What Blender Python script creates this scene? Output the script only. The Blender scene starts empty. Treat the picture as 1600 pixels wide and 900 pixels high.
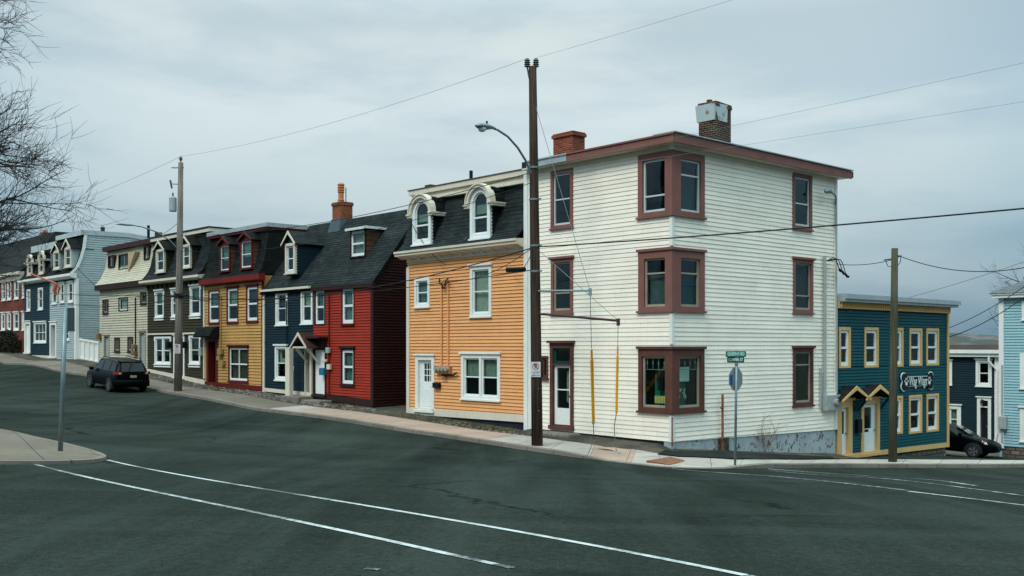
import bpy, bmesh, math, random
import numpy as np
from mathutils import Vector, Matrix, noise as mnoise
random.seed(7)
S = bpy.context.scene
COL = S.collection
# ------------------------------------------------------------------ camera
FPX, HY = 1600.0, 541.0
cam = bpy.data.cameras.new('camera'); camo = bpy.data.objects.new('camera', cam); COL.objects.link(camo)
camo.location = (0, 0, 0); camo.rotation_euler = (math.radians(90), 0, 0)
cam.lens = 36.0; cam.sensor_width = 36.0; cam.sensor_fit = 'HORIZONTAL'
cam.shift_y = (HY-450)/1600.0
cam.clip_start = 0.1; cam.clip_end = 6000
S.camera = camo
# ------------------------------------------------------------------ sky and sun
W = bpy.data.worlds.new('World'); S.world = W; W.use_nodes = True
nt = W.node_tree; nt.nodes.clear()
def N(t, ty, **k):
    n = t.nodes.new(ty)
    for a, b in k.items():
        if a in n.inputs: n.inputs[a].default_value = b
        else: setattr(n, a, b)
    return n
SUN_EL, SUN_AZ = math.radians(48), math.radians(215)   # azimuth clockwise from +Y
sky = N(nt, 'ShaderNodeTexSky'); sky.sky_type = 'NISHITA'; sky.sun_disc = False
sky.sun_elevation = SUN_EL; sky.sun_rotation = SUN_AZ; sky.air_density = 1.2; sky.dust_density = 2.0
tc = N(nt, 'ShaderNodeTexCoord'); L = nt.links.new
mp = N(nt, 'ShaderNodeMapping'); mp.inputs['Scale'].default_value = (1.0, 1.0, 4.0); mp.inputs['Location'].default_value = (2.2, 6.1, 1.3)
L(tc.outputs['Generated'], mp.inputs['Vector'])
n1 = N(nt, 'ShaderNodeTexNoise', Scale=3.4, Detail=7.0, Roughness=0.56, Distortion=0.25); L(mp.outputs[0], n1.inputs['Vector'])
n2 = N(nt, 'ShaderNodeTexNoise', Scale=1.1, Detail=2.0, Roughness=0.5); L(mp.outputs[0], n2.inputs['Vector'])
mixn = N(nt, 'ShaderNodeMath', operation='ADD'); L(n1.outputs[0], mixn.inputs[0]); L(n2.outputs[0], mixn.inputs[1])
cr = N(nt, 'ShaderNodeValToRGB'); cr.color_ramp.interpolation = 'EASE'
cr.color_ramp.elements[0].position = 0.40; cr.color_ramp.elements[0].color = (0.50, 0.635, 0.70, 1)
cr.color_ramp.elements[1].position = 0.56; cr.color_ramp.elements[1].color = (0.69, 0.795, 0.81, 1)
half = N(nt, 'ShaderNodeMath', operation='MULTIPLY'); half.inputs[1].default_value = 0.5
L(mixn.outputs[0], half.inputs[0]); L(half.outputs[0], cr.inputs[0])
sep = N(nt, 'ShaderNodeSeparateXYZ'); L(tc.outputs['Generated'], sep.inputs[0])
# overcast luminance: zenith brighter than the horizon
el = N(nt, 'ShaderNodeMapRange'); el.inputs['From Min'].default_value = 0.30; el.inputs['From Max'].default_value = 0.9
el.inputs['To Min'].default_value = 7.2; el.inputs['To Max'].default_value = 33.0
L(sep.outputs[2], el.inputs[0])
hz = N(nt, 'ShaderNodeValToRGB'); he = hz.color_ramp.elements; he[0].position = 0.0; he[0].color = (.40, .49, .57, 1); he[1].position = .22; he[1].color = (1, 1, 1, 1); e3 = he.new(.7); e3.color = (1.15, 1.0, .88, 1)
e2 = he.new(.10); e2.color = (.73, .785, .815, 1); L(sep.outputs[2], hz.inputs[0])
# the cloud is thinnest and palest straight up the street; bluer, denser cloud to both sides
dt = N(nt, 'ShaderNodeVectorMath', operation='DOT_PRODUCT'); dt.inputs[1].default_value = Vector((0.0, .96, .22)).normalized(); L(tc.outputs['Generated'], dt.inputs[0])
dr_ = N(nt, 'ShaderNodeMapRange', interpolation_type='SMOOTHSTEP'); dr_.inputs['From Min'].default_value = .82; dr_.inputs['From Max'].default_value = .965; L(dt.outputs['Value'], dr_.inputs[0])
dm = N(nt, 'ShaderNodeMix', data_type='RGBA'); dm.inputs['A'].default_value = (.54, .71, .82, 1); dm.inputs['B'].default_value = (1, 1, 1, 1); L(dr_.outputs[0], dm.inputs['Factor'])
vm = N(nt, 'ShaderNodeVectorMath', operation='SCALE'); hm = N(nt, 'ShaderNodeVectorMath', operation='MULTIPLY'); L(cr.outputs[0], hm.inputs[0]); L(hz.outputs[0], hm.inputs[1]); hm2 = N(nt, 'ShaderNodeVectorMath', operation='MULTIPLY'); L(hm.outputs[0], hm2.inputs[0]); L(dm.outputs['Result'], hm2.inputs[1]); L(hm2.outputs[0], vm.inputs[0]); L(el.outputs[0], vm.inputs['Scale'])
mx = N(nt, 'ShaderNodeMix', data_type='RGBA'); mx.inputs['Factor'].default_value = 0.94
L(sky.outputs[0], mx.inputs['A']); L(vm.outputs[0], mx.inputs['B'])
bg = N(nt, 'ShaderNodeBackground', Strength=0.12); L(mx.outputs['Result'], bg.inputs[0])
wo = N(nt, 'ShaderNodeOutputWorld'); L(bg.outputs[0], wo.inputs[0])
sl = bpy.data.lights.new('sun', 'SUN'); sl.energy = 1.5; sl.angle = math.radians(18); sl.color = (1, .95, .87)
so = bpy.data.objects.new('sun', sl); COL.objects.link(so)
sd = Vector((math.sin(SUN_AZ)*math.cos(SUN_EL), math.cos(SUN_AZ)*math.cos(SUN_EL), math.sin(SUN_EL)))
so.rotation_euler = (-sd).to_track_quat('-Z', 'Y').to_euler(); so.location = sd*60
S.view_settings.view_transform = 'Standard'; S.view_settings.look = 'None'
S.view_settings.gamma = 1; S.view_settings.exposure = 0.22; S.view_settings.use_curve_mapping = False
# ------------------------------------------------------------------ street axes
AN = math.radians(42)
D = Vector((-math.sin(AN), math.cos(AN), 0)); E_ = Vector((math.cos(AN), math.sin(AN), 0)); C0 = Vector((4.76, 30.5, 0))
Z = Vector((0, 0, 1))
def UW(u, w, z=0): return C0 + D*u + E_*w + Z*z
class Frame:
    def __init__(s, O, R, Nn): s.O, s.R, s.N = Vector(O), Vector(R).normalized(), Vector(Nn).normalized()
    def P(s, a, b, c=0): return s.O + s.R*a + Z*b + s.N*c
    def px(s, x, y, c=0):
        r = Vector(((x-800)/FPX, 1, (HY-y)/FPX)); o = s.O + s.N*c
        t = o.dot(s.N)/r.dot(s.N); p = r*t
        return (p-s.O).dot(s.R), p.z
    def rect(s, x0, x1, yt, yb, c=0):
        xm = (x0+x1)/2
        return (s.px(x0, yt, c)[0], s.px(x1, yt, c)[0], s.px(xm, yb, c)[1], s.px(xm, yt, c)[1])
FR = Frame(C0, -D, -E_)           # facades along the main street: a = -u, c = -w
SD = Frame(C0, E_, -D)            # facades along the side street: a = w, c = -u
# ------------------------------------------------------------------ terrain
def uwz(u, w, z):
    p = UW(u, w); return (p.x, p.y, z)
CP = [(0, 7, -1.6), (0, 1, -1.55), (-4, -10, -1.3), (10, 4, -1.75), (-8.15, 18.5, -2.03), (-11, 20.7, -1.9), (-10, 8, -1.5),
      uwz(0, -3, -3.16), uwz(9, -3, -2.98), uwz(20, -3, -2.72), uwz(27.6, -3, -2.36), uwz(43.6, -3, -1.6), uwz(56.4, -3, -1.25), uwz(80, -3, -.6), uwz(110, -3, 0),
      uwz(3, 0, -3.17), uwz(9, 0, -2.93), uwz(15.6, 0, -2.68), uwz(24.8, 0, -2.32), uwz(31, 0, -2.16), uwz(38.5, 0, -1.62), uwz(50, 0, -1.0), uwz(61, 0, -.66),
      uwz(20, -10, -2.45), uwz(20, -17, -2.0), uwz(50, -10, -1.3), uwz(50, -17, -1.0), uwz(5, -12, -2.5), uwz(80, -17, -.3),
      uwz(0, 0.3, -3.22), uwz(0, 4.5, -3.62), uwz(0, 9.2, -4.02), uwz(0, 13, -4.2), uwz(0, 17.8, -4.55),
      (8.0, 29.5, -3.52), (10.2, 31.8, -3.78), (12.5, 33.3, -3.92), (17, 34, -4.05), (20.5, 46, -5.0), (23, 48, -5.15), (26, 56, -5.4), (35, 50, -5.3),
      (30, 30, -4.0), (15, 20, -2.95), (8, 20, -2.6), (25, 12, -2.7), (45, 25, -4.2),
      uwz(30, 12, -2.0), uwz(10, 12, -3.0), uwz(60, 12, -.6), uwz(20, 30, -3.0), uwz(60, 30, -1), uwz(5, 20, -4.6)]
_c = np.array(CP, float); _n = len(_c)
def _k(r2): return np.where(r2 > 1e-9, 0.5*r2*np.log(np.maximum(r2, 1e-9)), 0.0)
_A = np.zeros((_n+3, _n+3)); _dx = _c[:, None, :2]-_c[None, :, :2]
_A[:_n, :_n] = _k((_dx**2).sum(-1)) + np.eye(_n)*3.0
_A[:_n, _n] = 1; _A[:_n, _n+1:] = _c[:, :2]; _A[_n, :_n] = 1; _A[_n+1:, :_n] = _c[:, :2].T
_w = np.linalg.solve(_A, np.concatenate([_c[:, 2], np.zeros(3)]))
def gz(x, y):
    k = _k((_c[:, 0]-x)**2+(_c[:, 1]-y)**2)
    z = float(k@_w[:_n]+_w[_n]+_w[_n+1]*x+_w[_n+2]*y)
    q = UW(25, -6); r = math.hypot(x-q.x, y-q.y)
    t = min(1, max(0, (r-75)/90)); t = t*t*(3-2*t)
    return max(-9, min(3, z))*(1-t) + (-9)*t
def gzu(u, w):
    p = UW(u, w); return gz(p.x, p.y)
def pxg(px, py, dz=0.0):
    rx, rz = (px-800)/FPX, (HY-py)/FPX
    lo, prev = 3.0, 3.0; t = 3.0
    while t < 150:
        if rz*t < gz(rx*t, t)+dz: break
        prev = t; t += .5
    lo, hi = prev, t
    for _ in range(30):
        m = (lo+hi)/2
        if rz*m < gz(rx*m, m)+dz: hi = m
        else: lo = m
    return Vector((rx*hi, hi, gz(rx*hi, hi)+dz))
# ------------------------------------------------------------------ materials
def srgb(r, g, b):
    f = lambda v: (v/255/12.92) if v/255 <= .04045 else ((v/255+.055)/1.055)**2.4
    return (f(r), f(g), f(b))
MATS = {}
def base_mat(name):
    m = bpy.data.materials.new(name); m.use_nodes = True; t = m.node_tree
    p = [n for n in t.nodes if n.type == 'BSDF_PRINCIPLED'][0]
    return m, t, p
def coords(t, kind='Object', scale=(1, 1, 1), rot=(0, 0, 0)):
    tcn = N(t, 'ShaderNodeTexCoord'); mpn = N(t, 'ShaderNodeMapping')
    mpn.inputs['Scale'].default_value = scale; mpn.inputs['Rotation'].default_value = rot
    t.links.new(tcn.outputs[kind], mpn.inputs[0]); return mpn.outputs[0]
def mul(t, col, fac, lo, hi):
    """scale a colour by map(fac, 0..1 -> lo..hi)"""
    mr = N(t, 'ShaderNodeMapRange'); mr.inputs['From Min'].default_value = .3; mr.inputs['From Max'].default_value = .7
    mr.inputs['To Min'].default_value = lo; mr.inputs['To Max'].default_value = hi
    t.links.new(fac, mr.inputs[0]); v = N(t, 'ShaderNodeVectorMath', operation='SCALE')
    t.links.new(col, v.inputs[0]); t.links.new(mr.outputs[0], v.inputs['Scale']); return v.outputs[0]
def mixc(t, a, b, f):
    m = N(t, 'ShaderNodeMix', data_type='RGBA')
    for s, v in (('A', a), ('B', b)):
        if isinstance(v, tuple): m.inputs[s].default_value = (*v[:3], 1)
        else: t.links.new(v, m.inputs[s])
    if isinstance(f, float): m.inputs['Factor'].default_value = f
    else: t.links.new(f, m.inputs['Factor'])
    return m.outputs['Result']
def thr(t, f, lo, hi):
    mr = N(t, 'ShaderNodeMapRange'); mr.inputs['From Min'].default_value = lo; mr.inputs['From Max'].default_value = hi
    t.links.new(f, mr.inputs[0]); return mr.outputs[0]
def noise(t, vec, scale, detail=4, rough=.55, dist=0):
    n = N(t, 'ShaderNodeTexNoise', Scale=scale, Detail=float(detail), Roughness=rough, Distortion=float(dist)); t.links.new(vec, n.inputs['Vector']); return n.outputs[0]
def bump(t, p, h, strength=.3, dist=.02):
    b = N(t, 'ShaderNodeBump', Strength=strength, Distance=dist); t.links.new(h, b.inputs['Height']); t.links.new(b.outputs[0], p.inputs['Normal'])
def paint(name, rgb, rough=.55, var=.12, dirt=.25, dirtcol=(.08, .07, .055), metal=0.0, chips=0.0, chipcol=(.1, .08, .06)):
    if name in MATS: return MATS[name]
    m, t, p = base_mat(name); c = srgb(*rgb)
    v = coords(t); col = N(t, 'ShaderNodeRGB'); col.outputs[0].default_value = (*c, 1)
    o = mul(t, col.outputs[0], noise(t, v, 1.3, 3), 1-var, 1+var)
    st = noise(t, coords(t, 'Object', (5, 5, .35)), 1.6, 5, .6)
    o = mixc(t, o, tuple(c[i]*.35+dirtcol[i]*.65 for i in range(3)), mulf(t, thr(t, st, .5, .85), dirt))
    gi = N(t, 'ShaderNodeNewGeometry'); ri = N(t, 'ShaderNodeMapRange'); ri.inputs['To Min'].default_value = .955; ri.inputs['To Max'].default_value = 1.04
    t.links.new(gi.outputs['Random Per Island'], ri.inputs[0]); sv = N(t, 'ShaderNodeVectorMath', operation='SCALE'); t.links.new(o, sv.inputs[0]); t.links.new(ri.outputs[0], sv.inputs['Scale']); o = sv.outputs[0]
    gr = noise(t, v, 24, 3); o = mul(t, o, gr, .94, 1.06)
    if chips:
        ch = thr(t, noise(t, v, 9, 6, .7), .62-chips*.2, .66-chips*.2); o = mixc(t, o, chipcol, ch)
    t.links.new(o, p.inputs['Base Color']); p.inputs['Roughness'].default_value = rough; p.inputs['Metallic'].default_value = metal
    p.inputs['Specular IOR Level'].default_value = .13
    bump(t, p, gr, .15, .01)
    MATS[name] = m; return m
def mulf(t, f, k):
    n = N(t, 'ShaderNodeMath', operation='MULTIPLY'); n.inputs[1].default_value = k; t.links.new(f, n.inputs[0]); return n.outputs[0]
def bricks(name, rgb, rgb2, mortar, bw, bh, ms=.01, rough=.85, var=.25, bmp=.5, moss=0.0):
    if name in MATS: return MATS[name]
    m, t, p = base_mat(name); v = coords(t, 'UV')
    b = N(t, 'ShaderNodeTexBrick', **{'Scale': 1.0, 'Mortar Size': ms, 'Mortar Smooth': .3, 'Bias': 0.0, 'Brick Width': bw, 'Row Height': bh})
    b.inputs['Color1'].default_value = (*srgb(*rgb), 1); b.inputs['Color2'].default_value = (*srgb(*rgb2), 1); b.inputs['Mortar'].default_value = (*srgb(*mortar), 1)
    t.links.new(v, b.inputs['Vector'])
    o = mul(t, b.outputs['Color'], noise(t, v, .8, 4), 1-var, 1+var); o = mul(t, o, noise(t, v, 14, 4), .8, 1.2)
    gi = N(t, 'ShaderNodeNewGeometry'); ri = N(t, 'ShaderNodeMapRange'); ri.inputs['To Min'].default_value = .86; ri.inputs['To Max'].default_value = 1.14
    t.links.new(gi.outputs['Random Per Island'], ri.inputs[0]); sv = N(t, 'ShaderNodeVectorMath', operation='SCALE'); t.links.new(o, sv.inputs[0]); t.links.new(ri.outputs[0], sv.inputs['Scale']); o = sv.outputs[0]
    if moss: o = mixc(t, o, (.05, .055, .035), mulf(t, thr(t, noise(t, v, 1.7, 5), .55, .7), moss))
    t.links.new(o, p.inputs['Base Color']); p.inputs['Roughness'].default_value = rough
    bump(t, p, b.outputs['Fac'], -bmp, .01); p.inputs['Specular IOR Level'].default_value = .1
    MATS[name] = m; return m
def planks(name, rgb, course=.13, rough=.6):      # siding on walls seen only from other positions
    if name in MATS: return MATS[name]
    m, t, p = base_mat(name); v = coords(t, 'UV'); s = N(t, 'ShaderNodeSeparateXYZ'); t.links.new(v, s.inputs[0])
    d = N(t, 'ShaderNodeMath', operation='DIVIDE'); d.inputs[1].default_value = course; t.links.new(s.outputs[1], d.inputs[0])
    f = N(t, 'ShaderNodeMath', operation='FRACT'); t.links.new(d.outputs[0], f.inputs[0])
    col = N(t, 'ShaderNodeRGB'); col.outputs[0].default_value = (*srgb(*rgb), 1)
    o = mul(t, col.outputs[0], noise(t, v, 1.2, 4), .85, 1.15)
    t.links.new(o, p.inputs['Base Color']); p.inputs['Roughness'].default_value = rough
    bump(t, p, f.outputs[0], -.8, .02); p.inputs['Specular IOR Level'].default_value = .13; MATS[name] = m; return m
def glass_mat():
    m, t, p = base_mat('window_glass'); t.nodes.remove(p); out = [n for n in t.nodes if n.type == 'OUTPUT_MATERIAL'][0]
    tr = N(t, 'ShaderNodeBsdfTransparent', Color=(.78, .86, .83, 1)); gl = N(t, 'ShaderNodeBsdfGlossy', Roughness=.03, Color=(.9, .95, 1, 1))
    lw = N(t, 'ShaderNodeLayerWeight', Blend=.25); mr = N(t, 'ShaderNodeMapRange'); mr.inputs['To Min'].default_value = .012; mr.inputs['To Max'].default_value = .17
    t.links.new(lw.outputs['Facing'], mr.inputs[0])
    v = coords(t); h = noise(t, v, 1.1, 1); bp = N(t, 'ShaderNodeBump', Strength=.12, Distance=.05); t.links.new(h, bp.inputs['Height']); t.links.new(bp.outputs[0], gl.inputs['Normal'])
    mxs = N(t, 'ShaderNodeMixShader'); t.links.new(mr.outputs[0], mxs.inputs[0]); t.links.new(tr.outputs[0], mxs.inputs[1]); t.links.new(gl.outputs[0], mxs.inputs[2]); t.links.new(mxs.outputs[0], out.inputs[0])
    return m
def asphalt(name, base, light=.0):
    m, t, p = base_mat(name); v = coords(t); vs = coords(t, 'Object', (1.0, .12, 1), (0, 0, -AN))
    vr = coords(t, 'Object', (.12, 1, 1), (0, 0, 0))
    col = N(t, 'ShaderNodeRGB'); col.outputs[0].default_value = (*base, 1)
    o = mul(t, col.outputs[0], noise(t, vs, .55, 5, .6, .5), .66, 1.4)
    o = mul(t, o, noise(t, vr, .5, 5, .6, .8), .86, 1.16)
    o = mul(t, o, noise(t, v, .12, 3), .85, 1.15)
    o = mul(t, o, noise(t, v, 60, 3, .7), .6, 1.45); o = mul(t, o, noise(t, v, 13, 4, .75), .72, 1.32)
    st = thr(t, noise(t, v, .45, 6, .6, 1.0), .62, .7); o = mixc(t, o, tuple(x*.55 for x in base), mulf(t, st, .5))
    vo = N(t, 'ShaderNodeTexVoronoi', Scale=.16, feature='DISTANCE_TO_EDGE'); wv = N(t, 'ShaderNodeTexNoise', Scale=.9, Detail=6.0, Roughness=.7)
    t.links.new(v, wv.inputs['Vector']); ad = N(t, 'ShaderNodeVectorMath', operation='MULTIPLY_ADD'); ad.inputs[1].default_value = (1.6, 1.6, 0); t.links.new(wv.outputs['Color'], ad.inputs[0]); t.links.new(v, ad.inputs[2]); t.links.new(ad.outputs[0], vo.inputs['Vector'])
    ck = thr(t, vo.outputs['Distance'], .0075, .002); gate = thr(t, noise(t, v, .13, 3), .47, .53); cm_ = N(t, 'ShaderNodeMath', operation='MULTIPLY'); t.links.new(ck, cm_.inputs[0]); t.links.new(gate, cm_.inputs[1])
    o = mixc(t, o, tuple(x*.35 for x in base), mulf(t, cm_.outputs[0], .8))
    wear = thr(t, noise(t, coords(t, 'Object', (.9, .05, 1), (0, 0, -AN)), 1.0, 4, .6, .3), .52, .72); o = mixc(t, o, tuple(x*1.8 for x in base), mulf(t, wear, .45))
    wear2 = thr(t, noise(t, coords(t, 'Object', (.05, .9, 1), (0, 0, .1)), 1.0, 4, .6, .3), .54, .72); o = mixc(t, o, tuple(x*1.7 for x in base), mulf(t, wear2, .4))
    gr_ = thr(t, noise(t, v, 130, 2, .6), .66, .74); o = mixc(t, o, (.13, .14, .135), mulf(t, gr_, .35))
    t.links.new(o, p.inputs['Base Color'])
    r = thr(t, noise(t, vs, .8, 3), .2, .8); rr = N(t, 'ShaderNodeMapRange'); rr.inputs['To Min'].default_value = .62; rr.inputs['To Max'].default_value = .88
    t.links.new(r, rr.inputs[0]); t.links.new(rr.outputs[0], p.inputs['Roughness']); p.inputs['Specular IOR Level'].default_value = .0
    bump(t, p, noise(t, v, 80, 3, .7), .5, .008); return m
def concrete(name, c1, c2, joint=1.5, stain=(.10, .085, .06)):
    m, t, p = base_mat(name); v = coords(t, 'UV'); ob = coords(t)
    b = N(t, 'ShaderNodeTexBrick', **{'Scale': 1.0, 'Mortar Size': .012, 'Mortar Smooth': .2, 'Brick Width': joint, 'Row Height': 40.0, 'Bias': 0.0}); b.offset = 0
    b.inputs['Color1'].default_value = (*c1, 1); b.inputs['Color2'].default_value = (*c2, 1); b.inputs['Mortar'].default_value = (.04, .04, .035, 1)
    t.links.new(v, b.inputs['Vector'])
    o = mul(t, b.outputs['Color'], noise(t, ob, .7, 5), .82, 1.15); o = mul(t, o, noise(t, ob, 22, 5, .7), .86, 1.12)
    o = mixc(t, o, stain, mulf(t, thr(t, noise(t, ob, 1.4, 6, .65), .5, .72), .55))
    t.links.new(o, p.inputs['Base Color']); p.inputs['Roughness'].default_value = .9; p.inputs['Specular IOR Level'].default_value = .1
    bump(t, p, noise(t, ob, 35, 4, .7), .4, .01); return m
def flat(name, rgb, rough=.5, metal=0.0, emit=None):
    if name in MATS: return MATS[name]
    m, t, p = base_mat(name); v = coords(t); col = N(t, 'ShaderNodeRGB'); col.outputs[0].default_value = (*srgb(*rgb), 1)
    t.links.new(mul(t, col.outputs[0], noise(t, v, 6, 4), .88, 1.12), p.inputs['Base Color'])
    p.inputs['Roughness'].default_value = rough; p.inputs['Metallic'].default_value = metal; p.inputs['Specular IOR Level'].default_value = .2
    MATS[name] = m; return m
def woodpole(name, c1, c2):
    m, t, p = base_mat(name); v = coords(t, 'Object', (14, 14, .5)); n = noise(t, v, 1.5, 6, .65)
    o = mixc(t, srgb(*c1), srgb(*c2), thr(t, n, .35, .65)); v2 = coords(t); o = mul(t, o, noise(t, v2, .6, 3), .75, 1.25)
    t.links.new(o, p.inputs['Base Color']); p.inputs['Roughness'].default_value = .9; p.inputs['Specular IOR Level'].default_value = .1; bump(t, p, n, .6, .02); return m
GLASS = glass_mat()
M_ASPH = asphalt('asphalt', (.0245, .0305, .0262))
M_LANE = asphalt('lane_asphalt', (.024, .028, .026))
M_WALK = concrete('sidewalk_concrete', (.40, .36, .315), (.45, .41, .355))
M_WALKP = concrete('pink_concrete', (.40, .285, .22), (.43, .31, .25))
M_KERB = concrete('kerb_concrete', (.19, .165, .14), (.22, .19, .165), 1.2, (.06, .05, .035))
def dirtmat():
    m, t, p = base_mat('verge_dirt'); v = coords(t)
    o = mixc(t, (.055, .055, .048), (.11, .09, .065), thr(t, noise(t, v, 1.1, 6, .65), .42, .6))
    o = mixc(t, o, (.035, .045, .022), thr(t, noise(t, v, .8, 6, .7, .6), .55, .68))
    o = mul(t, o, noise(t, v, 18, 5, .7), .6, 1.4); t.links.new(o, p.inputs['Base Color']); p.inputs['Roughness'].default_value = .95; p.inputs['Specular IOR Level'].default_value = .1
    bump(t, p, noise(t, v, 12, 6, .7), .9, .05); return m
M_DIRT = dirtmat()
def groundmat():
    m, t, p = base_mat('rough_ground'); v = coords(t)
    o = mixc(t, (.045, .05, .035), (.075, .065, .045), thr(t, noise(t, v, .08, 6, .65), .4, .6)); o = mul(t, o, noise(t, v, 2, 5), .7, 1.3)
    t.links.new(o, p.inputs['Base Color']); p.inputs['Roughness'].default_value = .95; return m
M_GROUND = groundmat()
def markmat():
    m, t, p = base_mat('road_paint'); v = coords(t)
    w = noise(t, v, 9, 6, .75); w2 = noise(t, v, .5, 3)
    ad = N(t, 'ShaderNodeMath', operation='ADD'); t.links.new(w, ad.inputs[0]); t.links.new(w2, ad.inputs[1])
    p.inputs['Base Color'].default_value = (.62, .64, .62, 1); p.inputs['Roughness'].default_value = .7
    o = mixc(t, (.46, .49, .47), (.05, .065, .06), thr(t, ad.outputs[0], .92, 1.16)); t.links.new(o, p.inputs['Base Color'])
    return m
M_MARK = markmat()
def wornmark():
    m, t, p = base_mat('worn_road_paint'); v = coords(t)
    o = mixc(t, (.035, .045, .045), (.4, .43, .42), thr(t, noise(t, v, 3.5, 6, .75), .47, .6)); t.links.new(o, p.inputs['Base Color']); p.inputs['Roughness'].default_value = .75; return m
M_WORN = wornmark()
def rustmat(name, edge=False):
    m, t, p = base_mat(name); v = coords(t)
    o = mixc(t, (.16, .058, .022), (.25, .095, .038), thr(t, noise(t, v, 4, 6, .7), .4, .62)); o = mul(t, o, noise(t, v, 30, 4), .7, 1.25)
    t.links.new(o, p.inputs['Base Color']); p.inputs['Roughness'].default_value = .9; bump(t, p, noise(t, v, 30, 4), .4, .01); return m
M_RUST = rustmat('rusty_steel')
def peeling():
    m, t, p = base_mat('peeling_blue_foundation'); v = coords(t); s = N(t, 'ShaderNodeSeparateXYZ'); t.links.new(coords(t, 'UV'), s.inputs[0])
    base = mixc(t, (.29, .345, .36), (.36, .41, .42), thr(t, noise(t, v, 1.2, 4), .4, .6))
    d = noise(t, v, 4.6, 8, .72, .4)
    low = N(t, 'ShaderNodeMapRange'); low.inputs['From Min'].default_value = 0; low.inputs['From Max'].default_value = 9; low.inputs['To Min'].default_value = -.13; low.inputs['To Max'].default_value = .02
    t.links.new(s.outputs[0], low.inputs[0]); ad = N(t, 'ShaderNodeMath', operation='ADD'); t.links.new(d, ad.inputs[0]); t.links.new(low.outputs[0], ad.inputs[1])
    o = mixc(t, base, (.07, .055, .045), thr(t, ad.outputs[0], .575, .60)); o = mixc(t, o, (.17, .15, .13), thr(t, noise(t, v, 11, 6, .7), .64, .68))
    t.links.new(o, p.inputs['Base Color']); p.inputs['Roughness'].default_value = .8; bump(t, p, d, .5, .03); return m
M_PEEL = peeling()
def shingles(name, rgb, rgb2, moss=0.0): return bricks(name, rgb, rgb2, tuple(int(x*.55) for x in rgb), .32, .14, .006, .9, .3, .5, moss)
M_SH = shingles('black_shingles', (30, 36, 37), (44, 50, 50))
M_SHD = shingles('dark_shingles', (20, 23, 23), (31, 34, 33))
M_SHB = shingles('brown_shingles', (58, 44, 40), (75, 55, 50))
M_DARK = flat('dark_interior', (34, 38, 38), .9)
M_BLACK = flat('black_rubber', (16, 17, 18), .6)
M_STEEL = flat('galvanised_steel', (120, 134, 138), .45, .6)
M_TAR = flat('roof_tar', (40, 42, 42), .9)
M_STONE = bricks('rubble_stone', (118, 110, 98), (84, 78, 70), (58, 54, 48), .42, .2, .03, .9, .35, .7, .3)
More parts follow.
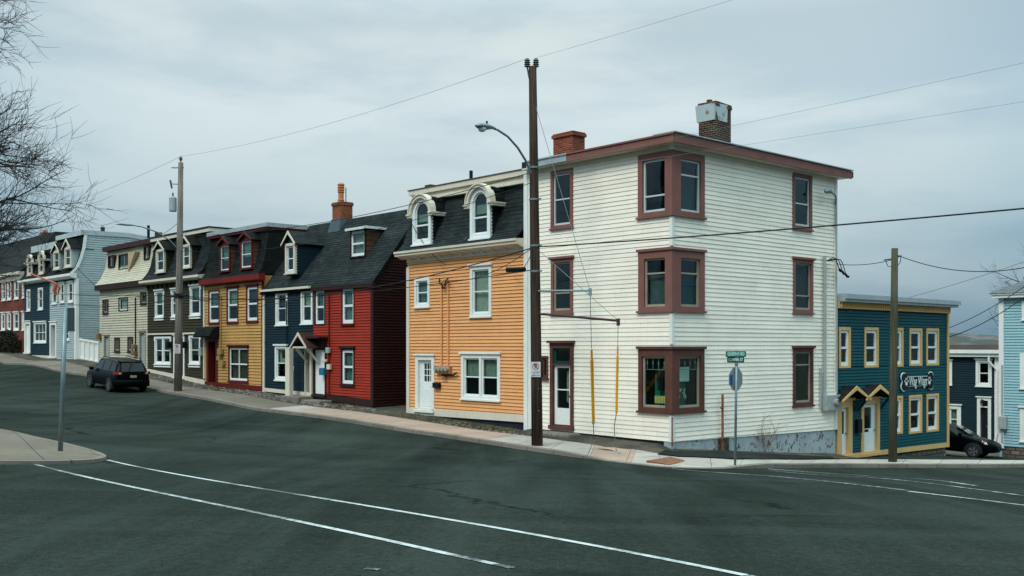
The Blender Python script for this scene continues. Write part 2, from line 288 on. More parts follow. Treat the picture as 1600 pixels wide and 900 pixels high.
# ------------------------------------------------------------------ mesh builder
class MB:
    def __init__(s): s.v = []; s.f = []; s.sm = False
    def add(s, pts, faces):
        n = len(s.v); s.v += [Vector(p) for p in pts]; s.f += [tuple(i+n for i in f) for f in faces]; return s
    def quad(s, *p): return s.add(p, [tuple(range(len(p)))])
    def hexa(s, p): return s.add(p, [(0, 3, 2, 1), (4, 5, 6, 7), (0, 1, 5, 4), (1, 2, 6, 5), (2, 3, 7, 6), (3, 0, 4, 7)])
    def box(s, fr, a0, a1, b0, b1, c0, c1):
        P = fr.P; return s.hexa([P(a0, b0, c1), P(a1, b0, c1), P(a1, b0, c0), P(a0, b0, c0), P(a0, b1, c1), P(a1, b1, c1), P(a1, b1, c0), P(a0, b1, c0)])
    def skew(s, fr, a0, a1, bl, br, h, c0, c1):   # a board following a slope, bottom bl..br, height h (or (hl, hr))
        hl, hr = h if isinstance(h, tuple) else (h, h); P = fr.P
        return s.hexa([P(a0, bl, c1), P(a1, br, c1), P(a1, br, c0), P(a0, bl, c0), P(a0, bl+hl, c1), P(a1, br+hr, c1), P(a1, br+hr, c0), P(a0, bl+hl, c0)])
    def prism(s, fr, pts, c0, c1):                 # polygon (a,b) extruded from c0 to c1
        n = len(pts); v = [fr.P(a, b, c1) for a, b in pts]+[fr.P(a, b, c0) for a, b in pts]
        return s.add(v, [tuple(range(n)), tuple(range(2*n-1, n-1, -1))]+[(i, i+n, (i+1) % n+n, (i+1) % n) for i in range(n)])
    def prisma(s, fr, pts, a0, a1):                # polygon (c,b) extruded along a
        n = len(pts); v = [fr.P(a1, b, c) for c, b in pts]+[fr.P(a0, b, c) for c, b in pts]
        return s.add(v, [tuple(range(n)), tuple(range(2*n-1, n-1, -1))]+[(i, i+n, (i+1) % n+n, (i+1) % n) for i in range(n)])
    def tube(s, pts, r, n=8, cap=True):
        pts = [Vector(p) for p in pts]; R = r if isinstance(r, (list, tuple)) else [r]*len(pts); b = len(s.v); prev = None
        for i, p in enumerate(pts):
            t = (pts[min(i+1, len(pts)-1)]-pts[max(i-1, 0)])
            if t.length < 1e-7: t = Vector((0, 0, 1))
            t.normalize()
            if prev is None:
                x = t.cross(Vector((.31, .17, .93)));
                if x.length < .1: x = t.cross(Vector((1, 0, 0)))
            else: x = prev-t*prev.dot(t)
            x.normalize(); prev = x; y = t.cross(x)
            for k in range(n):
                q = 2*math.pi*k/n; s.v.append(p+(x*math.cos(q)+y*math.sin(q))*R[i])
        for i in range(len(pts)-1):
            for k in range(n): s.f.append((b+i*n+k, b+i*n+(k+1) % n, b+(i+1)*n+(k+1) % n, b+(i+1)*n+k))
        if cap: s.f.append(tuple(b+k for k in range(n-1, -1, -1))); s.f.append(tuple(b+(len(pts)-1)*n+k for k in range(n)))
        return s
    def lathe(s, o, prof, n=16, axis=None):        # prof (r,z) about a vertical axis
        o = Vector(o); b = len(s.v)
        for r, z in prof:
            for k in range(n):
                q = 2*math.pi*k/n; s.v.append(o+Vector((r*math.cos(q), r*math.sin(q), z)))
        for i in range(len(prof)-1):
            for k in range(n): s.f.append((b+i*n+k, b+i*n+(k+1) % n, b+(i+1)*n+(k+1) % n, b+(i+1)*n+k))
        s.f.append(tuple(b+k for k in range(n-1, -1, -1))); s.f.append(tuple(b+(len(prof)-1)*n+k for k in range(n)))
        return s
    def build(s, name, mat, parent=None, smooth=False, bevel=0, uvs=None, subsurf=0):
        me = bpy.data.meshes.new(name); off = origin_of(parent)
        me.from_pydata([tuple(v-off) for v in s.v], [], s.f); me.update()
        uv = me.uv_layers.new(name='UVMap')
        for p in me.polygons:
            n = p.normal
            if abs(n.z) > .93: tx, ty = Vector((1, 0, 0)), Vector((0, 1, 0))
            else:
                tx = Vector((-n.y, n.x, 0)).normalized(); ty = n.cross(tx)
            for li in p.loop_indices:
                vi = me.loops[li].vertex_index
                co = s.v[vi]
                uv.data[li].uv = uvs[vi] if uvs else (co.dot(tx), co.dot(ty))
            p.use_smooth = smooth
        me.materials.append(mat)
        o = bpy.data.objects.new(name, me); COL.objects.link(o)
        if parent is not None: o.parent = parent
        else: pass
        if bevel:
            b = o.modifiers.new('bevel', 'BEVEL'); b.width = bevel; b.segments = 2; b.limit_method = 'ANGLE'
        if subsurf:
            b = o.modifiers.new('sub', 'SUBSURF'); b.levels = subsurf; b.render_levels = subsurf
        return o
ORG = {}
def origin_of(p):
    v = Vector((0, 0, 0))
    while p is not None:
        v = v + p.location; p = p.parent
    return v
def thing(name, loc, label, cat, group=None):
    o = bpy.data.objects.new(name, None); COL.objects.link(o); o.location = loc; o.empty_display_size = .3
    o['label'] = label; o['category'] = cat
    if group: o['group'] = group
    return o
def tag(o, label, cat, group=None, kind=None):
    o['label'] = label; o['category'] = cat
    if group: o['group'] = group
    if kind: o['kind'] = kind
    return o
def struct(o): o['kind'] = 'structure'; return o
def single(mb, name, mat, loc, label, cat, group=None, **k):
    """a thing that is one mesh, with its origin at loc"""
    loc = Vector(loc); mb.v = [v-loc for v in mb.v]; uvs = None
    o = mb.build(name, mat, None, **k); o.location = loc; return tag(o, label, cat, group)
# ------------------------------------------------------------------ ground, roads
def grid_sheet(name, mat, xs, ys, f, keep=None):
    mb = MB(); idx = {}
    for i, x in enumerate(xs):
        for j, y in enumerate(ys): idx[i, j] = len(mb.v); mb.v.append(f(x, y))
    for i in range(len(xs)-1):
        for j in range(len(ys)-1):
            if keep is None or keep((xs[i]+xs[i+1])/2, (ys[j]+ys[j+1])/2): mb.f.append((idx[i, j], idx[i+1, j], idx[i+1, j+1], idx[i, j+1]))
    return struct(mb.build(name, mat, None, smooth=True))
xs = [-3000, -1500, -800, -450, -300, -220, -160, -130]+list(range(-112, 82, 3))+[95, 120, 160, 230, 350, 600, 1200, 3000]
ys = [-600, -200, -80, -40, -25]+list(range(-16, 125, 3))+[135, 160, 200, 260, 380, 600, 1000, 1800, 4000]
grid_sheet('ground', M_GROUND, xs, ys, lambda x, y: Vector((x, y, gz(x, y)-.05)))
def uwof(x, y):
    p = Vector((x, y, 0))-C0; return p.dot(D), p.dot(E_)
def roadkeep(x, y):
    u, w = uwof(x, y)
    if u > 2 and w > -1.6: return False
    if u > .8 and w > 0: return False
    return True
grid_sheet('road', M_ASPH, [x*1.0 for x in range(-100, 61)], [y*1.0 for y in range(-14, 100)], lambda x, y: Vector((x, y, gz(x, y))), roadkeep)
grid_sheet('verge', M_DIRT, [i*.5-1.0 for i in range(0, 230)], [-1.75, -1.3, -.9, -.5, 0, .6, 1.5, 3, 5, 7, 9.2],
           lambda u, w: UW(u, w, gzu(u, w)+.11+(.17*max(0, min(1, (u+.1)/.3)) if u < 6.3 else .04)*max(0, min(1, (w+1.2)/1.2))+.03*mnoise.noise(Vector((u*1.3, w*2.1, 0)))*(1 if w < 0 else 0)))
# kerb line of the block, at road level
kerb = [UW(u, -3.05) for u in list(range(112, 12, -4))+[9, 7]]
kerb += [pxg(*q) for q in [(879, 712), (932, 718.6), (985, 725), (1049, 731), (1112, 732.6), (1197, 731.6), (1310, 731), (1400, 731), (1482, 731), (1600, 730.5), (1760, 730)]]
inner = [UW(u, -1.25) for u in list(range(112, 12, -4))+[9, 7]]
inner += [pxg(*q, .13) for q in [(900, 690), (948, 696.5), (1000, 704), (1040, 710.5), (1100, 714.5), (1197, 717.8), (1310, 718.2), (1400, 718.2), (1482, 718.5), (1600, 719.5), (1760, 720)]]
def dens(pl, step=.6):
    out = []
    for i in range(len(pl)-1):
        out += [(pl[i], pl[i+1], k) for k in (j/8 for j in range(8))]
    return out
def smoothpl(pl, k=8):
    P = [Vector((p.x, p.y, 0)) for p in pl]; out = []
    for i in range(len(P)-1):
        p0, p1, p2, p3 = P[max(i-1, 0)], P[i], P[i+1], P[min(i+2, len(P)-1)]
        for j in range(k):
            t = j/k; out.append(.5*((2*p1)+(-p0+p2)*t+(2*p0-5*p1+4*p2-p3)*t*t+(-p0+3*p1-3*p2+p3)*t**3))
    out.append(P[-1]); return out
KB, IN = smoothpl(kerb), smoothpl(inner)
def strip(name, mat, A, B, dzA, dzB, i0=0, i1=None, nacross=4, thick=.25):
    mb = MB(); uvs = []; i1 = i1 or len(A); s = 0; rows = []
    for i in range(i0, i1):
        if i > i0: s += (A[i]-A[i-1]).length
        row = []
        for j in range(nacross+1):
            t = j/nacross; p = A[i].lerp(B[i], t); d0_ = dzA if not callable(dzA) else dzA(A[i]); d1_ = dzB if not callable(dzB) else dzB(A[i]); z = gz(p.x, p.y)+d0_+(d1_-d0_)*t
            row.append(len(mb.v)); mb.v.append(Vector((p.x, p.y, z))); uvs.append((s, t*(A[i]-B[i]).length+.3))
        p = A[i]; row.append(len(mb.v)); mb.v.append(Vector((p.x, p.y, gz(p.x, p.y)-thick))); uvs.append((s, .2))
        rows.append(row)
    for i in range(len(rows)-1):
        a, b = rows[i], rows[i+1]
        for j in range(nacross): mb.f.append((a[j], b[j], b[j+1], a[j+1]))
        mb.f.append((a[-1], b[-1], b[0], a[0]))
    return struct(mb.build(name, mat, None, uvs=uvs))
def offs(A, d):   # offset a polyline sideways
    out = []
    for i, p in enumerate(A):
        t = (A[min(i+1, len(A)-1)]-A[max(i-1, 0)]).normalized(); out.append(p+Vector((-t.y, t.x, 0))*d)
    return out
def kh(p):
    if p.y < 5 or p.x < 0: return .115
    x = 800+1600*p.x/p.y
    return .115-.105*max(0, min(1, (x-885)/60))*max(0, min(1, (1195-x)/60))
K2 = offs(KB, .17)
strip('kerb', M_KERB, KB, K2, kh, lambda p: kh(p)+.015, nacross=1)
na = len(list(range(112, 12, -4)))  # index where fine points start
pk = [i for i, p in enumerate(KB) if 2.9 < uwof(p.x, p.y)[0] < 17.5]
i0, i1 = pk[0], pk[-1]
pk2 = [i for i, p in enumerate(KB) if 3.5 < uwof(p.x, p.y)[0] < 5.2]; i15 = pk2[0]
cn = [i for i, p in enumerate(KB) if uwof(p.x, p.y)[0] < .4][0]; cn2 = [i for i, p in enumerate(KB) if uwof(p.x, p.y)[0] < -1.2][0]
K2b = [p for p in offs(KB, .172)]
M_WALKD = concrete('old_concrete', (.165, .138, .108), (.19, .165, .13), 1.5, (.05, .04, .028))
ia = [i for i, p in enumerate(KB) if uwof(p.x, p.y)[0] < 19.5][0]
strip('sidewalk', M_WALKD, K2b, IN, lambda p: kh(p)+.019, .14, 0, ia+1)
strip('sidewalk', M_WALK, K2b, IN, lambda p: kh(p)+.019, .14, ia, i0+1)
strip('sidewalk', M_WALKP, K2b, IN, lambda p: kh(p)+.019, .14, i0, i15+1)
strip('sidewalk', M_WALK, K2b, IN, lambda p: kh(p)+.019, .14, i15, cn+1)
strip('sidewalk', M_WALKP, K2b, IN, lambda p: kh(p)+.019, .14, cn, cn2+1)
strip('sidewalk', M_WALK, K2b, IN, lambda p: kh(p)+.019, .14, cn2)
# dark asphalt patch between the sidewalk and the corner of the white house
mb = MB(); pp = [pxg(x, y, .16) for x, y in [(1027, 709), (1042, 701), (1052, 696), (1110, 702), (1180, 708), (1300, 713.5), (1306, 716.5), (1200, 717), (1150, 716.2), (1100, 714), (1060, 712.5)]]
mb.quad(*[p for p in pp][::-1]); bm_ = mb.build('asphalt_patch', M_LANE); struct(bm_)
# near-side corner island
isl = [(-260, 640), (-120, 655), (0, 674), (60, 687), (110, 698), (140, 706), (160, 713), (166, 718), (150, 722.5), (110, 725), (60, 726), (0, 725.5), (-100, 722), (-260, 716)]
IS = smoothpl([pxg(*q) for q in isl], 6); cen = sum(IS, Vector())/len(IS)
II = [p+(cen-p).normalized()*.17 for p in IS]; II2 = [p+(cen-p).normalized()*.172 for p in IS]
def resamp(P, n):
    d = [0]
    for a, b in zip(P, P[1:]): d.append(d[-1]+(b-a).length)
    out = []; k = 0
    for i in range(n+1):
        t = d[-1]*i/n
        while k < len(P)-2 and d[k+1] < t: k += 1
        out.append(P[k].lerp(P[k+1], (t-d[k])/max(1e-6, d[k+1]-d[k])))
    return out
IA, IB = resamp(II2[:43], 60), resamp(II2[42:][::-1], 60)
strip('kerb', M_KERB, IS[::-1], II[::-1], .06, .07, nacross=1)
strip('sidewalk', M_WALKD, IB, IA, .073, .073, nacross=8)
# painted lines
def line(name, p0, p1, wpx, mat=None, n=40, dz=.005):
    a, b = pxg(*p0), pxg(*p1); t = (b-a); t.z = 0; nn = Vector((-t.y, t.x, 0)).normalized()*wpx/2; mb = MB()
    for i in range(n+1):
        c = a.lerp(b, i/n)
        for sgn in (-1, 1):
            q = c+nn*sgn; mb.v.append(Vector((q.x, q.y, gz(q.x, q.y)+dz)))
    for i in range(n): mb.f.append((2*i, 2*i+2, 2*i+3, 2*i+1))
    return struct(mb.build(name, mat or M_MARK))
line('crosswalk_line', (168, 719), (1165, 899.5), .078, n=140)
line('crosswalk_line', (56, 726), (700, 866), .078, n=110)
line('crosswalk_line', (700, 866), (800, 888), .07, M_WORN)
line('crosswalk_line', (1165, 899.5), (1300, 925), .07, M_WORN)
line('stop_line', (1200, 732.6), (1345, 742.6), .16)
line('road_line', (1345, 743), (1525, 759.5), .12, M_WORN, dz=.006)
line('road_line', (1050, 732.5), (1340, 757.5), .075)
line('road_line', (1345, 758), (1420, 767), .12, M_WORN)
line('road_line', (1205, 735), (1600, 775), .10, M_WORN)
line('road_line', (1420, 768), (1610, 791), .09)
line('road_line', (570, 889), (592, 890.5), .06, M_WORN)
# rusty plate
mb = MB(); q = [pxg(x, y, .035+(730-y)/21*.13) for x, y in [(1010, 719.5), (1047, 713.6), (1074, 719.8), (1046, 725.6)]]
mb.quad(*q[::-1]); mb.quad(*[p-Z*.05 for p in q])
for i in range(4): mb.quad(q[i], q[(i+1) % 4], q[(i+1) % 4]-Z*.05, q[i]-Z*.05)
single(mb, 'steel_plate', M_RUST, sum(q, Vector())/4-Z*.05, 'rusty diamond-shaped steel plate set in the corner sidewalk', 'plate')
def stain():
    m, t, p = base_mat('rust_stained_concrete'); v = coords(t); o = mixc(t, (.42, .38, .33), (.40, .20, .09), thr(t, noise(t, v, 2.5, 5), .42, .6)); t.links.new(o, p.inputs['Base Color']); p.inputs['Roughness'].default_value = .9; return m
mb = MB(); q = [pxg(x, y, .03+(730-y)/21*.13) for x, y in [(1064, 717.6), (1085, 720), (1092, 724), (1075, 727.3), (1052, 727.2), (1077, 720)]]
mb.quad(*q[::-1]); struct(mb.build('rust_stain', stain()))
# distant hill
def hillmat():
    m, t, p = base_mat('hill'); v = coords(t); o = mixc(t, (.035, .04, .035), (.15, .13, .12), thr(t, noise(t, coords(t, 'Object', (1, 1, 3)), .03, 7, .7), .5, .66)); t.links.new(o, p.inputs['Base Color']); p.inputs['Roughness'].default_value = 1; return m
mb = MB(); nx = 120
rows = [(620, -14), (660, -5), (700, 2.5), (740, 10.5), (800, 11.0), (900, 2), (1000, -12)]
for j, (y, z) in enumerate(rows):
    for i in range(nx+1):
        x = -600+i*14; nn = mnoise.fractal(Vector((x*.012, y*.012, 0)), 1, 2, 5)
        k = max(0, 1-abs(x-300)/420)**.5*.9 if x > -120 else .0
        mb.v.append(Vector((x, y, (z+9)*k*(1+.25*nn)-9+nn*1.2*(z > -5))))
for j in range(len(rows)-1):
    for i in range(nx): a = j*(nx+1)+i; mb.f.append((a, a+1, a+nx+2, a+nx+1))
struct(mb.build('hill', hillmat(), None, smooth=True))
# ------------------------------------------------------------------ building kit
def clip(poly, hp):
    na, nb, d = hp; out = []
    for i in range(len(poly)):
        p, q = poly[i], poly[(i+1) % len(poly)]; fp, fq = na*p[0]+nb*p[1]-d, na*q[0]+nb*q[1]-d
        if fp >= 0: out.append(p)
        if fp*fq < 0:
            t = fp/(fp-fq); out.append(tuple(p[k]+(q[k]-p[k])*t for k in range(3)))
    return out
def above(p, q):      # keep what lies above the line p-q (given left to right)
    dx, dy = q[0]-p[0], q[1]-p[1]; return (-dy, dx, -dy*p[0]+dx*p[1])
def below(p, q):
    a = above(p, q); return (-a[0], -a[1], -a[2])
def clap(parent, fr, mat, a0, a1, b0, b1, holes=(), cuts=(), course=.125, lim=None, c=0.0, lip=.034, name='wall'):
    mb = MB(); k = 0; b = b0; groove = .0 if lip <= 0 else (.03 if course >= .15 else (.017 if lip > .03 else .006)); gd = .03 if lip > .03 else .008
    def emit(poly):
        for h in cuts:
            poly = clip(poly, h)
            if len(poly) < 3: return
        mb.quad(*[fr.P(p[0], p[1], c+p[2]) for p in poly])
    while b < b1-1e-6:
        t = min(b+course, b1); lv = sorted({b, t}|{h[2] for h in holes if b < h[2] < t}|{h[3] for h in holes if b < h[3] < t})
        jit = random.uniform(-.002, .002)
        g = min(groove, (t-b)*.4); lv = [v for v in lv if v == b or v > b+g+.001]
        for s0, s1 in zip(lv, lv[1:]):
            first = s0 == b; f0 = s0+(g if first else 0)
            c0 = lip*(1-(f0-b)/course)+jit; c1 = lip*(1-(s1-b)/course)*.6+jit*.5; m = (f0+s1)/2
            l0, r0 = lim(s0) if lim else (a0, a1); l1, r1 = lim(s1) if lim else (a0, a1)
            cuts_a = sorted((h[0], h[1]) for h in holes if h[2] <= m <= h[3] and h[1] > l0 and h[0] < r0)
            segs = []; x = None
            for h in cuts_a:
                segs.append((x, h[0])); x = h[1]
            segs.append((x, None))
            for p, q in segs:
                pl0, pl1 = (l0, l1) if p is None else (p, p); pr0, pr1 = (r0, r1) if q is None else (q, q)
                if pr0 <= pl0 and pr1 <= pl1: continue
                xl, first_x = max(pl0, pl1), True; cutsx = []
                q_ = xl+brd.uniform(.6, 3.6)
                while q_ < min(pr0, pr1)-.5: cutsx.append(q_); q_ += brd.uniform(2.4, 3.8)
                e0, e1 = pl0, pl1
                for cx_ in cutsx+[None]:
                    r0_, r1_ = (pr0, pr1) if cx_ is None else (cx_, cx_); dj = brd.uniform(-.0015, .0015)
                    emit([(e0, f0, c0+dj), (r0_-(0 if cx_ is None else .003), f0, c0+dj), (r1_-(0 if cx_ is None else .003), s1, c1+dj), (e1, s1, c1+dj)]); e0, e1 = r0_, r1_
                if first and lip > 0:
                    emit([(pl0, f0-.0001, -gd), (pr0, f0-.0001, -gd), (pr0, f0, c0), (pl0, f0, c0)])
                    emit([(pl0, s0, -gd), (pr0, s0, -gd), (pr0, f0-.0001, -gd), (pl0, f0-.0001, -gd)])
                    emit([(pl0, s0, .0), (pr0, s0, .0), (pr0, s0+.0001, -gd), (pl0, s0+.0001, -gd)])
        b = t
    return mb.build(name, mat, parent)
def wallp(parent, fr, mat, a0, a1, b0, b1, c=0, name='wall', lim=None, poly=None):   # plain wall panel
    mb = MB(); mb.prism(fr, poly or [(a0, b0), (a1, b0), (a1, b1), (a0, b1)], c-.1, c); return mb.build(name, mat, parent)
def lapped(parent, fr, mat, prof, a0, a1, course=.14, lip=.012, name='roof', alim=None):
    """courses of shingles or boards up a (c,b) profile"""
    mb = MB(); pts = [Vector((c, b)) for c, b in prof]; segs = [(p, q) for p, q in zip(pts, pts[1:])]
    for p, q in segs:
        L_ = (q-p).length; n = max(1, round(L_/course)); t = (q-p)/L_; nn = Vector((t.y, -t.x))
        for i in range(n):
            s, e = p+t*L_*i/n, p+t*L_*(i+1)/n; so_ = s+nn*lip
            x0, x1 = alim(s.y) if alim else (a0, a1); y0, y1 = alim(e.y) if alim else (a0, a1)
            mb.quad(fr.P(x0, so_.y, so_.x), fr.P(x1, so_.y, so_.x), fr.P(y1, e.y, e.x), fr.P(y0, e.y, e.x))
            mb.quad(fr.P(x0, s.y, s.x), fr.P(x1, s.y, s.x), fr.P(x1, so_.y, so_.x), fr.P(x0, so_.y, so_.x))
    return mb.build(name, mat, parent)
CURT = {}; brd = random.Random(21)
def curtain_mat(rgb):
    k = 'curtain_cloth_%d' % rgb[0]
    return flat(k, rgb, .9)
def window(parent, fr, px, casing, sash, cw=.10, sw=.055, split=.5, cols=1, mull=None, cap=None, sill=True, curtain=None, c=0.0, sub=False, prj=.045, two=False, ear=False, pane=None):
    a0, a1, b0, b1 = fr.rect(*px, c) if len(px) == 4 else px[:4]
    i0, i1, j0, j1 = a0+cw, a1-cw, b0+cw*.8, b1-cw
    m = MB()
    m.box(fr, a0, i0, b0, b1, c-.08, c+prj); m.box(fr, i1, a1, b0, b1, c-.08, c+prj)
    m.box(fr, i0, i1, j1, b1, c-.08, c+prj-.002); m.box(fr, i0, i1, b0, j0, c-.08, c+prj-.002)
    if sill: m.box(fr, a0-.03, a1+.03, b0-.05, b0+.003, c-.05, c+prj+.05)
    if ear: m.box(fr, a0-.02, a1+.02, b0-.17, b0-.10, c-.05, c+prj+.03); m.box(fr, a0-.07, a0, b1-.24, b1, c-.02, c+prj); m.box(fr, a1, a1+.07, b1-.24, b1, c-.02, c+prj)
    capm = cap
    if cap: m.box(fr, a0-.06, a1+.06, b1-.002, b1+.07, c-.05, c+prj+.07); m.box(fr, a0-.03, a1+.03, b1-.03, b1, c-.05, c+prj+.03)
    s = MB(); bays = [(i0, i1)]
    if two:
        mm = (i0+i1)/2; m.box(fr, mm-.06, mm+.06, j0, j1, c-.08, c+prj-.004); bays = [(i0, mm-.06), (mm+.06, i1)]
    pn = MB(); d0, d1 = c-.07, c-.012
    for k0, k1 in bays:
        s.box(fr, k0, k0+sw, j0, j1, d0, d1); s.box(fr, k1-sw, k1, j0, j1, d0, d1)
        s.box(fr, k0+sw, k1-sw, j0, j0+sw*1.3, d0, d1-.001); s.box(fr, k0+sw, k1-sw, j1-sw, j1, d0, d1-.001)
        if split: mid = j0+(j1-j0)*split; s.box(fr, k0+sw, k1-sw, mid-sw*.4, mid+sw*.4, d0, d1+.012)
        for q in range(1, cols):
            x = k0+(k1-k0)*q/cols; s.box(fr, x-.022, x+.022, j0+sw, j1-sw, d0, d1-.004)
        if mull:
            for q in range(1, mull):
                y = j0+(j1-j0)*q/mull; s.box(fr, k0+sw, k1-sw, y-.014, y+.014, d0+.01, d1-.008)
        pn.box(fr, k0+.01, k1-.01, j0+.01, j1-.01, c-.047, c-.041)
    w = m.build('window', casing, parent)
    par = parent if sub else w
    s.build('sash', sash, parent if sub else w)
    pn.build('pane', pane or GLASS, par)
    if curtain:
        f0, f1, rgb = curtain; cm = MB(); lo, hi = j0+(j1-j0)*f0, j0+(j1-j0)*f1; n = 24; b = len(cm.v)
        for k0, k1 in bays:
            b = len(cm.v)
            for i in range(n+1):
                x = k0+(k1-k0)*i/n; cc = c-.16+.018*math.sin(i*1.9)+.01*math.sin(i*.7)
                cm.v += [fr.P(x, lo, cc), fr.P(x, hi, cc)]
            for i in range(n): cm.f.append((b+2*i, b+2*i+2, b+2*i+3, b+2*i+1))
        cm.build('curtain', curtain_mat(rgb), par)
    return (i0-.03, i1+.03, j0-.03, j1+.03)
def door(parent, fr, px, casing, leafm, cw=.1, glass=None, muntin=None, rec=.08, prj=.045, transom=None, knob='r', sillm=None, panels=True, leaf=None):
    """px: outer casing rectangle; glass: fractions (x0,x1,y0,y1) of the leaf"""
    a0, a1, b0, b1 = fr.rect(*px) if len(px) == 4 else px[:4]
    i0, i1, j0, j1 = a0+cw, a1-cw, b0, b1-cw; m = MB()
    m.box(fr, a0, i0, b0, b1, -.3, prj); m.box(fr, i1, a1, b0, b1, -.3, prj); m.box(fr, i0, i1, j1, b1, -.3, prj-.002)
    m.box(fr, a0-.05, a1+.05, b1-.002, b1+.06, -.05, prj+.06)
    top = j1
    if transom:
        top = j0+(j1-j0)*(1-transom); m.box(fr, i0, i1, top, top+.06, -.3, prj-.006)
        t = MB(); t.box(fr, i0+.01, i1-.01, top+.07, j1, -.1, -.094)
    d = m.build('door_frame', casing, parent); c0, c1 = -rec-.05, -rec
    if transom: t.build('pane', GLASS, d)
    lm = MB(); w, h = i1-i0, top-j0
    if glass:
        gx0, gx1, gy0, gy1 = i0+w*glass[0], i0+w*glass[1], j0+h*glass[2], j0+h*glass[3]
        lm.box(fr, i0, gx0, j0, top, c0, c1); lm.box(fr, gx1, i1, j0, top, c0, c1); lm.box(fr, gx0, gx1, j0, gy0, c0, c1); lm.box(fr, gx0, gx1, gy1, top, c0, c1)
        if muntin:
            for q in range(1, muntin[0]): x = gx0+(gx1-gx0)*q/muntin[0]; lm.box(fr, x-.015, x+.015, gy0, gy1, c0+.01, c1-.005)
            for q in range(1, muntin[1]): y = gy0+(gy1-gy0)*q/muntin[1]; lm.box(fr, gx0, gx1, y-.015, y+.015, c0+.012, c1-.006)
        lower = gy0
    else: lm.box(fr, i0, i1, j0, top, c0, c1); lower = top
    if panels:
        for q in (0, 1):
            x0 = i0+w*(.14+.40*q); x1 = x0+w*.32
            lm.box(fr, x0, x1, j0+.15, min(lower-.12, j0+.8), c1-.002, c1+.012)
            if lower > j0+1.6: lm.box(fr, x0, x1, j0+.95, lower-.15, c1-.002, c1+.012)
    dl = lm.build('door', leafm, parent)
    kx = i1-.08 if knob == 'r' else i0+.08
    kb = MB(); kb.tube([fr.P(kx, j0+h*.46, c1), fr.P(kx, j0+h*.46, c1+.06)], [.02, .035], 8); kb.build('handle', M_STEEL, dl)
    if glass: g = MB(); g.box(fr, gx0, gx1, gy0, gy1, c0+.02, c0+.026); g.build('pane', GLASS, dl)
    s = MB(); s.box(fr, a0-.03, a1+.03, b0-.08, b0+.02, -.3, prj+.08); s.build('threshold', sillm or casing, parent)
    return (i0-.04, i1+.04, j0-.02, j1+.04)
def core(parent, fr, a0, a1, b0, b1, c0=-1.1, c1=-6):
    mb = MB(); mb.box(fr, a0, a1, b0, b1, c1, c0); return mb.build('dark_room_core', M_DARK, parent)  # closed dark box; its colour stands in for the shade of unlit rooms
def gable_roof(parent, fr, mat, a0, a1, b1, h, c0, c1, ov=.12, trim=None, th=.05, wall=None):
    am = (a0+a1)/2; P = [(a0-ov, b1-ov*.6), (am, b1+h), (a1+ov, b1-ov*.6)]
    mb = MB(); mb.prism(fr, [(P[0][0], P[0][1]), (P[1][0], P[1][1]), (P[1][0], P[1][1]+th), (P[0][0]-.02, P[0][1]+th*.4)][::-1], c0, c1)
    mb.prism(fr, [(P[1][0], P[1][1]), (P[2][0], P[2][1]), (P[2][0]+.02, P[2][1]+th*.4), (P[1][0], P[1][1]+th)][::-1], c0, c1)
    r = mb.build('roof', mat, parent)
    if trim:
        t = MB(); w = .10; ff = c1+.004
        t.prism(fr, [(P[0][0]-.02, P[0][1]-.04), (am, b1+h-w), (am, b1+h+th), (P[0][0]-.04, P[0][1]+th*.5)][::-1], ff, ff+.03)
        t.prism(fr, [(am, b1+h-w), (P[2][0]+.02, P[2][1]-.04), (P[2][0]+.04, P[2][1]+th*.5), (am, b1+h+th)][::-1], ff, ff+.03)
        t.build('bargeboard', trim, parent)
    if wall:
        t = MB(); t.prism(fr, [(a0, b1-.02), (a1, b1-.02), (am, b1+h-.02)], c1-.2, c1-.14); t.build('pediment', wall, parent)
    return r
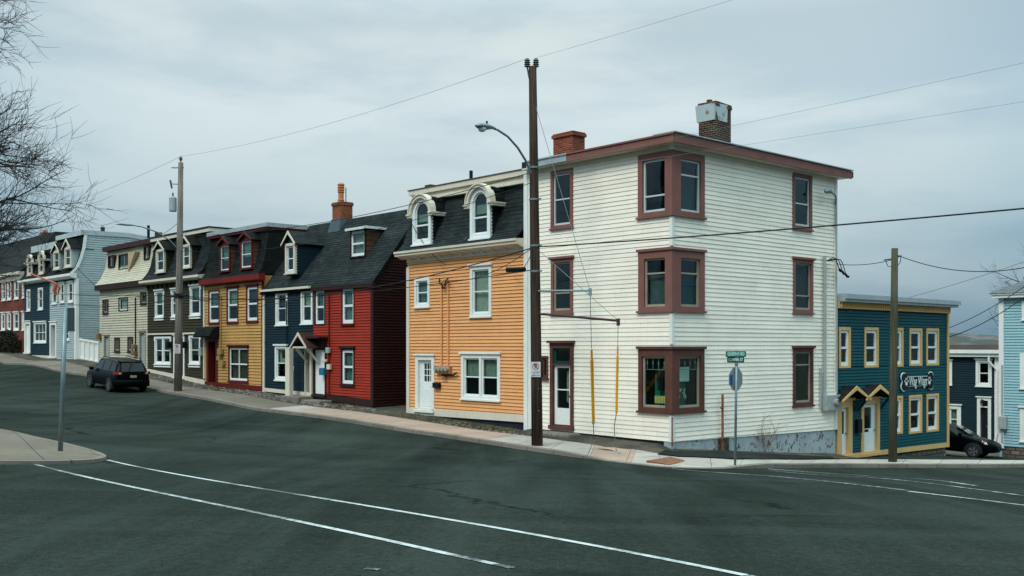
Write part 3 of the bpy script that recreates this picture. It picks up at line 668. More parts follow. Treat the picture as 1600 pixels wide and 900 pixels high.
def dormer(house, fr, px, cf, depth, kind, cheek, roofm, trim, sash, cw=.1, hk=1.0, h=.45, ov=.14, curtain=None, split=.5, cheekcourse=.12):
    a0, a1, b0, b1 = fr.rect(*px, cf)
    m = MB(); m.box(fr, a0+.01, a0+.06, b0-.1, b1, cf-depth, cf-.04); m.box(fr, a1-.06, a1-.01, b0-.1, b1, cf-depth, cf-.04)
    m.box(fr, a0+.06, a1-.06, b0-.1, b0+.02, cf-depth, cf-.09)
    n = int((b1-b0)/cheekcourse)
    for i in range(n):           # lapped boards on the cheeks
        y = b0+i*(b1-b0)/n; e = y+(b1-b0)/n
        for s, x in ((-1, a0+.01), (1, a1-.01)):
            m.quad(*[fr.P(x+s*.018, y, cf-.04), fr.P(x+s*.018, y, cf-depth), fr.P(x+s*.003, e, cf-depth), fr.P(x+s*.003, e, cf-.04)][::s])
            m.quad(*[fr.P(x, y, cf-.04), fr.P(x, y, cf-depth), fr.P(x+s*.018, y, cf-depth), fr.P(x+s*.018, y, cf-.04)])
    d = m.build('dormer', cheek, house)
    if kind == 'arch':
        am = (a0+a1)/2; R = (a1-a0)/2; sp = b1-R*.95; cc = cf
        w = MB(); iw = R-cw
        w.box(fr, a0, a0+cw, b0, sp, cc-.08, cc+.04); w.box(fr, a1-cw, a1, b0, sp, cc-.08, cc+.04); w.box(fr, a0+cw, a1-cw, b0, b0+cw, cc-.08, cc+.038)
        w.box(fr, a0-.04, a1+.04, b0-.06, b0, cc-.05, cc+.09)
        def arc(r, n=14): return [(am-r*math.cos(math.pi*i/n), sp+r*math.sin(math.pi*i/n)) for i in range(n+1)]
        o, i_ = arc(R), arc(iw)
        for k in range(14): w.prism(fr, [i_[k], i_[k+1], o[k+1], o[k]][::-1], cc-.08, cc+.04)
        s = .05; w.box(fr, a0+cw, a0+cw+s, b0+cw, sp, cc-.07, cc-.01); w.box(fr, a1-cw-s, a1-cw, b0+cw, sp, cc-.07, cc-.01)
        w.box(fr, a0+cw+s, a1-cw-s, b0+cw, b0+cw+s, cc-.07, cc-.012); mid = (b0+sp+iw*.6)/2; w.box(fr, a0+cw+s, a1-cw-s, mid-.03, mid+.03, cc-.07, cc)
        i2 = arc(iw-s)
        for k in range(14): w.prism(fr, [i2[k], i2[k+1], i_[k+1], i_[k]][::-1], cc-.07, cc-.01)
        w.build('window', sash, d)
        g = MB(); g.prism(fr, [(a0+cw, b0+cw), (a1-cw, b0+cw)]+i_[::-1], cc-.05, cc-.044); g.build('pane', GLASS, d)
        if curtain:
            g = MB(); g.box(fr, a0+cw, a1-cw, b0+(b1-b0)*curtain[0], sp+iw*.7, cc-.14, cc-.13); g.build('curtain', curtain_mat(curtain[2]), d)
        hd = MB()                      # arched hood with returns
        for rr0, rr1, cx0, cx1 in ((R-.01, R+.10*hk, cc-.1, cc+.14*hk), (R+.10*hk, R+.15*hk, cc-.1, cc+.18*hk)):
            p, q = arc(rr0), arc(rr1)
            for k in range(14): hd.prism(fr, [p[k], p[k+1], q[k+1], q[k]][::-1], cx0, cx1)
        for s0, s1 in ((a0-.2, a0+.0), (a1-.0, a1+.2)):
            hd.box(fr, s0, s1, sp-.14, sp-.06, cc-depth*.85, cc+.15); hd.box(fr, s0-.02 if s0 < a0 else s0, s1 if s0 < a0 else s1+.02, sp-.06, sp+.0, cc-depth*.85, cc+.20)
        hd.build('hood', trim, d)
        rb = MB(); q = arc(R+.10*hk)
        rb.prism(fr, q[::-1], cc-depth, cc-.1); rb.build('roof', roofm, d)
    else:
        window(d, fr, (a0, a1, b0, b1, 0), trim if trim is not None else sash, sash, cw=cw, sw=.05 if cw > .05 else .10, c=cf, sub=True, curtain=curtain, split=split)
        if kind == 'gable': gable_roof(d, fr, roofm, a0, a1, b1+.02, h, cf-depth, cf+.14, ov=ov, trim=trim, wall=cheek)
        else:
            r = MB(); r.prisma(fr, [(cf+.18, b1), (cf-depth-.6, b1+.12), (cf-depth-.6, b1+.20), (cf+.18, b1+.08)], a0-.15, a1+.15); r.build('roof', roofm, d)
            t = MB(); t.box(fr, a0-.17, a1+.17, b1-.01, b1+.1, cf+.183, cf+.21); t.box(fr, a1+.153, a1+.175, b1+.02, b1+.13, cf-depth*.9, cf+.18); t.build('fascia', flat('white_fascia', (205, 208, 205)), d)
    return d
def chimney(parent, base, sx, sy, h, brick, capm, rot=0, pots=1, potm=None, flare=.06):
    fr = Frame(base, Vector((math.cos(rot), math.sin(rot), 0)), Vector((math.sin(rot), -math.cos(rot), 0)))
    m = MB(); m.box(fr, -sx/2, sx/2, 0, h-.16, -sy/2, sy/2); o = m.build('chimney', brick, parent)
    m = MB(); m.box(fr, -sx/2-flare, sx/2+flare, h-.16, h-.05, -sy/2-flare, sy/2+flare); m.box(fr, -sx/2-.02, sx/2+.02, h-.05, h, -sy/2-.02, sy/2+.02); m.build('chimney_cap', capm, o)
    for i in range(pots):
        x = (i-(pots-1)/2)*sx*.5; m = MB(); q = fr.P(x, h, 0)
        m.lathe(q, [(.11, 0), (.12, .06), (.10, .1), (.10, .26), (.12, .29), (.10, .32), (.12, .36), (.10, .39), (.11, .44), (.07, .46)], 12); m.build('chimney_pot', potm or flat('clay_pot', (150, 92, 60), .8), o)
    return o
def conduit(parent, pts, r, mat, name='conduit'): m = MB(); m.tube(pts, r, 8); return m.build(name, mat, parent)
# paints
P_WHITE = paint('cream_white_siding', (243, 233, 217), .55, .045, .16, (.30, .23, .15))
P_WTRIM = paint('white_trim', (222, 222, 216), .5, .05, .12)
P_CTRIM = paint('cream_trim', (208, 198, 180), .55, .06, .18)
P_BROWN = paint('brown_trim', (126, 86, 78), .6, .12, .25)
P_DBROWN = paint('stained_brown_trim', (92, 60, 52), .65, .25, .6, (.03, .025, .02))
P_ORANGE = paint('orange_siding', (224, 160, 105), .55, .05, .14)
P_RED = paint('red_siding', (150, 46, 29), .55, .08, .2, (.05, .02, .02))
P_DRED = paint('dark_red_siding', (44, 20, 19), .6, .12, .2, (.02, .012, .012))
P_DKBR = paint('dark_brown_trim', (48, 32, 30), .6)
P_NAVY = paint('navy_siding', (14, 36, 46), .5, .08, .15)
P_YEL = paint('yellow_siding', (186, 142, 82), .55, .08, .2)
P_MAR = paint('maroon_trim', (96, 28, 26), .55, .1)
P_OLI = paint('olive_siding', (52, 49, 33), .6, .1, .15)
P_CREAM = paint('cream_siding', (184, 177, 156), .6, .08, .22)
P_LBLUE = paint('light_blue_siding', (160, 173, 173), .55, .06, .12)
P_DNAVY = paint('far_navy_siding', (12, 40, 50), .5, .08, .1)
P_TEAL = paint('teal_siding', (0, 70, 76), .5, .08, .12, (.01, .03, .035))
P_TAN = paint('tan_trim', (206, 168, 112), .55, .06, .2)
P_SKY = paint('sky_blue_siding', (142, 180, 186), .55, .05, .12)
P_SLATE = paint('slate_blue_siding', (18, 42, 50), .55, .08, .1)
P_GREEN = paint('dark_green_paint', (28, 62, 56), .5)
P_ROOFM = flat('galvanised_flashing', (165, 174, 176), .4, .3)
BR_RED = bricks('weathered_red_brick', (138, 60, 38), (84, 40, 30), (128, 104, 88), .21, .072, .009, .9, .3, .5)
BR_DARK = bricks('dark_brick', (74, 52, 40), (38, 30, 26), (120, 108, 94), .21, .075, .012, .9, .35, .5)
BR_ORG = bricks('orange_brick', (150, 84, 54), (120, 62, 42), (110, 90, 75), .21, .072, .009, .9, .3, .5)
def gb(fr, a, c=0): p = fr.P(a, 0, c); return gz(p.x, p.y)
def base_thing(name, fr, a, label, cat='house', c=0):
    p = fr.P(a, 0, c); return thing(name, Vector((p.x, p.y, gz(p.x, p.y))), label, cat)
def A(x, y, c=0): return FR.px(x, y, c)

# ================================================================== WHITE CORNER BUILDING
R_ = base_thing('corner_building', FR, 0, 'three storey white clapboard corner building with brown window trim and flat roof')
AL = -6.24; WR = 9.2; ZT = 6.02
holes = []; sholes = []
def wpair(y_t, y_b, capd, mat, x0, x1, sl, sr, sash, split, wide, cols=1, cap=True):
    """a window that wraps round the corner: two glazed openings in one casing"""
    b1 = (HY-y_t)*30.5/1600; b0 = (HY-y_b)*30.5/1600
    m = MB(); af = FR.px(x0, 0)[0]; as_ = SD.px(x1, 0)[0]; s0, s1 = FR.px(sl[0], 0)[0], FR.px(sl[1], 0)[0]; t0, t1 = SD.px(sr[0], 0)[0], SD.px(sr[1], 0)[0]
    j0, j1 = b0+.12, b1-.22 if cap else b1-.2
    pr = .06
    m.box(FR, af, s0, b0, b1, -.08, pr); m.box(FR, s1, pr, b0, b1, -.08, pr)
    m.box(FR, s0, s1, j1, b1, -.08, pr-.002); m.box(FR, s0, s1, b0, j0, -.08, pr-.002)
    m.box(SD, .081, t0, b0, b1, -.08, pr-.001); m.box(SD, t1, as_, b0, b1, -.08, pr); m.box(SD, t0, t1, j1, b1, -.08, pr-.002); m.box(SD, t0, t1, b0, j0, -.08, pr-.002)
    m.box(FR, af-.06, .10, b0-.06, b0+.002, -.05, .10); m.box(SD, .051, as_+.06, b0-.058, b0+.002, -.05, .10)
    if cap: m.box(FR, af-.05, .11, b1, b1+.08, -.05, .11); m.box(SD, .051, as_+.05, b1+.001, b1+.078, -.05, .11)
    w = m.build('window', mat, R_); pn = MB(); s = MB()
    for fr, k0, k1 in ((FR, s0, s1), (SD, t0, t1)):
        sw = .06; s.box(fr, k0, k0+sw, j0, j1, -.07, -.01); s.box(fr, k1-sw, k1, j0, j1, -.07, -.01)
        s.box(fr, k0+sw, k1-sw, j0, j0+sw*1.2, -.07, -.012); s.box(fr, k0+sw, k1-sw, j1-sw, j1, -.07, -.012)
        sp = split[0] if fr is FR else split[1]
        if sp: q = j0+(j1-j0)*sp; s.box(fr, k0+sw, k1-sw, q-.025, q+.025, -.07, -.005)
        pn.box(fr, k0+.01, k1-.01, j0+.01, j1-.01, -.05, -.044)
    s.build('sash', sash, w); pn.build('pane', GLASS, w)
    holes.append((s0-.02, s1+.02, j0-.02, j1+.02)); sholes.append((t0-.02, t1+.02, j0-.02, j1+.02))
    return w, (s0, s1, j0, j1), (t0, t1)
P_OLDS = paint('weathered_sash', (150, 142, 128), .6, .15, .4)
P_GSASH = paint('grey_white_sash', (192, 198, 198), .5, .05, .1)
w3, f3, g3 = wpair(234.5, 334, 0, P_BROWN, 998.5, 1099, (1005.6, 1040.8), (1061.7, 1093), P_GSASH, (.31, .70), 0, cap=False)
w2, f2, g2 = wpair(390, 484.5, 0, P_BROWN, 999, 1099, (1008, 1041), (1061.8, 1092), P_OLDS, (.69, .69), 0)
w1, f1, g1 = wpair(545.5, 644.5, 0, P_DBROWN, 999, 1098.5, (1004.6, 1041.3), (1059.3, 1093), P_OLDS, (0, 0), 0)
MB().box(FR, f2[0]+.05, f2[1]-.05, f2[2]+.02, f2[2]+(f2[3]-f2[2])*.66, -.20, -.19).build('curtain', flat('lace', (88, 98, 98), .9), w2)
MB().box(SD, g2[0]+.05, g2[1]-.05, f2[2]+.02, f2[2]+(f2[3]-f2[2])*.66, -.20, -.19).build('curtain', flat('teal_curtain', (30, 66, 70), .9), w2)
MB().box(SD, g3[0]+.05, g3[1]-.05, f3[2]+.02, f3[2]+(f3[3]-f3[2])*.70, -.20, -.19).build('curtain', flat('grey_blind', (58, 68, 72), .9), w3)
# leaded transom strips in the shop window
lead = flat('leaded_glass', (120, 160, 150), .3)
for fr, k0, k1 in ((FR, f1[0], f1[1]), (SD, g1[0], g1[1])):
    lm = MB(); y0 = f1[2]+(f1[3]-f1[2])*.74; lm.box(fr, k0+.07, k1-.07, y0-.01, y0+.01, -.066, -.052)
    for q in range(4):
        x = k0+(k1-k0)*(.14+.24*q); lm.box(fr, x-.008, x+.008, y0+.01, f1[3]-.08, -.066, -.052)
        lm.add([fr.P(x, f1[3]-.14, -.054), fr.P(x+.035, f1[3]-.2, -.054), fr.P(x, f1[3]-.27, -.054), fr.P(x-.035, f1[3]-.2, -.054)], [(0, 3, 2, 1)])
    lm.build('leaded_strip', lead, w1)

hole = lambda *k, **q: holes.append(window(R_, FR, *k, **q)); shole = lambda *k, **q: sholes.append(window(R_, SD, *k, **q))
hole((861.5, 896, 265.5, 356), P_BROWN, P_GSASH, cw=.12, split=.5)
hole((862, 896, 404, 489.5), P_BROWN, P_OLDS, cw=.12, split=.36, cap=True)
hole((846, 857.3, 556, 592), P_DBROWN, P_DBROWN, cw=.07, split=None)
shole((1237.6, 1267.6, 272, 358.2), P_BROWN, P_GSASH, cw=.13, split=.46)
shole((1238.4, 1269.2, 405.5, 488.8), P_BROWN, P_OLDS, cw=.13, split=.30, cap=True, curtain=(0, .75, (60, 58, 52)))
shole((1238.2, 1269.4, 543.5, 633.5), P_DBROWN, P_OLDS, cw=.13, split=.74, cap=True)
# entrance door with green transom and storm door
dr = FR.rect(860.8, 897, 536, 667.5); i0, i1 = dr[0]+.13, dr[1]-.13
m = MB(); m.box(FR, dr[0], i0, dr[2], dr[3], -.12, .06); m.box(FR, i1, dr[1], dr[2], dr[3], -.12, .06); m.box(FR, i0, i1, dr[3]-.17, dr[3], -.12, .058); m.box(FR, dr[0]-.06, dr[1]+.06, dr[3], dr[3]+.08, -.05, .16)
ym = FR.px(878, 571)[1]; m.box(FR, i0, i1, ym, ym+.05, -.12, .055); fo = m.build('door_frame', P_DBROWN, R_)
m = MB(); t0, t1 = ym+.05, dr[3]-.17
m.box(FR, i0, i0+.1, t0, t1, -.1, -.02); m.box(FR, i1-.1, i1, t0, t1, -.1, -.02); m.box(FR, i0+.1, i1-.1, t0, t0+.1, -.1, -.022); m.box(FR, i0+.1, i1-.1, t1-.08, t1, -.1, -.022); m.build('transom', P_GREEN, R_)
MB().box(FR, i0+.1, i1-.1, t0+.1, t1-.08, -.07, -.064).build('pane', GLASS, fo)
m = MB(); j0, j1 = dr[2]+.08, ym; gl0 = j0+(j1-j0)*.28
m.box(FR, i0+.02, i0+.13, j0, j1, -.09, -.03); m.box(FR, i1-.12, i1-.02, j0, j1, -.09, -.03); m.box(FR, i0+.13, i1-.12, j0, gl0, -.09, -.032); m.box(FR, i0+.13, i1-.12, j1-.08, j1, -.09, -.032)
gm = j0+(j1-j0)*.59; m.box(FR, i0+.13, i1-.12, gm-.02, gm+.02, -.09, -.035); dd = m.build('door', P_WTRIM, R_)
MB().box(FR, i0+.13, i1-.12, gl0, j1-.08, -.065, -.059).build('pane', GLASS, dd)
cm = MB()
for i in range(15): q = i/14; cm.v += [FR.P(i1-.14-.26*q, gl0+.12+.1*q*q, -.2+.02*math.sin(i*2)), FR.P(i1-.14-.2*q-.05*q*q, j1-.18, -.2+.02*math.sin(i*2))]
for i in range(14): cm.f.append((2*i, 2*i+1, 2*i+3, 2*i+2))
cm.build('curtain', curtain_mat((190, 186, 172)), dd)
m = MB(); m.tube([FR.P(i1-.07, j0+.95, -.03), FR.P(i1-.07, j0+.95, .02)], .025, 8); m.build('handle', M_BLACK, dd)
holes.append((dr[0]+.1, dr[1]-.1, dr[2]-.05, dr[3]-.1))
m = MB(); m.box(FR, dr[0]-.02, dr[1]+.02, dr[2]-.08, dr[2]+.05, -.3, .12); m.build('threshold', P_DBROWN, R_)
m = MB(); m.box(FR, dr[0]-.1, dr[1]+.35, gb(FR, -5)-.2, gb(FR, -5)+.28, .02, .62); m.build('step', M_KERB, R_, bevel=.05)
# walls: siding with its real laps
b_l, b_c, b_r = FR.px(832, 669), (0.0, FR.px(1051, 691)[1]), SD.px(1306, 671)
clap(R_, FR, P_WHITE, AL, 0, -3.4, ZT-.02, holes, [above((b_l[0], b_l[1]), b_c)], course=.137, lip=.018)
clap(R_, SD, P_WHITE, 0, WR, -3.4, ZT-.02, sholes, [above(b_c, b_r)], course=.137, lip=.018)
for zb, zt, wd in ((b_c[1], f1[2]-.2, .07), (f1[3]+.36, f2[2]-.2, .055), (f2[3]+.34, f3[2]-.2, .055), (f3[3]+.22, ZT, .04)):
    m = MB(); m.prism(Frame(C0, Vector((1, 0, 0)), Vector((0, -1, 0))), [(0, zb), (.1, zb), (.1, zt), (0, zt)], 0, .1) if False else m.box(FR, -wd, .05, zb, zt, -.02, .05); m.box(SD, -.02, wd, zb, zt, -.02, .052); m.build('corner_board', P_WTRIM, R_)
boxm = lambda parent, name, mat, fr, *b, **k: MB().box(fr, *b).build(name, mat, parent, **k)
boxm(R_, 'corner_board', P_WTRIM, FR, AL, AL+.17, -3.25, ZT, -.02, .05); boxm(R_, 'corner_board', P_WTRIM, SD, WR-.12, WR+.02, b_r[1], ZT, -.02, .05)
m = MB(); m.tube([FR.P(.06, b_c[1]-.12, .06), FR.P(.06, f1[2]-.25, .06)], .022, 6); m.build('exposed_corner', M_RUST, R_)
FB = Frame(C0+D*6.24, D*1, E_)  # rear
m = MB(); m.box(SD, 0, WR, -5.2, ZT, -6.24, -6.14); m.box(SD, WR-.12, WR-.02, -5.2, ZT, -6.14, -.13); m.build('wall', planks('white_siding_far', (215, 207, 196)), R_)
core(R_, FR, -5.3, -1.0, -3.2, 5.7, -1.0, -8.2)
m = MB(); pts = [(0.0, b_c[1]+.02), (0, -4.6), (WR, -4.9), (WR, b_r[1]+.02)]; m.prism(SD, pts, -.3, -.015); m.build('foundation', M_PEEL, R_)
m = MB(); m.prism(FR, [(AL, -3.4), (-.02, -3.7), (-.02, b_c[1]+.01), (AL, b_l[1]+.01)], -.3, -.035); m.build('foundation', paint('black_foundation', (38, 40, 42), .8), R_)
# eaves and roof
m = MB(); o = .34
m.box(FR, AL-.0, o, ZT-.02, ZT+.03, -WR-.3, o); m.build('soffit', P_CTRIM, R_)
m = MB(); m.box(FR, -4.05, o+.03, ZT-.03, ZT+.24, o+.001, o+.05); m.box(SD, -o-.0, WR+.42, ZT-.03, ZT+.235, o-.01, o+.052); m.box(FR, -4.05, o+.06, ZT+.20, ZT+.25, o+.04, o+.09); m.build('cornice', P_BROWN, R_)
m = MB(); m.box(FR, AL+.3, -4.05, ZT-.0, ZT+.22, o+.001, o+.06); m.box(FR, AL+.3, -4.0, ZT+.2, ZT+.245, -.3, o+.1); m.box(SD, -o-.06, WR+.46, ZT+.252, ZT+.285, -.4, o+.10); m.build('flashing', P_ROOFM, R_)
m = MB(); m.box(FR, AL, o, ZT+.03, ZT+.245, -WR-.6, o); m.build('roof', M_TAR, R_)
m = MB(); m.box(FR, AL+.17, 0, ZT-.16, ZT-.02, 0.021, .04); m.box(SD, 0, WR-.12, ZT-.16, ZT-.02, .021, .04); m.build('frieze', P_CTRIM, R_)
# chimneys
p = FR.px(889, 240, -2.6); chimney(R_, FR.P(p[0], 6.2, -2.6), 1.0, .62, 1.55, BR_RED, BR_RED, AN-math.pi/2+.0, 0, flare=.05)
p = SD.px(1117, 222, -1.7); q = SD.P(p[0], 6.2, -1.7)
ch = chimney(R_, q, .98, .66, 1.98, BR_DARK, BR_DARK, math.pi/2-AN-.0, 0, flare=.03)
fr = Frame(q, E_, -D); m = MB()
s0, s1, c0_, c1_ = -.50, .50, -.34, .34
m.hexa([fr.P(s0-.02, 1.35, c1_+.02), fr.P(.2, 1.35, c1_+.02), fr.P(.2, 1.35, c0_-.02), fr.P(s0-.02, 1.35, c0_-.02), fr.P(s0-.07, 1.90, c1_+.05), fr.P(.2, 1.93, c1_+.05), fr.P(.2, 1.93, c0_-.05), fr.P(s0-.07, 1.90, c0_-.05)])
def rustyzinc():
    m_, t, p_ = base_mat('rusty_zinc'); v = coords(t); o_ = mixc(t, (.50, .56, .56), (.35, .15, .06), thr(t, noise(t, v, 3.5, 5, .6), .56, .66)); t.links.new(o_, p_.inputs['Base Color']); p_.inputs['Roughness'].default_value = .5; p_.inputs['Metallic'].default_value = .3; return m_
m.build('chimney_cap', rustyzinc(), ch)
for x in (-.3, .05): m = MB(); m.lathe(fr.P(x, 1.92, 0), [(.09, 0), (.09, .1), (.10, .12), (.10, .17), (.06, .18)], 12); m.build('chimney_pot', flat('sooty_pot', (92, 52, 44), .8), ch)
# conduit, meter box and lamp on the side wall
GREYB = flat('grey_box', (150, 160, 158), .5)
a, b = SD.px(1285, 400); b2 = SD.px(1285, 640)[1]; conduit(R_, [SD.P(a, b, .09), SD.P(a, b2, .09)], .055, GREYB)
k0, k1, kb0, kb1 = SD.rect(1283, 1305.5, 617, 640.5); mbx = MB().box(SD, k0, k1, kb0, kb1, .02, .24).build('meter_box', GREYB, R_, bevel=.01)
for dx in (.35, .72): m = MB(); x = k0+(k1-k0)*(.5+dx*.5)-.1; m.tube([SD.P(x, (kb0+kb1)/2+.02, .24), SD.P(x, (kb0+kb1)/2+.02, .36)], [.13, .11], 14); m.build('meter', flat('meter_glass', (150, 150, 140), .2), mbx)
a2 = SD.px(1280, 0)[0]; conduit(R_, [SD.P(a2, SD.px(1280, 575)[1], .06), SD.P(a2, SD.px(1280, 638)[1], .06)], .035, GREYB)
aw = SD.px(1303.5, 0)[0]; conduit(R_, [SD.P(aw, SD.px(1303, 315)[1], .08), SD.P(aw, SD.px(1303, 610)[1], .08)], .03, GREYB)
l0 = SD.px(1303, 313); m = MB(); m.tube([SD.P(l0[0], l0[1]-.15, .06), SD.P(l0[0]-.02, l0[1]+.05, .10), SD.P(l0[0]-.25, l0[1]+.14, .2), SD.P(l0[0]-.7, l0[1]+.17, .3)], .03, 8); la = m.build('wall_lamp', M_STEEL, R_)
m = MB(); m.tube([SD.P(l0[0]-.65, l0[1]+.18, .3), SD.P(l0[0]-.8, l0[1]+.2, .32), SD.P(l0[0]-1.1, l0[1]+.18, .36), SD.P(l0[0]-1.22, l0[1]+.14, .38)], [.04, .085, .09, .04], 10); m.build('lamp_head', M_STEEL, la)
# service cable drip loops
m = MB(); s = SD.px(1287, 408)
for k in range(3):
    pts = [SD.P(s[0], s[1], .08)]+[SD.P(s[0]+t*.6+.05*k, s[1]+.18*math.sin(t*3.0)-.28*t*t-.1*k*t, .25+.1*k) for t in (0.15, .35, .6, .8, 1)]; m.tube(pts, .016, 6)
    e = pts[-1]; m.tube([e, e+Vector((.05, 0, -.08)), e+Vector((.12, 0, -.09))], .045, 6)
m.build('service_cable', M_BLACK, R_)
# dark gas pipe: rusty standpipe against the wall
t0 = SD.px(1129, 616, .14); t1 = SD.px(1129, 701, .14); m = MB(); m.tube([SD.P(t1[0], t1[1]-.1, .14), SD.P(t0[0], t0[1], .14)], .04, 10)
m.tube([SD.P(t1[0], t0[1]-.42, .14), SD.P(t1[0]-.12, t0[1]-.42, .16)], .03, 8); m.tube([SD.P(t1[0]-.03, t1[1]+.3, .14), SD.P(t1[0]-.03, t1[1]+.35, .14)], .06, 8)
m.build('vent_pipe', rustmat('flaking_rusty_pipe'), R_)
k0, k1, kb0, kb1 = SD.rect(1122, 1138, 684, 708); MB().box(SD, k0, k1, kb0, kb1, -.01, .03).build('hatch', paint('rotten_hatch', (60, 58, 54), .8, .3, .6, chips=.6), R_)

m = MB()
for i in range(6): x = f1[0]+.28+i*.115; m.box(FR, x, x+.095, f1[2]+.12, f1[2]+.34, -.3, -.22)
m.build('display_cartons', flat('yellow_carton', (235, 205, 130), .7), w1)['kind'] = 'stuff'
m = MB(); m.box(FR, f1[0]+.1, f1[1]-.1, f1[2]+.05, f1[3]-.55, -.46, -.45); m.build('display_board', flat('teal_glow_card', (44, 128, 112), .9), w1)  # backing board; the teal glow inside the shop is put into its colour
y0 = f1[2]
m = MB(); m.box(SD, g1[0]+.10, g1[0]+.80, y0+.78, y0+1.22, -.22, -.21); ps = m.build('poster', flat('poster_paper', (225, 235, 232), .8), w1)
def txt(s, name, fr, a, b, c, size, mat, parent, align='CENTER', shear=0.0, ext=.002, sx=1.0, bold=0.0):
    cu = bpy.data.curves.new('lettering', 'FONT'); cu.body = s; cu.size = size; cu.align_x = align; cu.align_y = 'CENTER'; cu.extrude = ext; cu.shear = shear; cu.offset = bold; cu.resolution_u = 3
    o = bpy.data.objects.new('lettering', cu); COL.objects.link(o); dg = bpy.context.evaluated_depsgraph_get(); dg.update()
    me = bpy.data.meshes.new_from_object(o.evaluated_get(dg)); bpy.data.objects.remove(o); off = origin_of(parent)
    for v in me.vertices:
        v.co = fr.P(a+v.co.x*sx, b+v.co.y, c+v.co.z)-off
    me.materials.clear(); me.materials.append(mat); me.name = name
    n = bpy.data.objects.new(name, me); COL.objects.link(n); n.parent = parent; return n
m = MB(); rnd0 = random.Random(8)
for k in range(16):
    x = g1[0]+.14+rnd0.random()*.5; z = y0+.14+rnd0.random()*.5; m.tube([SD.P(x, z, -.24), SD.P(x+rnd0.uniform(-.07, .07), z+rnd0.uniform(.03, .12), -.22), SD.P(x+rnd0.uniform(-.1, .1), z+rnd0.uniform(.08, .2), -.24)], .018, 5)
m.build('ornament', flat('pale_ornament', (215, 232, 228), .6), w1)['kind'] = 'stuff'
m = MB(); m.tube([FR.P(f1[0]+.42, y0+.5, -.35), FR.P(f1[0]+.46, y0+.9, -.35), FR.P(f1[0]+.44, y0+1.25, -.35), FR.P(f1[0]+.47, y0+1.5, -.35)], [.10, .17, .13, .19], 10); m.build('dark_drape', M_DARK, w1)
m = MB(); m.box(SD, g1[0]+.07, g1[1]-.07, y0+.02, f1[3]-.5, -.5, -.49); m.build('display_board', flat('teal_glow_card', (44, 128, 112), .9), w1)  # side pane backing, with the same interior glow put into its green
INK = flat('dark_ink', (40, 52, 56), .8)
m = MB()
for i in range(2): m.box(SD, g1[0]+.15, g1[0]+.72, y0+1.02-i*.09, y0+1.05-i*.09, -.209, -.206)
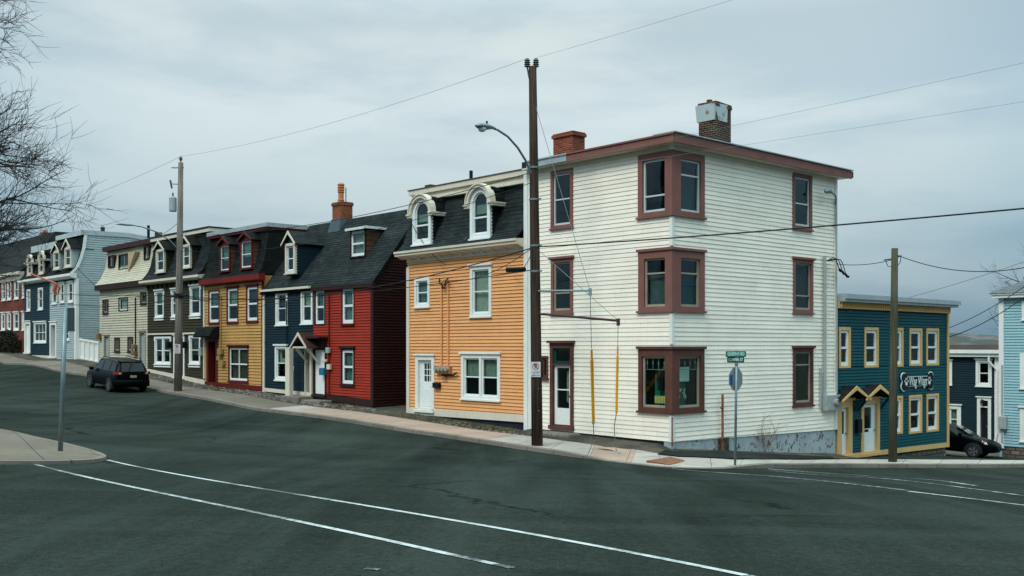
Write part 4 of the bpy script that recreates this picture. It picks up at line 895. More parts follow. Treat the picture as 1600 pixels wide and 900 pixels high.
# ================================================================== ORANGE MANSARD HOUSE
def mansard_side(parent, fr_c, mat, prof, a, back, name='wall', th=.1, zb=None):
    """closing wall of a mansard at a, following the (c,b) profile back to c=-back"""
    m = MB(); pts = list(prof)+[(-back, prof[-1][1]), (-back, prof[0][1])]; m.prisma(fr_c, pts, a, a+th); return m.build(name, mat, parent)
def shell(parent, mat, a0, a1, b0, b1, depth, left=True, right=True):
    m = MB()
    if left: m.box(FR, a0, a0+.1, b0, b1, -depth, -.06)
    if right: m.box(FR, a1-.1, a1, b0, b1, -depth, -.06)
    m.box(FR, a0+.1, a1-.1, b0, b1, -depth, -depth+.1); m.build('wall', mat, parent)
SASHW = paint('bright_white_sash', (222, 226, 224), .45, .04, .05)
def H_orange():
    a0, a1 = A(637, 0)[0], AL-.005
    r = base_thing('mansard_house', FR, (a0+a1)/2, 'orange clapboard house with white trim and two arched dormers in a black mansard roof')
    hs = []
    w = lambda *k, **q: hs.append(window(r, FR, *k, **q))
    w((648.6, 672.3, 433.5, 479.7), P_WTRIM, SASHW, cw=.13, curtain=(.0, 1, (120, 140, 135)))
    w((735.4, 768.8, 415, 494.5), P_WTRIM, SASHW, cw=.14, curtain=(.0, 1, (190, 198, 180)), cap=True)
    w((721.5, 782.5, 553, 624.5), P_WTRIM, SASHW, cw=.15, two=True, cap=True, curtain=(.5, 1, (150, 158, 148)))
    hs.append(door(r, FR, (650, 679.3, 555.5, 641), P_WTRIM, SASHW, cw=.17, glass=(.3, .9, .57, .93), muntin=(3, 3)))
    bl, br = A(642, 637), A(825, 649.5)
    clap(r, FR, P_ORANGE, a0, a1, -2.6, 3.34, hs, [above(bl, br)], course=.123)
    ty = A(826, 392)[1]; boxm(r, 'frieze', P_CTRIM, FR, a0, a1, 3.28, 3.5, -.1, .05)
    m = MB(); m.skew(FR, a0, a1, bl[1]-.26, br[1]-.235, .26, -.05, .045); m.build('base_board', P_CTRIM, r)
    m = MB(); m.skew(FR, a0+.03, a1, -3.6, -3.7, (bl[1]-.26+3.6, br[1]-.235+3.7), -.25, -.03); m.build('foundation', paint('navy_foundation', (34, 38, 50), .8), r)
    m = MB(); m.box(FR, a0-.02, a0+.17, bl[1]-.28, 3.1, -.05, .055); m.build('corner_board', P_CTRIM, r)
    m = MB(); m.box(FR, a1-.19, a1, -3.05, 6.0, -.05, .075); m.build('corner_board', P_WTRIM, r)
    # cornice with small brackets
    m = MB(); z0 = A(740, 390, .4)[1]
    m.prisma(FR, [(0, 3.42), (.12, 3.42), (.30, 3.50), (.42, 3.52), (.42, 3.60), (.47, 3.62), (.47, 3.70), (0, 3.72)][::-1], a0-.3, a1-.19)
    m.build('cornice', P_CTRIM, r)
    m = MB()
    for i in range(11):
        x = a0+.35+i*(a1-a0-.8)/10; m.prisma(FR, [(.05, 3.32), (.1, 3.33), (.24, 3.44), (.05, 3.44)][::-1], x-.035, x+.035)
    b = m.build('brackets', P_CTRIM, r); b['kind'] = 'stuff'
    prof = [(.42, 3.71), (.12, 4.0), (-.12, 4.6), (-.32, 5.2), (-.48, 5.72)]
    lapped(r, FR, M_SH, prof, a0-.15, a1-.19, .15)
    mansard_side(r, FR, M_SH, [(.4, 3.7), (.10, 4.0), (-.14, 4.6), (-.34, 5.2), (-.50, 5.72)], a0-.16, 7.5)
    m = MB(); m.box(FR, a0-.22, a1, 5.70, 5.78, -8, -.26); m.box(FR, a0-.2, a1-.1, 5.78, 5.98, -8, -.36); m.box(FR, a0-.3, a1-.02, 5.98, 6.17, -8.1, -.26); m.build('parapet', P_CTRIM, r)
    m = MB(); m.box(FR, a0-.34, a1-.02, 6.172, 6.20, -8.15, -.22); m.build('roof', flat('brown_flashing', (98, 78, 68), .6), r)
    m = MB(); q = FR.P(a0+2.1, 6.2, -1.5); m.tube([q, q+Z*.62], .07, 10); m.build('vent_pipe', M_BLACK, r)
    m = MB(); m.box(FR, a0+.05, a0+.42, 6.2, 6.42, -1.2, -.8); m.build('vent_box', flat('dark_metal', (50, 52, 52), .6), r)
    for px in ((645.5, 674.3, 310.5, 381.5), (735.3, 766.8, 294.5, 372)):
        dormer(r, FR, px, .26, 1.3, 'arch', M_SHD, M_SHD, P_CTRIM, SASHW, cw=.16, curtain=(.5, 1, (150, 172, 172)))
    shell(r, planks('orange_siding_far', (200, 135, 82)), a0, a1, -3.6, 3.6, 8, right=False)
    core(r, FR, a0+.4, a1-.3, -2.6, 3.4, -1.0, -7)
    # meters, conduits, letter box, number plate
    k0, k1, b0, b1 = FR.rect(684.5, 707, 572, 583.5); mt = boxm(r, 'meter_box', flat('orange_meter_board', (176, 112, 76), .6), FR, k0, k1, b0, b1, .0, .14)
    for i in range(4):
        x = k0+(k1-k0)*(.14+.24*i); m = MB(); m.tube([FR.P(x, (b0+b1)/2+.03, .14), FR.P(x, (b0+b1)/2+.03, .19), FR.P(x, (b0+b1)/2+.03, .27)], [.1, .095, .075], 14); m.build('meter', flat('meter_glass', (150, 150, 140), .2), mt)
    for px, in ((690,), (700.3,)):
        x, y = A(px, 440, .05); conduit(r, [FR.P(x, y, .06), FR.P(x, b1, .06)], .035, P_ORANGE)
    x, y = A(694, 440); m = MB()
    for k in range(4):
        pts = [FR.P(x-.22+.04*k+.10*math.sin(t*2.2+k), y+.12-.42*math.sin(t/9*math.pi)*(.6+.12*k), .1+.02*k) for t in range(10)]; pts = [p+FR.R*.06*i for i, p in enumerate(pts)]; m.tube(pts, .012, 5)
    m.build('cable_loop', M_BLACK, r)
    m = MB(); m.tube([FR.P(k0+.35, b0-.06, .1), FR.P(k1+.15, b0-.05, .1), FR.P(k1+.4, b0+.04, .12)], .035, 6); m.tube([FR.P(k1-.25, b0-.05, .1), FR.P(k1-.25, b0-.22, .1), FR.P(k0+.35, b0-.2, .1)], .02, 6); m.build('cable', M_BLACK, r)
    k0, k1, b0, b1 = FR.rect(680.5, 690, 598, 606); boxm(r, 'letter_box', M_BLACK, FR, k0, k1, b0, b1, .03, .16, bevel=.01)
    k0, k1, b0, b1 = FR.rect(680.3, 683, 572, 580); boxm(r, 'house_number', M_BLACK, FR, k0, k1, b0, b1, .03, .05)
    m = MB(); p0 = A(775, 372, .3); m.tube([FR.P(*A(719, 384, .34), .36), FR.P(*A(729, 370, .2), .18)], .015, 5); m.build('bracket_rod', M_STEEL, r)
    return a0
a_or = H_orange()
# ================================================================== RED AND NAVY SEMI-DETACHED PAIR (one gable roof each)
SL = 1.29
aR = A(583.5, 0)[0]; aN = A(490, 0)[0]; aN0 = A(412, 0)[0]
def ridge_w(px, py):
    lo, hi = 0, 8
    for _ in range(40):
        m = (lo+hi)/2; z = FR.px(px, py, -m)[1]
        if z > 2.76+SL*m: lo = m
        else: hi = m
    return lo
WRD = min(4.2, max(2.4, ridge_w(600, 333))); ZRD = 2.76+SL*WRD
print('ridge', WRD, ZRD, ridge_w(540, 342), ridge_w(630, 327))
def pitched(r, a0, a1, mat, back=2.0, ec=.16):
    """front slope laid in courses, plain rear slope"""
    n = 18; prof = [(ec, 2.76-SL*ec), (-WRD, ZRD)]
    lapped(r, FR, mat, prof, a0, a1, .15)
    m = MB(); m.prisma(FR, [(-WRD, ZRD), (-WRD, ZRD-.12), (-WRD*2-.16, 2.76-SL*ec-.12), (-WRD*2-.16, 2.76-SL*ec)], a0, a1); m.prisma(FR, [(ec-.02, 2.76-SL*ec-.0), (-WRD, ZRD-.02), (-WRD, ZRD-.14), (ec-.02, 2.76-SL*ec-.10)][::-1], a0, a1-.01); m.build('roof', M_SHD, r)
def H_red():
    a0, a1 = aN, aR
    r = base_thing('gable_house', FR, (a0+a1)/2, 'bright red clapboard house with white door, dark brown trim and steep black roof'); hs = []
    w = lambda *k, **q: hs.append(window(r, FR, *k, **q))
    w((492.3, 508.6, 451.5, 507.5), P_NAVY, SASHW, cw=.05, sw=.11, curtain=(.45, 1, (90, 120, 112)), sill=False)
    w((534.3, 554.3, 448, 506.8), P_MAR, SASHW, cw=.05, sw=.12, curtain=(0, 1, (120, 142, 128)))
    w((533.5, 554.7, 544, 602), P_DKBR, SASHW, cw=.08, sw=.11, curtain=(0, 1, (112, 130, 130)), cap=True)
    hs.append(door(r, FR, (489.8, 510.5, 543, 617.5), P_DKBR, SASHW, cw=.11, knob='r', panels=False, rec=.04))
    bl, br = A(510, 617.5), A(583, 625)
    clap(r, FR, P_RED, a0, a1, -2.6, 2.62, hs, [above((a0, bl[1]+.1), br)], course=.118)
    m = MB(); m.skew(FR, a0, a1, bl[1]-.2, br[1]-.26, (.25, .27), -.05, .04); m.build('base_board', P_DKBR, r)
    m = MB(); m.skew(FR, a0, a1-.05, -3.4, -3.4, (bl[1]-.2+3.4, br[1]-.26+3.4), -.3, -.02); m.build('foundation', M_STONE, r)
    m = MB(); m.box(FR, a1-.15, a1+.02, br[1]-.25, 2.6, -.02, .045); m.build('corner_board', P_DKBR, r)
    m = MB(); m.box(FR, a0, a1+.1, 2.44, 2.62, -.02, .16); m.build('fascia', P_DKBR, r)
    # gable end wall, dark red clapboard following the rake
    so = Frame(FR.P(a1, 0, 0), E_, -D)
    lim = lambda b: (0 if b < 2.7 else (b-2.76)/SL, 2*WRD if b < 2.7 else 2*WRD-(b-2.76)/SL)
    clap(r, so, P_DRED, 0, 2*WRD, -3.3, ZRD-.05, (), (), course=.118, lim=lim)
    m = MB(); m.box(FR, a0+.05, a1-.05, -3.3, 2.6, -2*WRD, -2*WRD+.1); m.build('wall', planks('red_siding_far', (140, 44, 34)), r)
    m = MB(); m.prism(so, [(0, 2.58), (WRD, ZRD-.08), (WRD, ZRD-.28), (0, 2.40)][::-1], .0, .06); m.build('bargeboard', M_SHD, r)
    pitched(r, a0, a1+.1, M_SH)
    core(r, FR, a0+.3, a1-.3, -2.6, 2.4, -1.0, -6)
    # shed dormer
    dormer(r, FR, (548.5, 571, 359.5, 401), -.85, 2.2, 'shed', paint('orange_brown_shingles', (92, 62, 50), .8, .3, .3), P_ROOFM if False else M_SHD, P_DKBR, SASHW, cw=.03, curtain=(.0, 1, (150, 158, 130)), cheekcourse=.2)
    x, y = A(516, 620); conduit(r, [FR.P(x, A(516, 458)[1], .07), FR.P(x, A(516, 617)[1], .07)], .03, P_MAR)
    k0, k1, b0, b1 = FR.rect(514, 519, 543, 552); boxm(r, 'meter', GREYB, FR, k0, k1, b0, b1, .06, .2, bevel=.03)
    k0, k1, b0, b1 = FR.rect(515, 520, 569, 577); boxm(r, 'utility_box', P_CTRIM, FR, k0, k1, b0, b1, .06, .16)
    k0, k1, b0, b1 = FR.rect(509, 514, 561.5, 566); boxm(r, 'wall_lamp', P_CTRIM, FR, k0, k1, b0, b1, .05, .2, bevel=.03)
    k0, k1, b0, b1 = FR.rect(504.5, 511.5, 575, 586); boxm(r, 'letter_box', paint('blue_letter_box', (40, 110, 140), .4), FR, k0, k1, b0, b1, .05, .2)
    # flat hood over the door
    k0, k1, b0, b1 = FR.rect(489, 512, 529, 544); m = MB(); m.box(FR, k0, k1+.1, b1, b1+.09, .0, .55); m.box(FR, k0+.1, k1-.1, b0, b1, 0, .10); m.build('door_hood', P_DKBR, r)
    m = MB(); m.box(FR, a0+.1, a0+1.6, gb(FR, a0)-.1, gb(FR, a0)+.22, .03, .7); m.build('step', M_KERB, r, bevel=.04)
H_red()
def H_navy():
    a0, a1 = aN0, aN-.01
    r = base_thing('gable_house', FR, (a0+a1)/2, 'narrow navy blue clapboard house with white trim and a little gabled porch hood'); hs = []
    w = lambda *k, **q: hs.append(window(r, FR, *k, **q))
    w((431.5, 450, 455, 508), P_WTRIM, SASHW, cw=.13, curtain=(.6, 1, (60, 70, 66)))
    w((471, 489.3, 450.5, 506), P_WTRIM, SASHW, cw=.13, curtain=(.5, 1, (180, 190, 165)))
    w((430.5, 449.6, 540, 594), P_WTRIM, SASHW, cw=.13, curtain=(.5, 1, (170, 180, 160)), cap=True)
    # recessed dark door between white posts
    dr = FR.rect(473, 489.6, 541, 614); m = MB(); i0, i1 = dr[0]+.30, dr[1]-.13
    hs.append((i0, i1, dr[2]-.05, dr[3]-.1))
    m.box(FR, dr[0]-.42, i0-.35, dr[2]-.12, dr[3]-.05, .45, .65); m.build('porch_post', P_CTRIM, r)
    m = MB(); m.box(FR, i1, dr[1]+.02, dr[2]-.1, dr[3]-.05, -.1, .12); m.build('corner_board', P_CTRIM, r)
    m = MB(); m.box(FR, i0-.06, i0, dr[2]-.1, dr[3]-.1, -.3, .05); m.build('door_frame', P_CTRIM, r)
    d = boxm(r, 'door', flat('black_door', (24, 28, 34), .5), FR, i0, i1, dr[2]-.05, dr[3]-.1, -.28, -.22); boxm(d, 'handle', M_STEEL, FR, i0+.05, i0+.1, dr[2]+.9, dr[2]+1.0, -.22, -.16)
    bl, br = A(412, 606), A(474, 612.5)
    clap(r, FR, P_NAVY, a0, a1, -2.4, 2.62, hs, [above(bl, br)], course=.118)
    m = MB(); sl = (br[1]-bl[1])/(br[0]-bl[0]); m.skew(FR, a0, a1-.05, bl[1]-.16, bl[1]-.16+sl*(a1-a0), .17, -.05, .05); m.build('base_board', P_CTRIM, r)
    m = MB(); m.box(FR, a0, a1, -3.2, bl[1]-.25, -.3, -.05); m.build('foundation', M_STONE, r)
    m = MB(); m.box(FR, a0-.02, a0+.16, bl[1]-.2, 2.6, -.02, .055); m.build('corner_board', P_CTRIM, r)
    m = MB(); g0, g1 = A(407, 451, .2), A(484, 442, .2); m.skew(FR, g0[0], g1[0], 2.58, 2.58, .10, .14, .26); m.build('gutter', P_CTRIM, r)
    pitched(r, a0-.12, a1-.001, M_SH)
    so = Frame(FR.P(a0-.0, 0, 0), E_, D); m = MB(); m.prism(so, [(0, -3), (2*WRD, -3), (2*WRD, 2.7), (WRD, ZRD-.1), (0, 2.7)], -.1, 0); m.box(FR, a0+.1, a1, -3, 2.6, -2*WRD, -2*WRD+.1); m.build('wall', planks('navy_siding_far', (26, 44, 58)), r)
    core(r, FR, a0+.3, a1-.1, -2.4, 2.4, -1.0, -6)
    dormer(r, FR, (446.5, 462, 380, 427), -.05, 2.0, 'gable', P_NAVY, M_SH, P_CTRIM, SASHW, cw=.15, h=.5, ov=.16)
    # gabled hood on brackets
    k0, k1 = FR.px(455.5, 543, .75)[0], FR.px(476.5, 543, .75)[0]; zz = FR.px(466, 542, .75)[1]
    g = MB(); g.box(FR, k0+.02, k1-.02, zz-.06, zz+.02, .0, .72); hd = g.build('porch_hood', P_CTRIM, r); gable_roof(hd, FR, M_SHB, k0, k1, zz+.02, .58, 0, .75, ov=.12, trim=P_CTRIM)
    for x in (k0+.1, k1-.14):
        m = MB(); m.hexa([FR.P(x, zz-.75, .02), FR.P(x+.08, zz-.75, .02), FR.P(x+.08, zz-.65, .02), FR.P(x, zz-.65, .02), FR.P(x, zz-.12, .62), FR.P(x+.08, zz-.12, .62), FR.P(x+.08, zz-.02, .55), FR.P(x, zz-.02, .55)]); m.build('bracket', P_CTRIM, hd)
    x, y = A(449.5, 600); conduit(r, [FR.P(x, A(449.5, 470)[1], .06), FR.P(x, A(449.5, 596)[1], .06)], .03, P_NAVY)
    k0, k1, b0, b1 = FR.rect(446.5, 450.5, 547, 560); boxm(r, 'meter', M_BLACK, FR, k0, k1, b0, b1, .06, .2, bevel=.03)
    k0, k1, b0, b1 = FR.rect(450.5, 454, 585, 592); boxm(r, 'utility_box', GREYB, FR, k0, k1, b0, b1, .03, .12)
    k0, k1, b0, b1 = FR.rect(453, 461, 573, 578); txt('182', 'house_number', FR, (k0+k1)/2, (b0+b1)/2, .04, .28, P_WTRIM, r)
    m = MB(); m.box(FR, dr[0]-.5, dr[1]+.1, gb(FR, a1)-.1, dr[2]-.12, .02, .85); m.build('step', M_KERB, r, bevel=.04)
    # ridge chimney with lead base and clay pot
    p = FR.px(535, 340, -WRD)[0]; ch = chimney(r, FR.P(p, ZRD-.5, -WRD), .78, .62, 1.32, BR_ORG, BR_RED, AN-math.pi/2, 0, flare=.04)
    fq = Frame(FR.P(p, ZRD-.6, -WRD), FR.R, FR.N); m = MB(); m.hexa([fq.P(-.5, 0, .5), fq.P(.5, 0, .5), fq.P(.5, 0, -.5), fq.P(-.5, 0, -.5), fq.P(-.41, .62, .36), fq.P(.41, .62, .36), fq.P(.41, .62, -.36), fq.P(-.41, .62, -.36)]); m.build('flashing', flat('lead', (70, 82, 88), .6), ch)
    m = MB(); m.lathe(FR.P(p-.12, ZRD+.80, -WRD), [(.15, 0), (.14, .12), (.17, .16), (.13, .2), (.13, .5), (.18, .54), (.13, .58), (.18, .64), (.13, .68), (.18, .76), (.13, .8), (.18, .88), (.11, .96)], 14); m.build('chimney_pot', flat('orange_clay_pot', (186, 120, 76), .8), ch)
    m = MB(); q = FR.P(p+.3, ZRD+.8, -WRD); m.tube([q, q+Z*.7], .025, 6); m.build('flue_rod', flat('green_copper', (70, 110, 90), .6), ch)
H_navy()
# ================================================================== YELLOW HOUSE
def H_yellow():
    a0, a1 = A(321, 0)[0], aN0-.02
    r = base_thing('mansard_house', FR, (a0+a1)/2, 'mustard yellow clapboard house with maroon trim and black mansard roof'); hs = []
    w = lambda *k, **q: hs.append(window(r, FR, *k, **q))
    w((326.5, 343.5, 453, 505), P_MAR, SASHW, cw=.06, sw=.11, curtain=(.5, 1, (100, 120, 120)))
    w((355, 373, 448.5, 504), P_MAR, SASHW, cw=.07, sw=.11, curtain=(.45, 1, (150, 170, 170)), cap=True)
    w((385.5, 404, 446, 502.5), P_MAR, SASHW, cw=.07, sw=.11, curtain=(.6, 1, (50, 60, 62)), cap=True)
    w((357.7, 388.8, 541, 596.5), P_MAR, SASHW, cw=.08, sw=.08, cols=2, cap=True, curtain=(0, 1, (92, 84, 66)))
    hs.append(door(r, FR, (323.5, 341, 527, 602), P_MAR, flat('dark_maroon_door', (44, 22, 24), .5), cw=.22, rec=.5, panels=True))
    bl, br = A(322, 597), A(411, 604)
    clap(r, FR, P_YEL, a0, a1, -2.3, 3.2, hs, [above(bl, br)], course=.15)
    sl = (br[1]-bl[1])/(br[0]-bl[0]); m = MB(); m.skew(FR, a0, a1, bl[1]-.22, br[1]-.22, .24, -.05, .04); m.build('base_board', P_MAR, r)
    m = MB(); m.box(FR, a0, a1, -3.2, br[1]-.2, -.3, -.03); m.build('foundation', M_STONE, r)
    m = MB(); m.box(FR, a1-.12, a1, br[1], 3.1, -.02, .05); m.build('corner_board', P_MAR, r)
    m = MB(); m.prisma(FR, [(0, 3.12), (.22, 3.16), (.32, 3.2), (.32, 3.46), (0, 3.5)][::-1], a0-.1, a1+.15); m.build('cornice', paint('maroon_cornice', (112, 32, 28), .55), r)
    prof = [(.30, 3.46), (.05, 3.8), (-.12, 4.5), (-.33, 5.62)]
    lapped(r, FR, M_SHD, prof, a0, a1, .15); mansard_side(r, FR, M_SHD, [(c-.02, b) for c, b in prof], a1-.09, 7)
    m = MB(); m.box(FR, a0-.05, a1+.08, 5.62, 5.74, -7.1, -.16); m.build('cornice', P_MAR, r)
    m = MB(); m.box(FR, a0-.08, a1+.12, 5.74, 5.93, -7.15, -.10); m.build('parapet', P_ROOFM, r); m = MB(); m.box(FR, a0, a1, 5.93, 5.95, -7, -.2); m.build('roof', M_TAR, r)
    for px in ((344, 359.5, 382, 424), (376.5, 394.5, 374.5, 419.5)):
        dormer(r, FR, px, .16, 1.3, 'gable', paint('orange_brown_shingles', (92, 62, 50)), M_SHD, P_MAR, SASHW, cw=.07, h=.34, ov=.12, curtain=(.4, 1, (120, 128, 126)), cheekcourse=.2)
    shell(r, planks('yellow_siding_far', (175, 130, 70)), a0, a1, -3, 3.4, 7); core(r, FR, a0+.8, a1-.3, -2, 3, -1.0, -6)
    k0, k1, b0, b1 = FR.rect(318, 343.5, 513, 527); m = MB(); m.prisma(FR, [(0, b0), (.55, b0), (.6, b0+.06), (.35, b1), (0, b1+.1)][::-1], k0, k1); m.build('door_hood', M_SHD, r)
    x = A(346.5, 0)[0]; conduit(r, [FR.P(x, A(346, 462)[1], .07), FR.P(x, A(346, 560)[1], .07)], .03, P_YEL)
    for i, q in enumerate(((344.5, 350.5, 545, 554), (348, 353, 563, 571), (343.5, 348, 556, 563))): k0, k1, b0, b1 = FR.rect(*q); boxm(r, 'meter', paint('mustard_box', (168, 138, 84)), FR, k0, k1, b0, b1, .05, .2, bevel=.02)
H_yellow()
# ================================================================== OLIVE HOUSE
def H_olive():
    a0, a1 = A(231, 0)[0], A(321, 0)[0]-.02
    r = base_thing('mansard_house', FR, (a0+a1)/2, 'dark olive clapboard house with white window surrounds, gabled dormers and flared black mansard'); hs = []
    w = lambda *k, **q: hs.append(window(r, FR, *k, **q))
    for q in ((243, 256.5, 454, 496), (268.5, 282, 451.5, 495), (297.6, 314, 446, 493)): w(q, P_WTRIM, SASHW, cw=.1, ear=True, cap=True, curtain=(.45, 1, (90, 108, 110)))
    w((242.5, 267.5, 526, 569), P_WTRIM, SASHW, cw=.1, two=True, ear=True, curtain=(.3, 1, (80, 96, 96)))
    w((296.5, 313.5, 524, 569), P_WTRIM, SASHW, cw=.12, ear=True, curtain=(.3, 1, (80, 96, 96)))
    hs.append(door(r, FR, (272, 289, 524, 590), P_WTRIM, flat('black_door', (24, 28, 34), .5), cw=.15, transom=.2))
    bl, br = A(233, 580), A(320, 598); bl = (bl[0], bl[1]+.12); br = (br[0], br[1]+.15)
    clap(r, FR, P_OLI, a0, a1, -2.2, 3.3, hs, [above(bl, br)], course=.15)
    m = MB(); m.skew(FR, a0, a1, bl[1]-.22, br[1]-.25, .24, -.05, .05); m.build('base_board', P_CTRIM, r)
    m = MB(); m.box(FR, a0, a1, -3, -1.7, -.3, -.03); m.build('foundation', M_STONE, r)
    m = MB(); m.box(FR, a1-.14, a1, -1.7, 3.3, -.02, .055); m.build('corner_board', P_CTRIM, r)
    m = MB(); z = A(280, 522.5)[1]; m.box(FR, a0+.2, a1-.2, z, z+.09, .02, .12); m.build('string_course', P_CTRIM, r)
    m = MB(); m.prisma(FR, [(0, 3.52), (.3, 3.54), (.46, 3.62), (.46, 3.74), (0, 3.78)][::-1], a0-.2, a1+.1); m.build('gutter', P_CTRIM, r)
    boxm(r, 'frieze', P_OLI, FR, a0, a1, 3.2, 3.54, -.05, .06); m = MB()
    for i in range(12): x = a0+.3+i*(a1-a0-.6)/11; m.prisma(FR, [(.06, 3.26), (.12, 3.27), (.3, 3.5), (.06, 3.5)][::-1], x-.05, x+.05)
    m.build('brackets', P_OLI, r)['kind'] = 'stuff'
    prof = [(.44, 3.76), (.1, 4.05), (-.15, 4.6), (-.30, 5.3), (-.36, 6.05)]
    lapped(r, FR, M_SH, prof, a0, a1, .15); mansard_side(r, FR, M_SHD, [(c-.02, b) for c, b in prof], a1-.1, 8)
    m = MB(); m.box(FR, a0-.03, a1+.1, 6.03, 6.22, -8.1, -.16); m.build('parapet', P_CTRIM, r); m = MB(); m.box(FR, a0-.05, a1+.12, 6.222, 6.30, -8.15, -.12); m.build('roof', M_TAR, r)
    for px in ((244.5, 257.5, 389.5, 425.5), (285, 298, 382, 418.5)): dormer(r, FR, px, .22, 1.3, 'gable', P_OLI, M_SHD, P_CTRIM, SASHW, cw=.12, h=.42, ov=.2, curtain=(.5, 1, (100, 118, 120)))
    shell(r, planks('olive_siding_far', (58, 56, 42)), a0, a1, -3, 3.7, 8); core(r, FR, a0+.3, a1-.3, -2, 3.3, -1.0, -7)
    for x_ in (267.5, 291.5): k0, k1, b0, b1 = FR.rect(x_-1.6, x_+1.6, 534, 544); boxm(r, 'wall_lamp', M_BLACK, FR, k0, k1, b0, b1, .05, .3, bevel=.03)
    k0, k1, b0, b1 = FR.rect(315, 319, 543, 556); boxm(r, 'meter', GREYB, FR, k0, k1, b0, b1, .05, .2, bevel=.03)
H_olive()
# ================================================================== CREAM HOUSE
def H_cream():
    a0, a1 = A(156, 0)[0], A(231, 0)[0]-.02
    r = base_thing('mansard_house', FR, (a0+a1)/2, 'cream clapboard house with clapboard-covered flared upper storey and small odd windows'); hs = []
    w = lambda *k, **q: hs.append(window(r, FR, *k, **q))
    w((161, 170, 468.5, 490), P_DKBR, P_OLDS, cw=.08, split=None, cols=2); w((220, 229.6, 456, 475), P_DKBR, P_OLDS, cw=.08, split=None)
    w((186, 200.5, 464.5, 486), P_DKBR, P_WTRIM, cw=.06, split=None, curtain=(0, 1, (190, 200, 200)), sill=False)
    w((179.5, 188, 527, 549.5), P_DKBR, P_OLDS, cw=.09, split=None, cols=2); w((200, 208.6, 526, 549.5), P_DKBR, P_OLDS, cw=.09, split=None, cols=2)
    hs.append(door(r, FR, (163, 171.5, 524, 559), P_OLDS, GREYB, cw=.08)); hs.append(door(r, FR, (218, 228, 518, 575), P_OLDS, GREYB, cw=.10))
    clap(r, FR, P_CREAM, a0, a1, -1.9, 3.5, hs, (), course=.15)
    m = MB(); m.box(FR, a0, a1, -3, -1.7, -.3, -.03); m.build('foundation', M_STONE, r)
    prof = [(.30, 3.82), (-.05, 4.25), (-.34, 4.9), (-.44, 5.5), (-.47, 6.0)]
    m = MB(); m.box(FR, a0-.1, a1+.0, 3.5, 3.82, -.05, .30); m.build('cornice', P_DKBR, r)
    lapped(r, FR, P_CREAM, prof, a0, a1-.1, .15, .02, name='upper_wall'); mansard_side(r, FR, P_CREAM, [(c-.02, b) for c, b in prof], a0, 7)
    m = MB(); m.box(FR, a0-.15, a1+.05, 5.98, 6.27, -7.5, -.2); m.build('cornice', paint('dark_maroon_cornice', (62, 36, 36)), r); boxm(r, 'roof', M_TAR, FR, a0-.1, a1, 6.272, 6.29, -7.4, -.3)
    for q, cf in (((169.6, 179, 399, 418), -.3), ((186, 203.5, 396.5, 421.5), -.28), ((225.5, 234, 384, 406), -.36)):
        a, b, z0, z1 = FR.rect(*q, cf); m = MB(); m.box(FR, a, b, z0, z1, cf-.3, cf-.06)
        bx = MB(); bx.box(FR, a, a+.09, z0, z1, cf-.35, cf+.05); bx.box(FR, b-.09, b, z0, z1, cf-.35, cf+.05); bx.box(FR, a+.09, b-.09, z1-.08, z1, cf-.35, cf+.05); bx.box(FR, a+.09, b-.09, z0, z0+.08, cf-.35, cf+.05)
        wn = bx.build('window', P_DKBR, r); boxm(wn, 'pane', GLASS, FR, a+.09, b-.09, z0+.08, z1-.08, cf-.01, cf-.002); boxm(wn, 'sash', P_OLDS, FR, (a+b)/2-.03, (a+b)/2+.03, z0+.08, z1-.08, cf-.04, cf+.01)
        boxm(wn, 'dark_backing', M_DARK, FR, a+.09, b-.09, z0+.08, z1-.08, cf-.06, cf-.05)  # dark sheet across the opening, coloured as the unlit room behind the pane
    # triangular patch of bare wood beside the middle window
    a, b, z0, z1 = FR.rect(203.5, 214, 394, 424, -.25); m = MB(); m.prism(FR, [(a, z0), (b, z1), (a, z1)], -.44, -.12); m.build('bay_side', paint('bare_wood_board', (178, 158, 128), .7, .15, .3), r)
    shell(r, planks('cream_siding_far', (170, 165, 145)), a0, a1, -2.8, 3.6, 7); core(r, FR, a0+.3, a1-.3, -2, 3.3, -1.0, -6)
    x = A(213, 0)[0]; conduit(r, [FR.P(x, A(213, 465)[1], .06), FR.P(x, A(213, 550)[1], .06)], .035, M_BLACK)
    for q in ((210.5, 216, 548, 555), (211, 215.5, 538, 545), (155.5, 159.5, 521, 530)): k0, k1, b0, b1 = FR.rect(*q); boxm(r, 'meter', paint('brown_box', (120, 96, 72)), FR, k0, k1, b0, b1, .05, .25, bevel=.03)
    m = MB(); q = FR.P(*A(232, 372, -.6), -.6); m.tube([q, q+Z*.75], .08, 8); m.build('vent_pipe', M_BLACK, r)
H_cream()
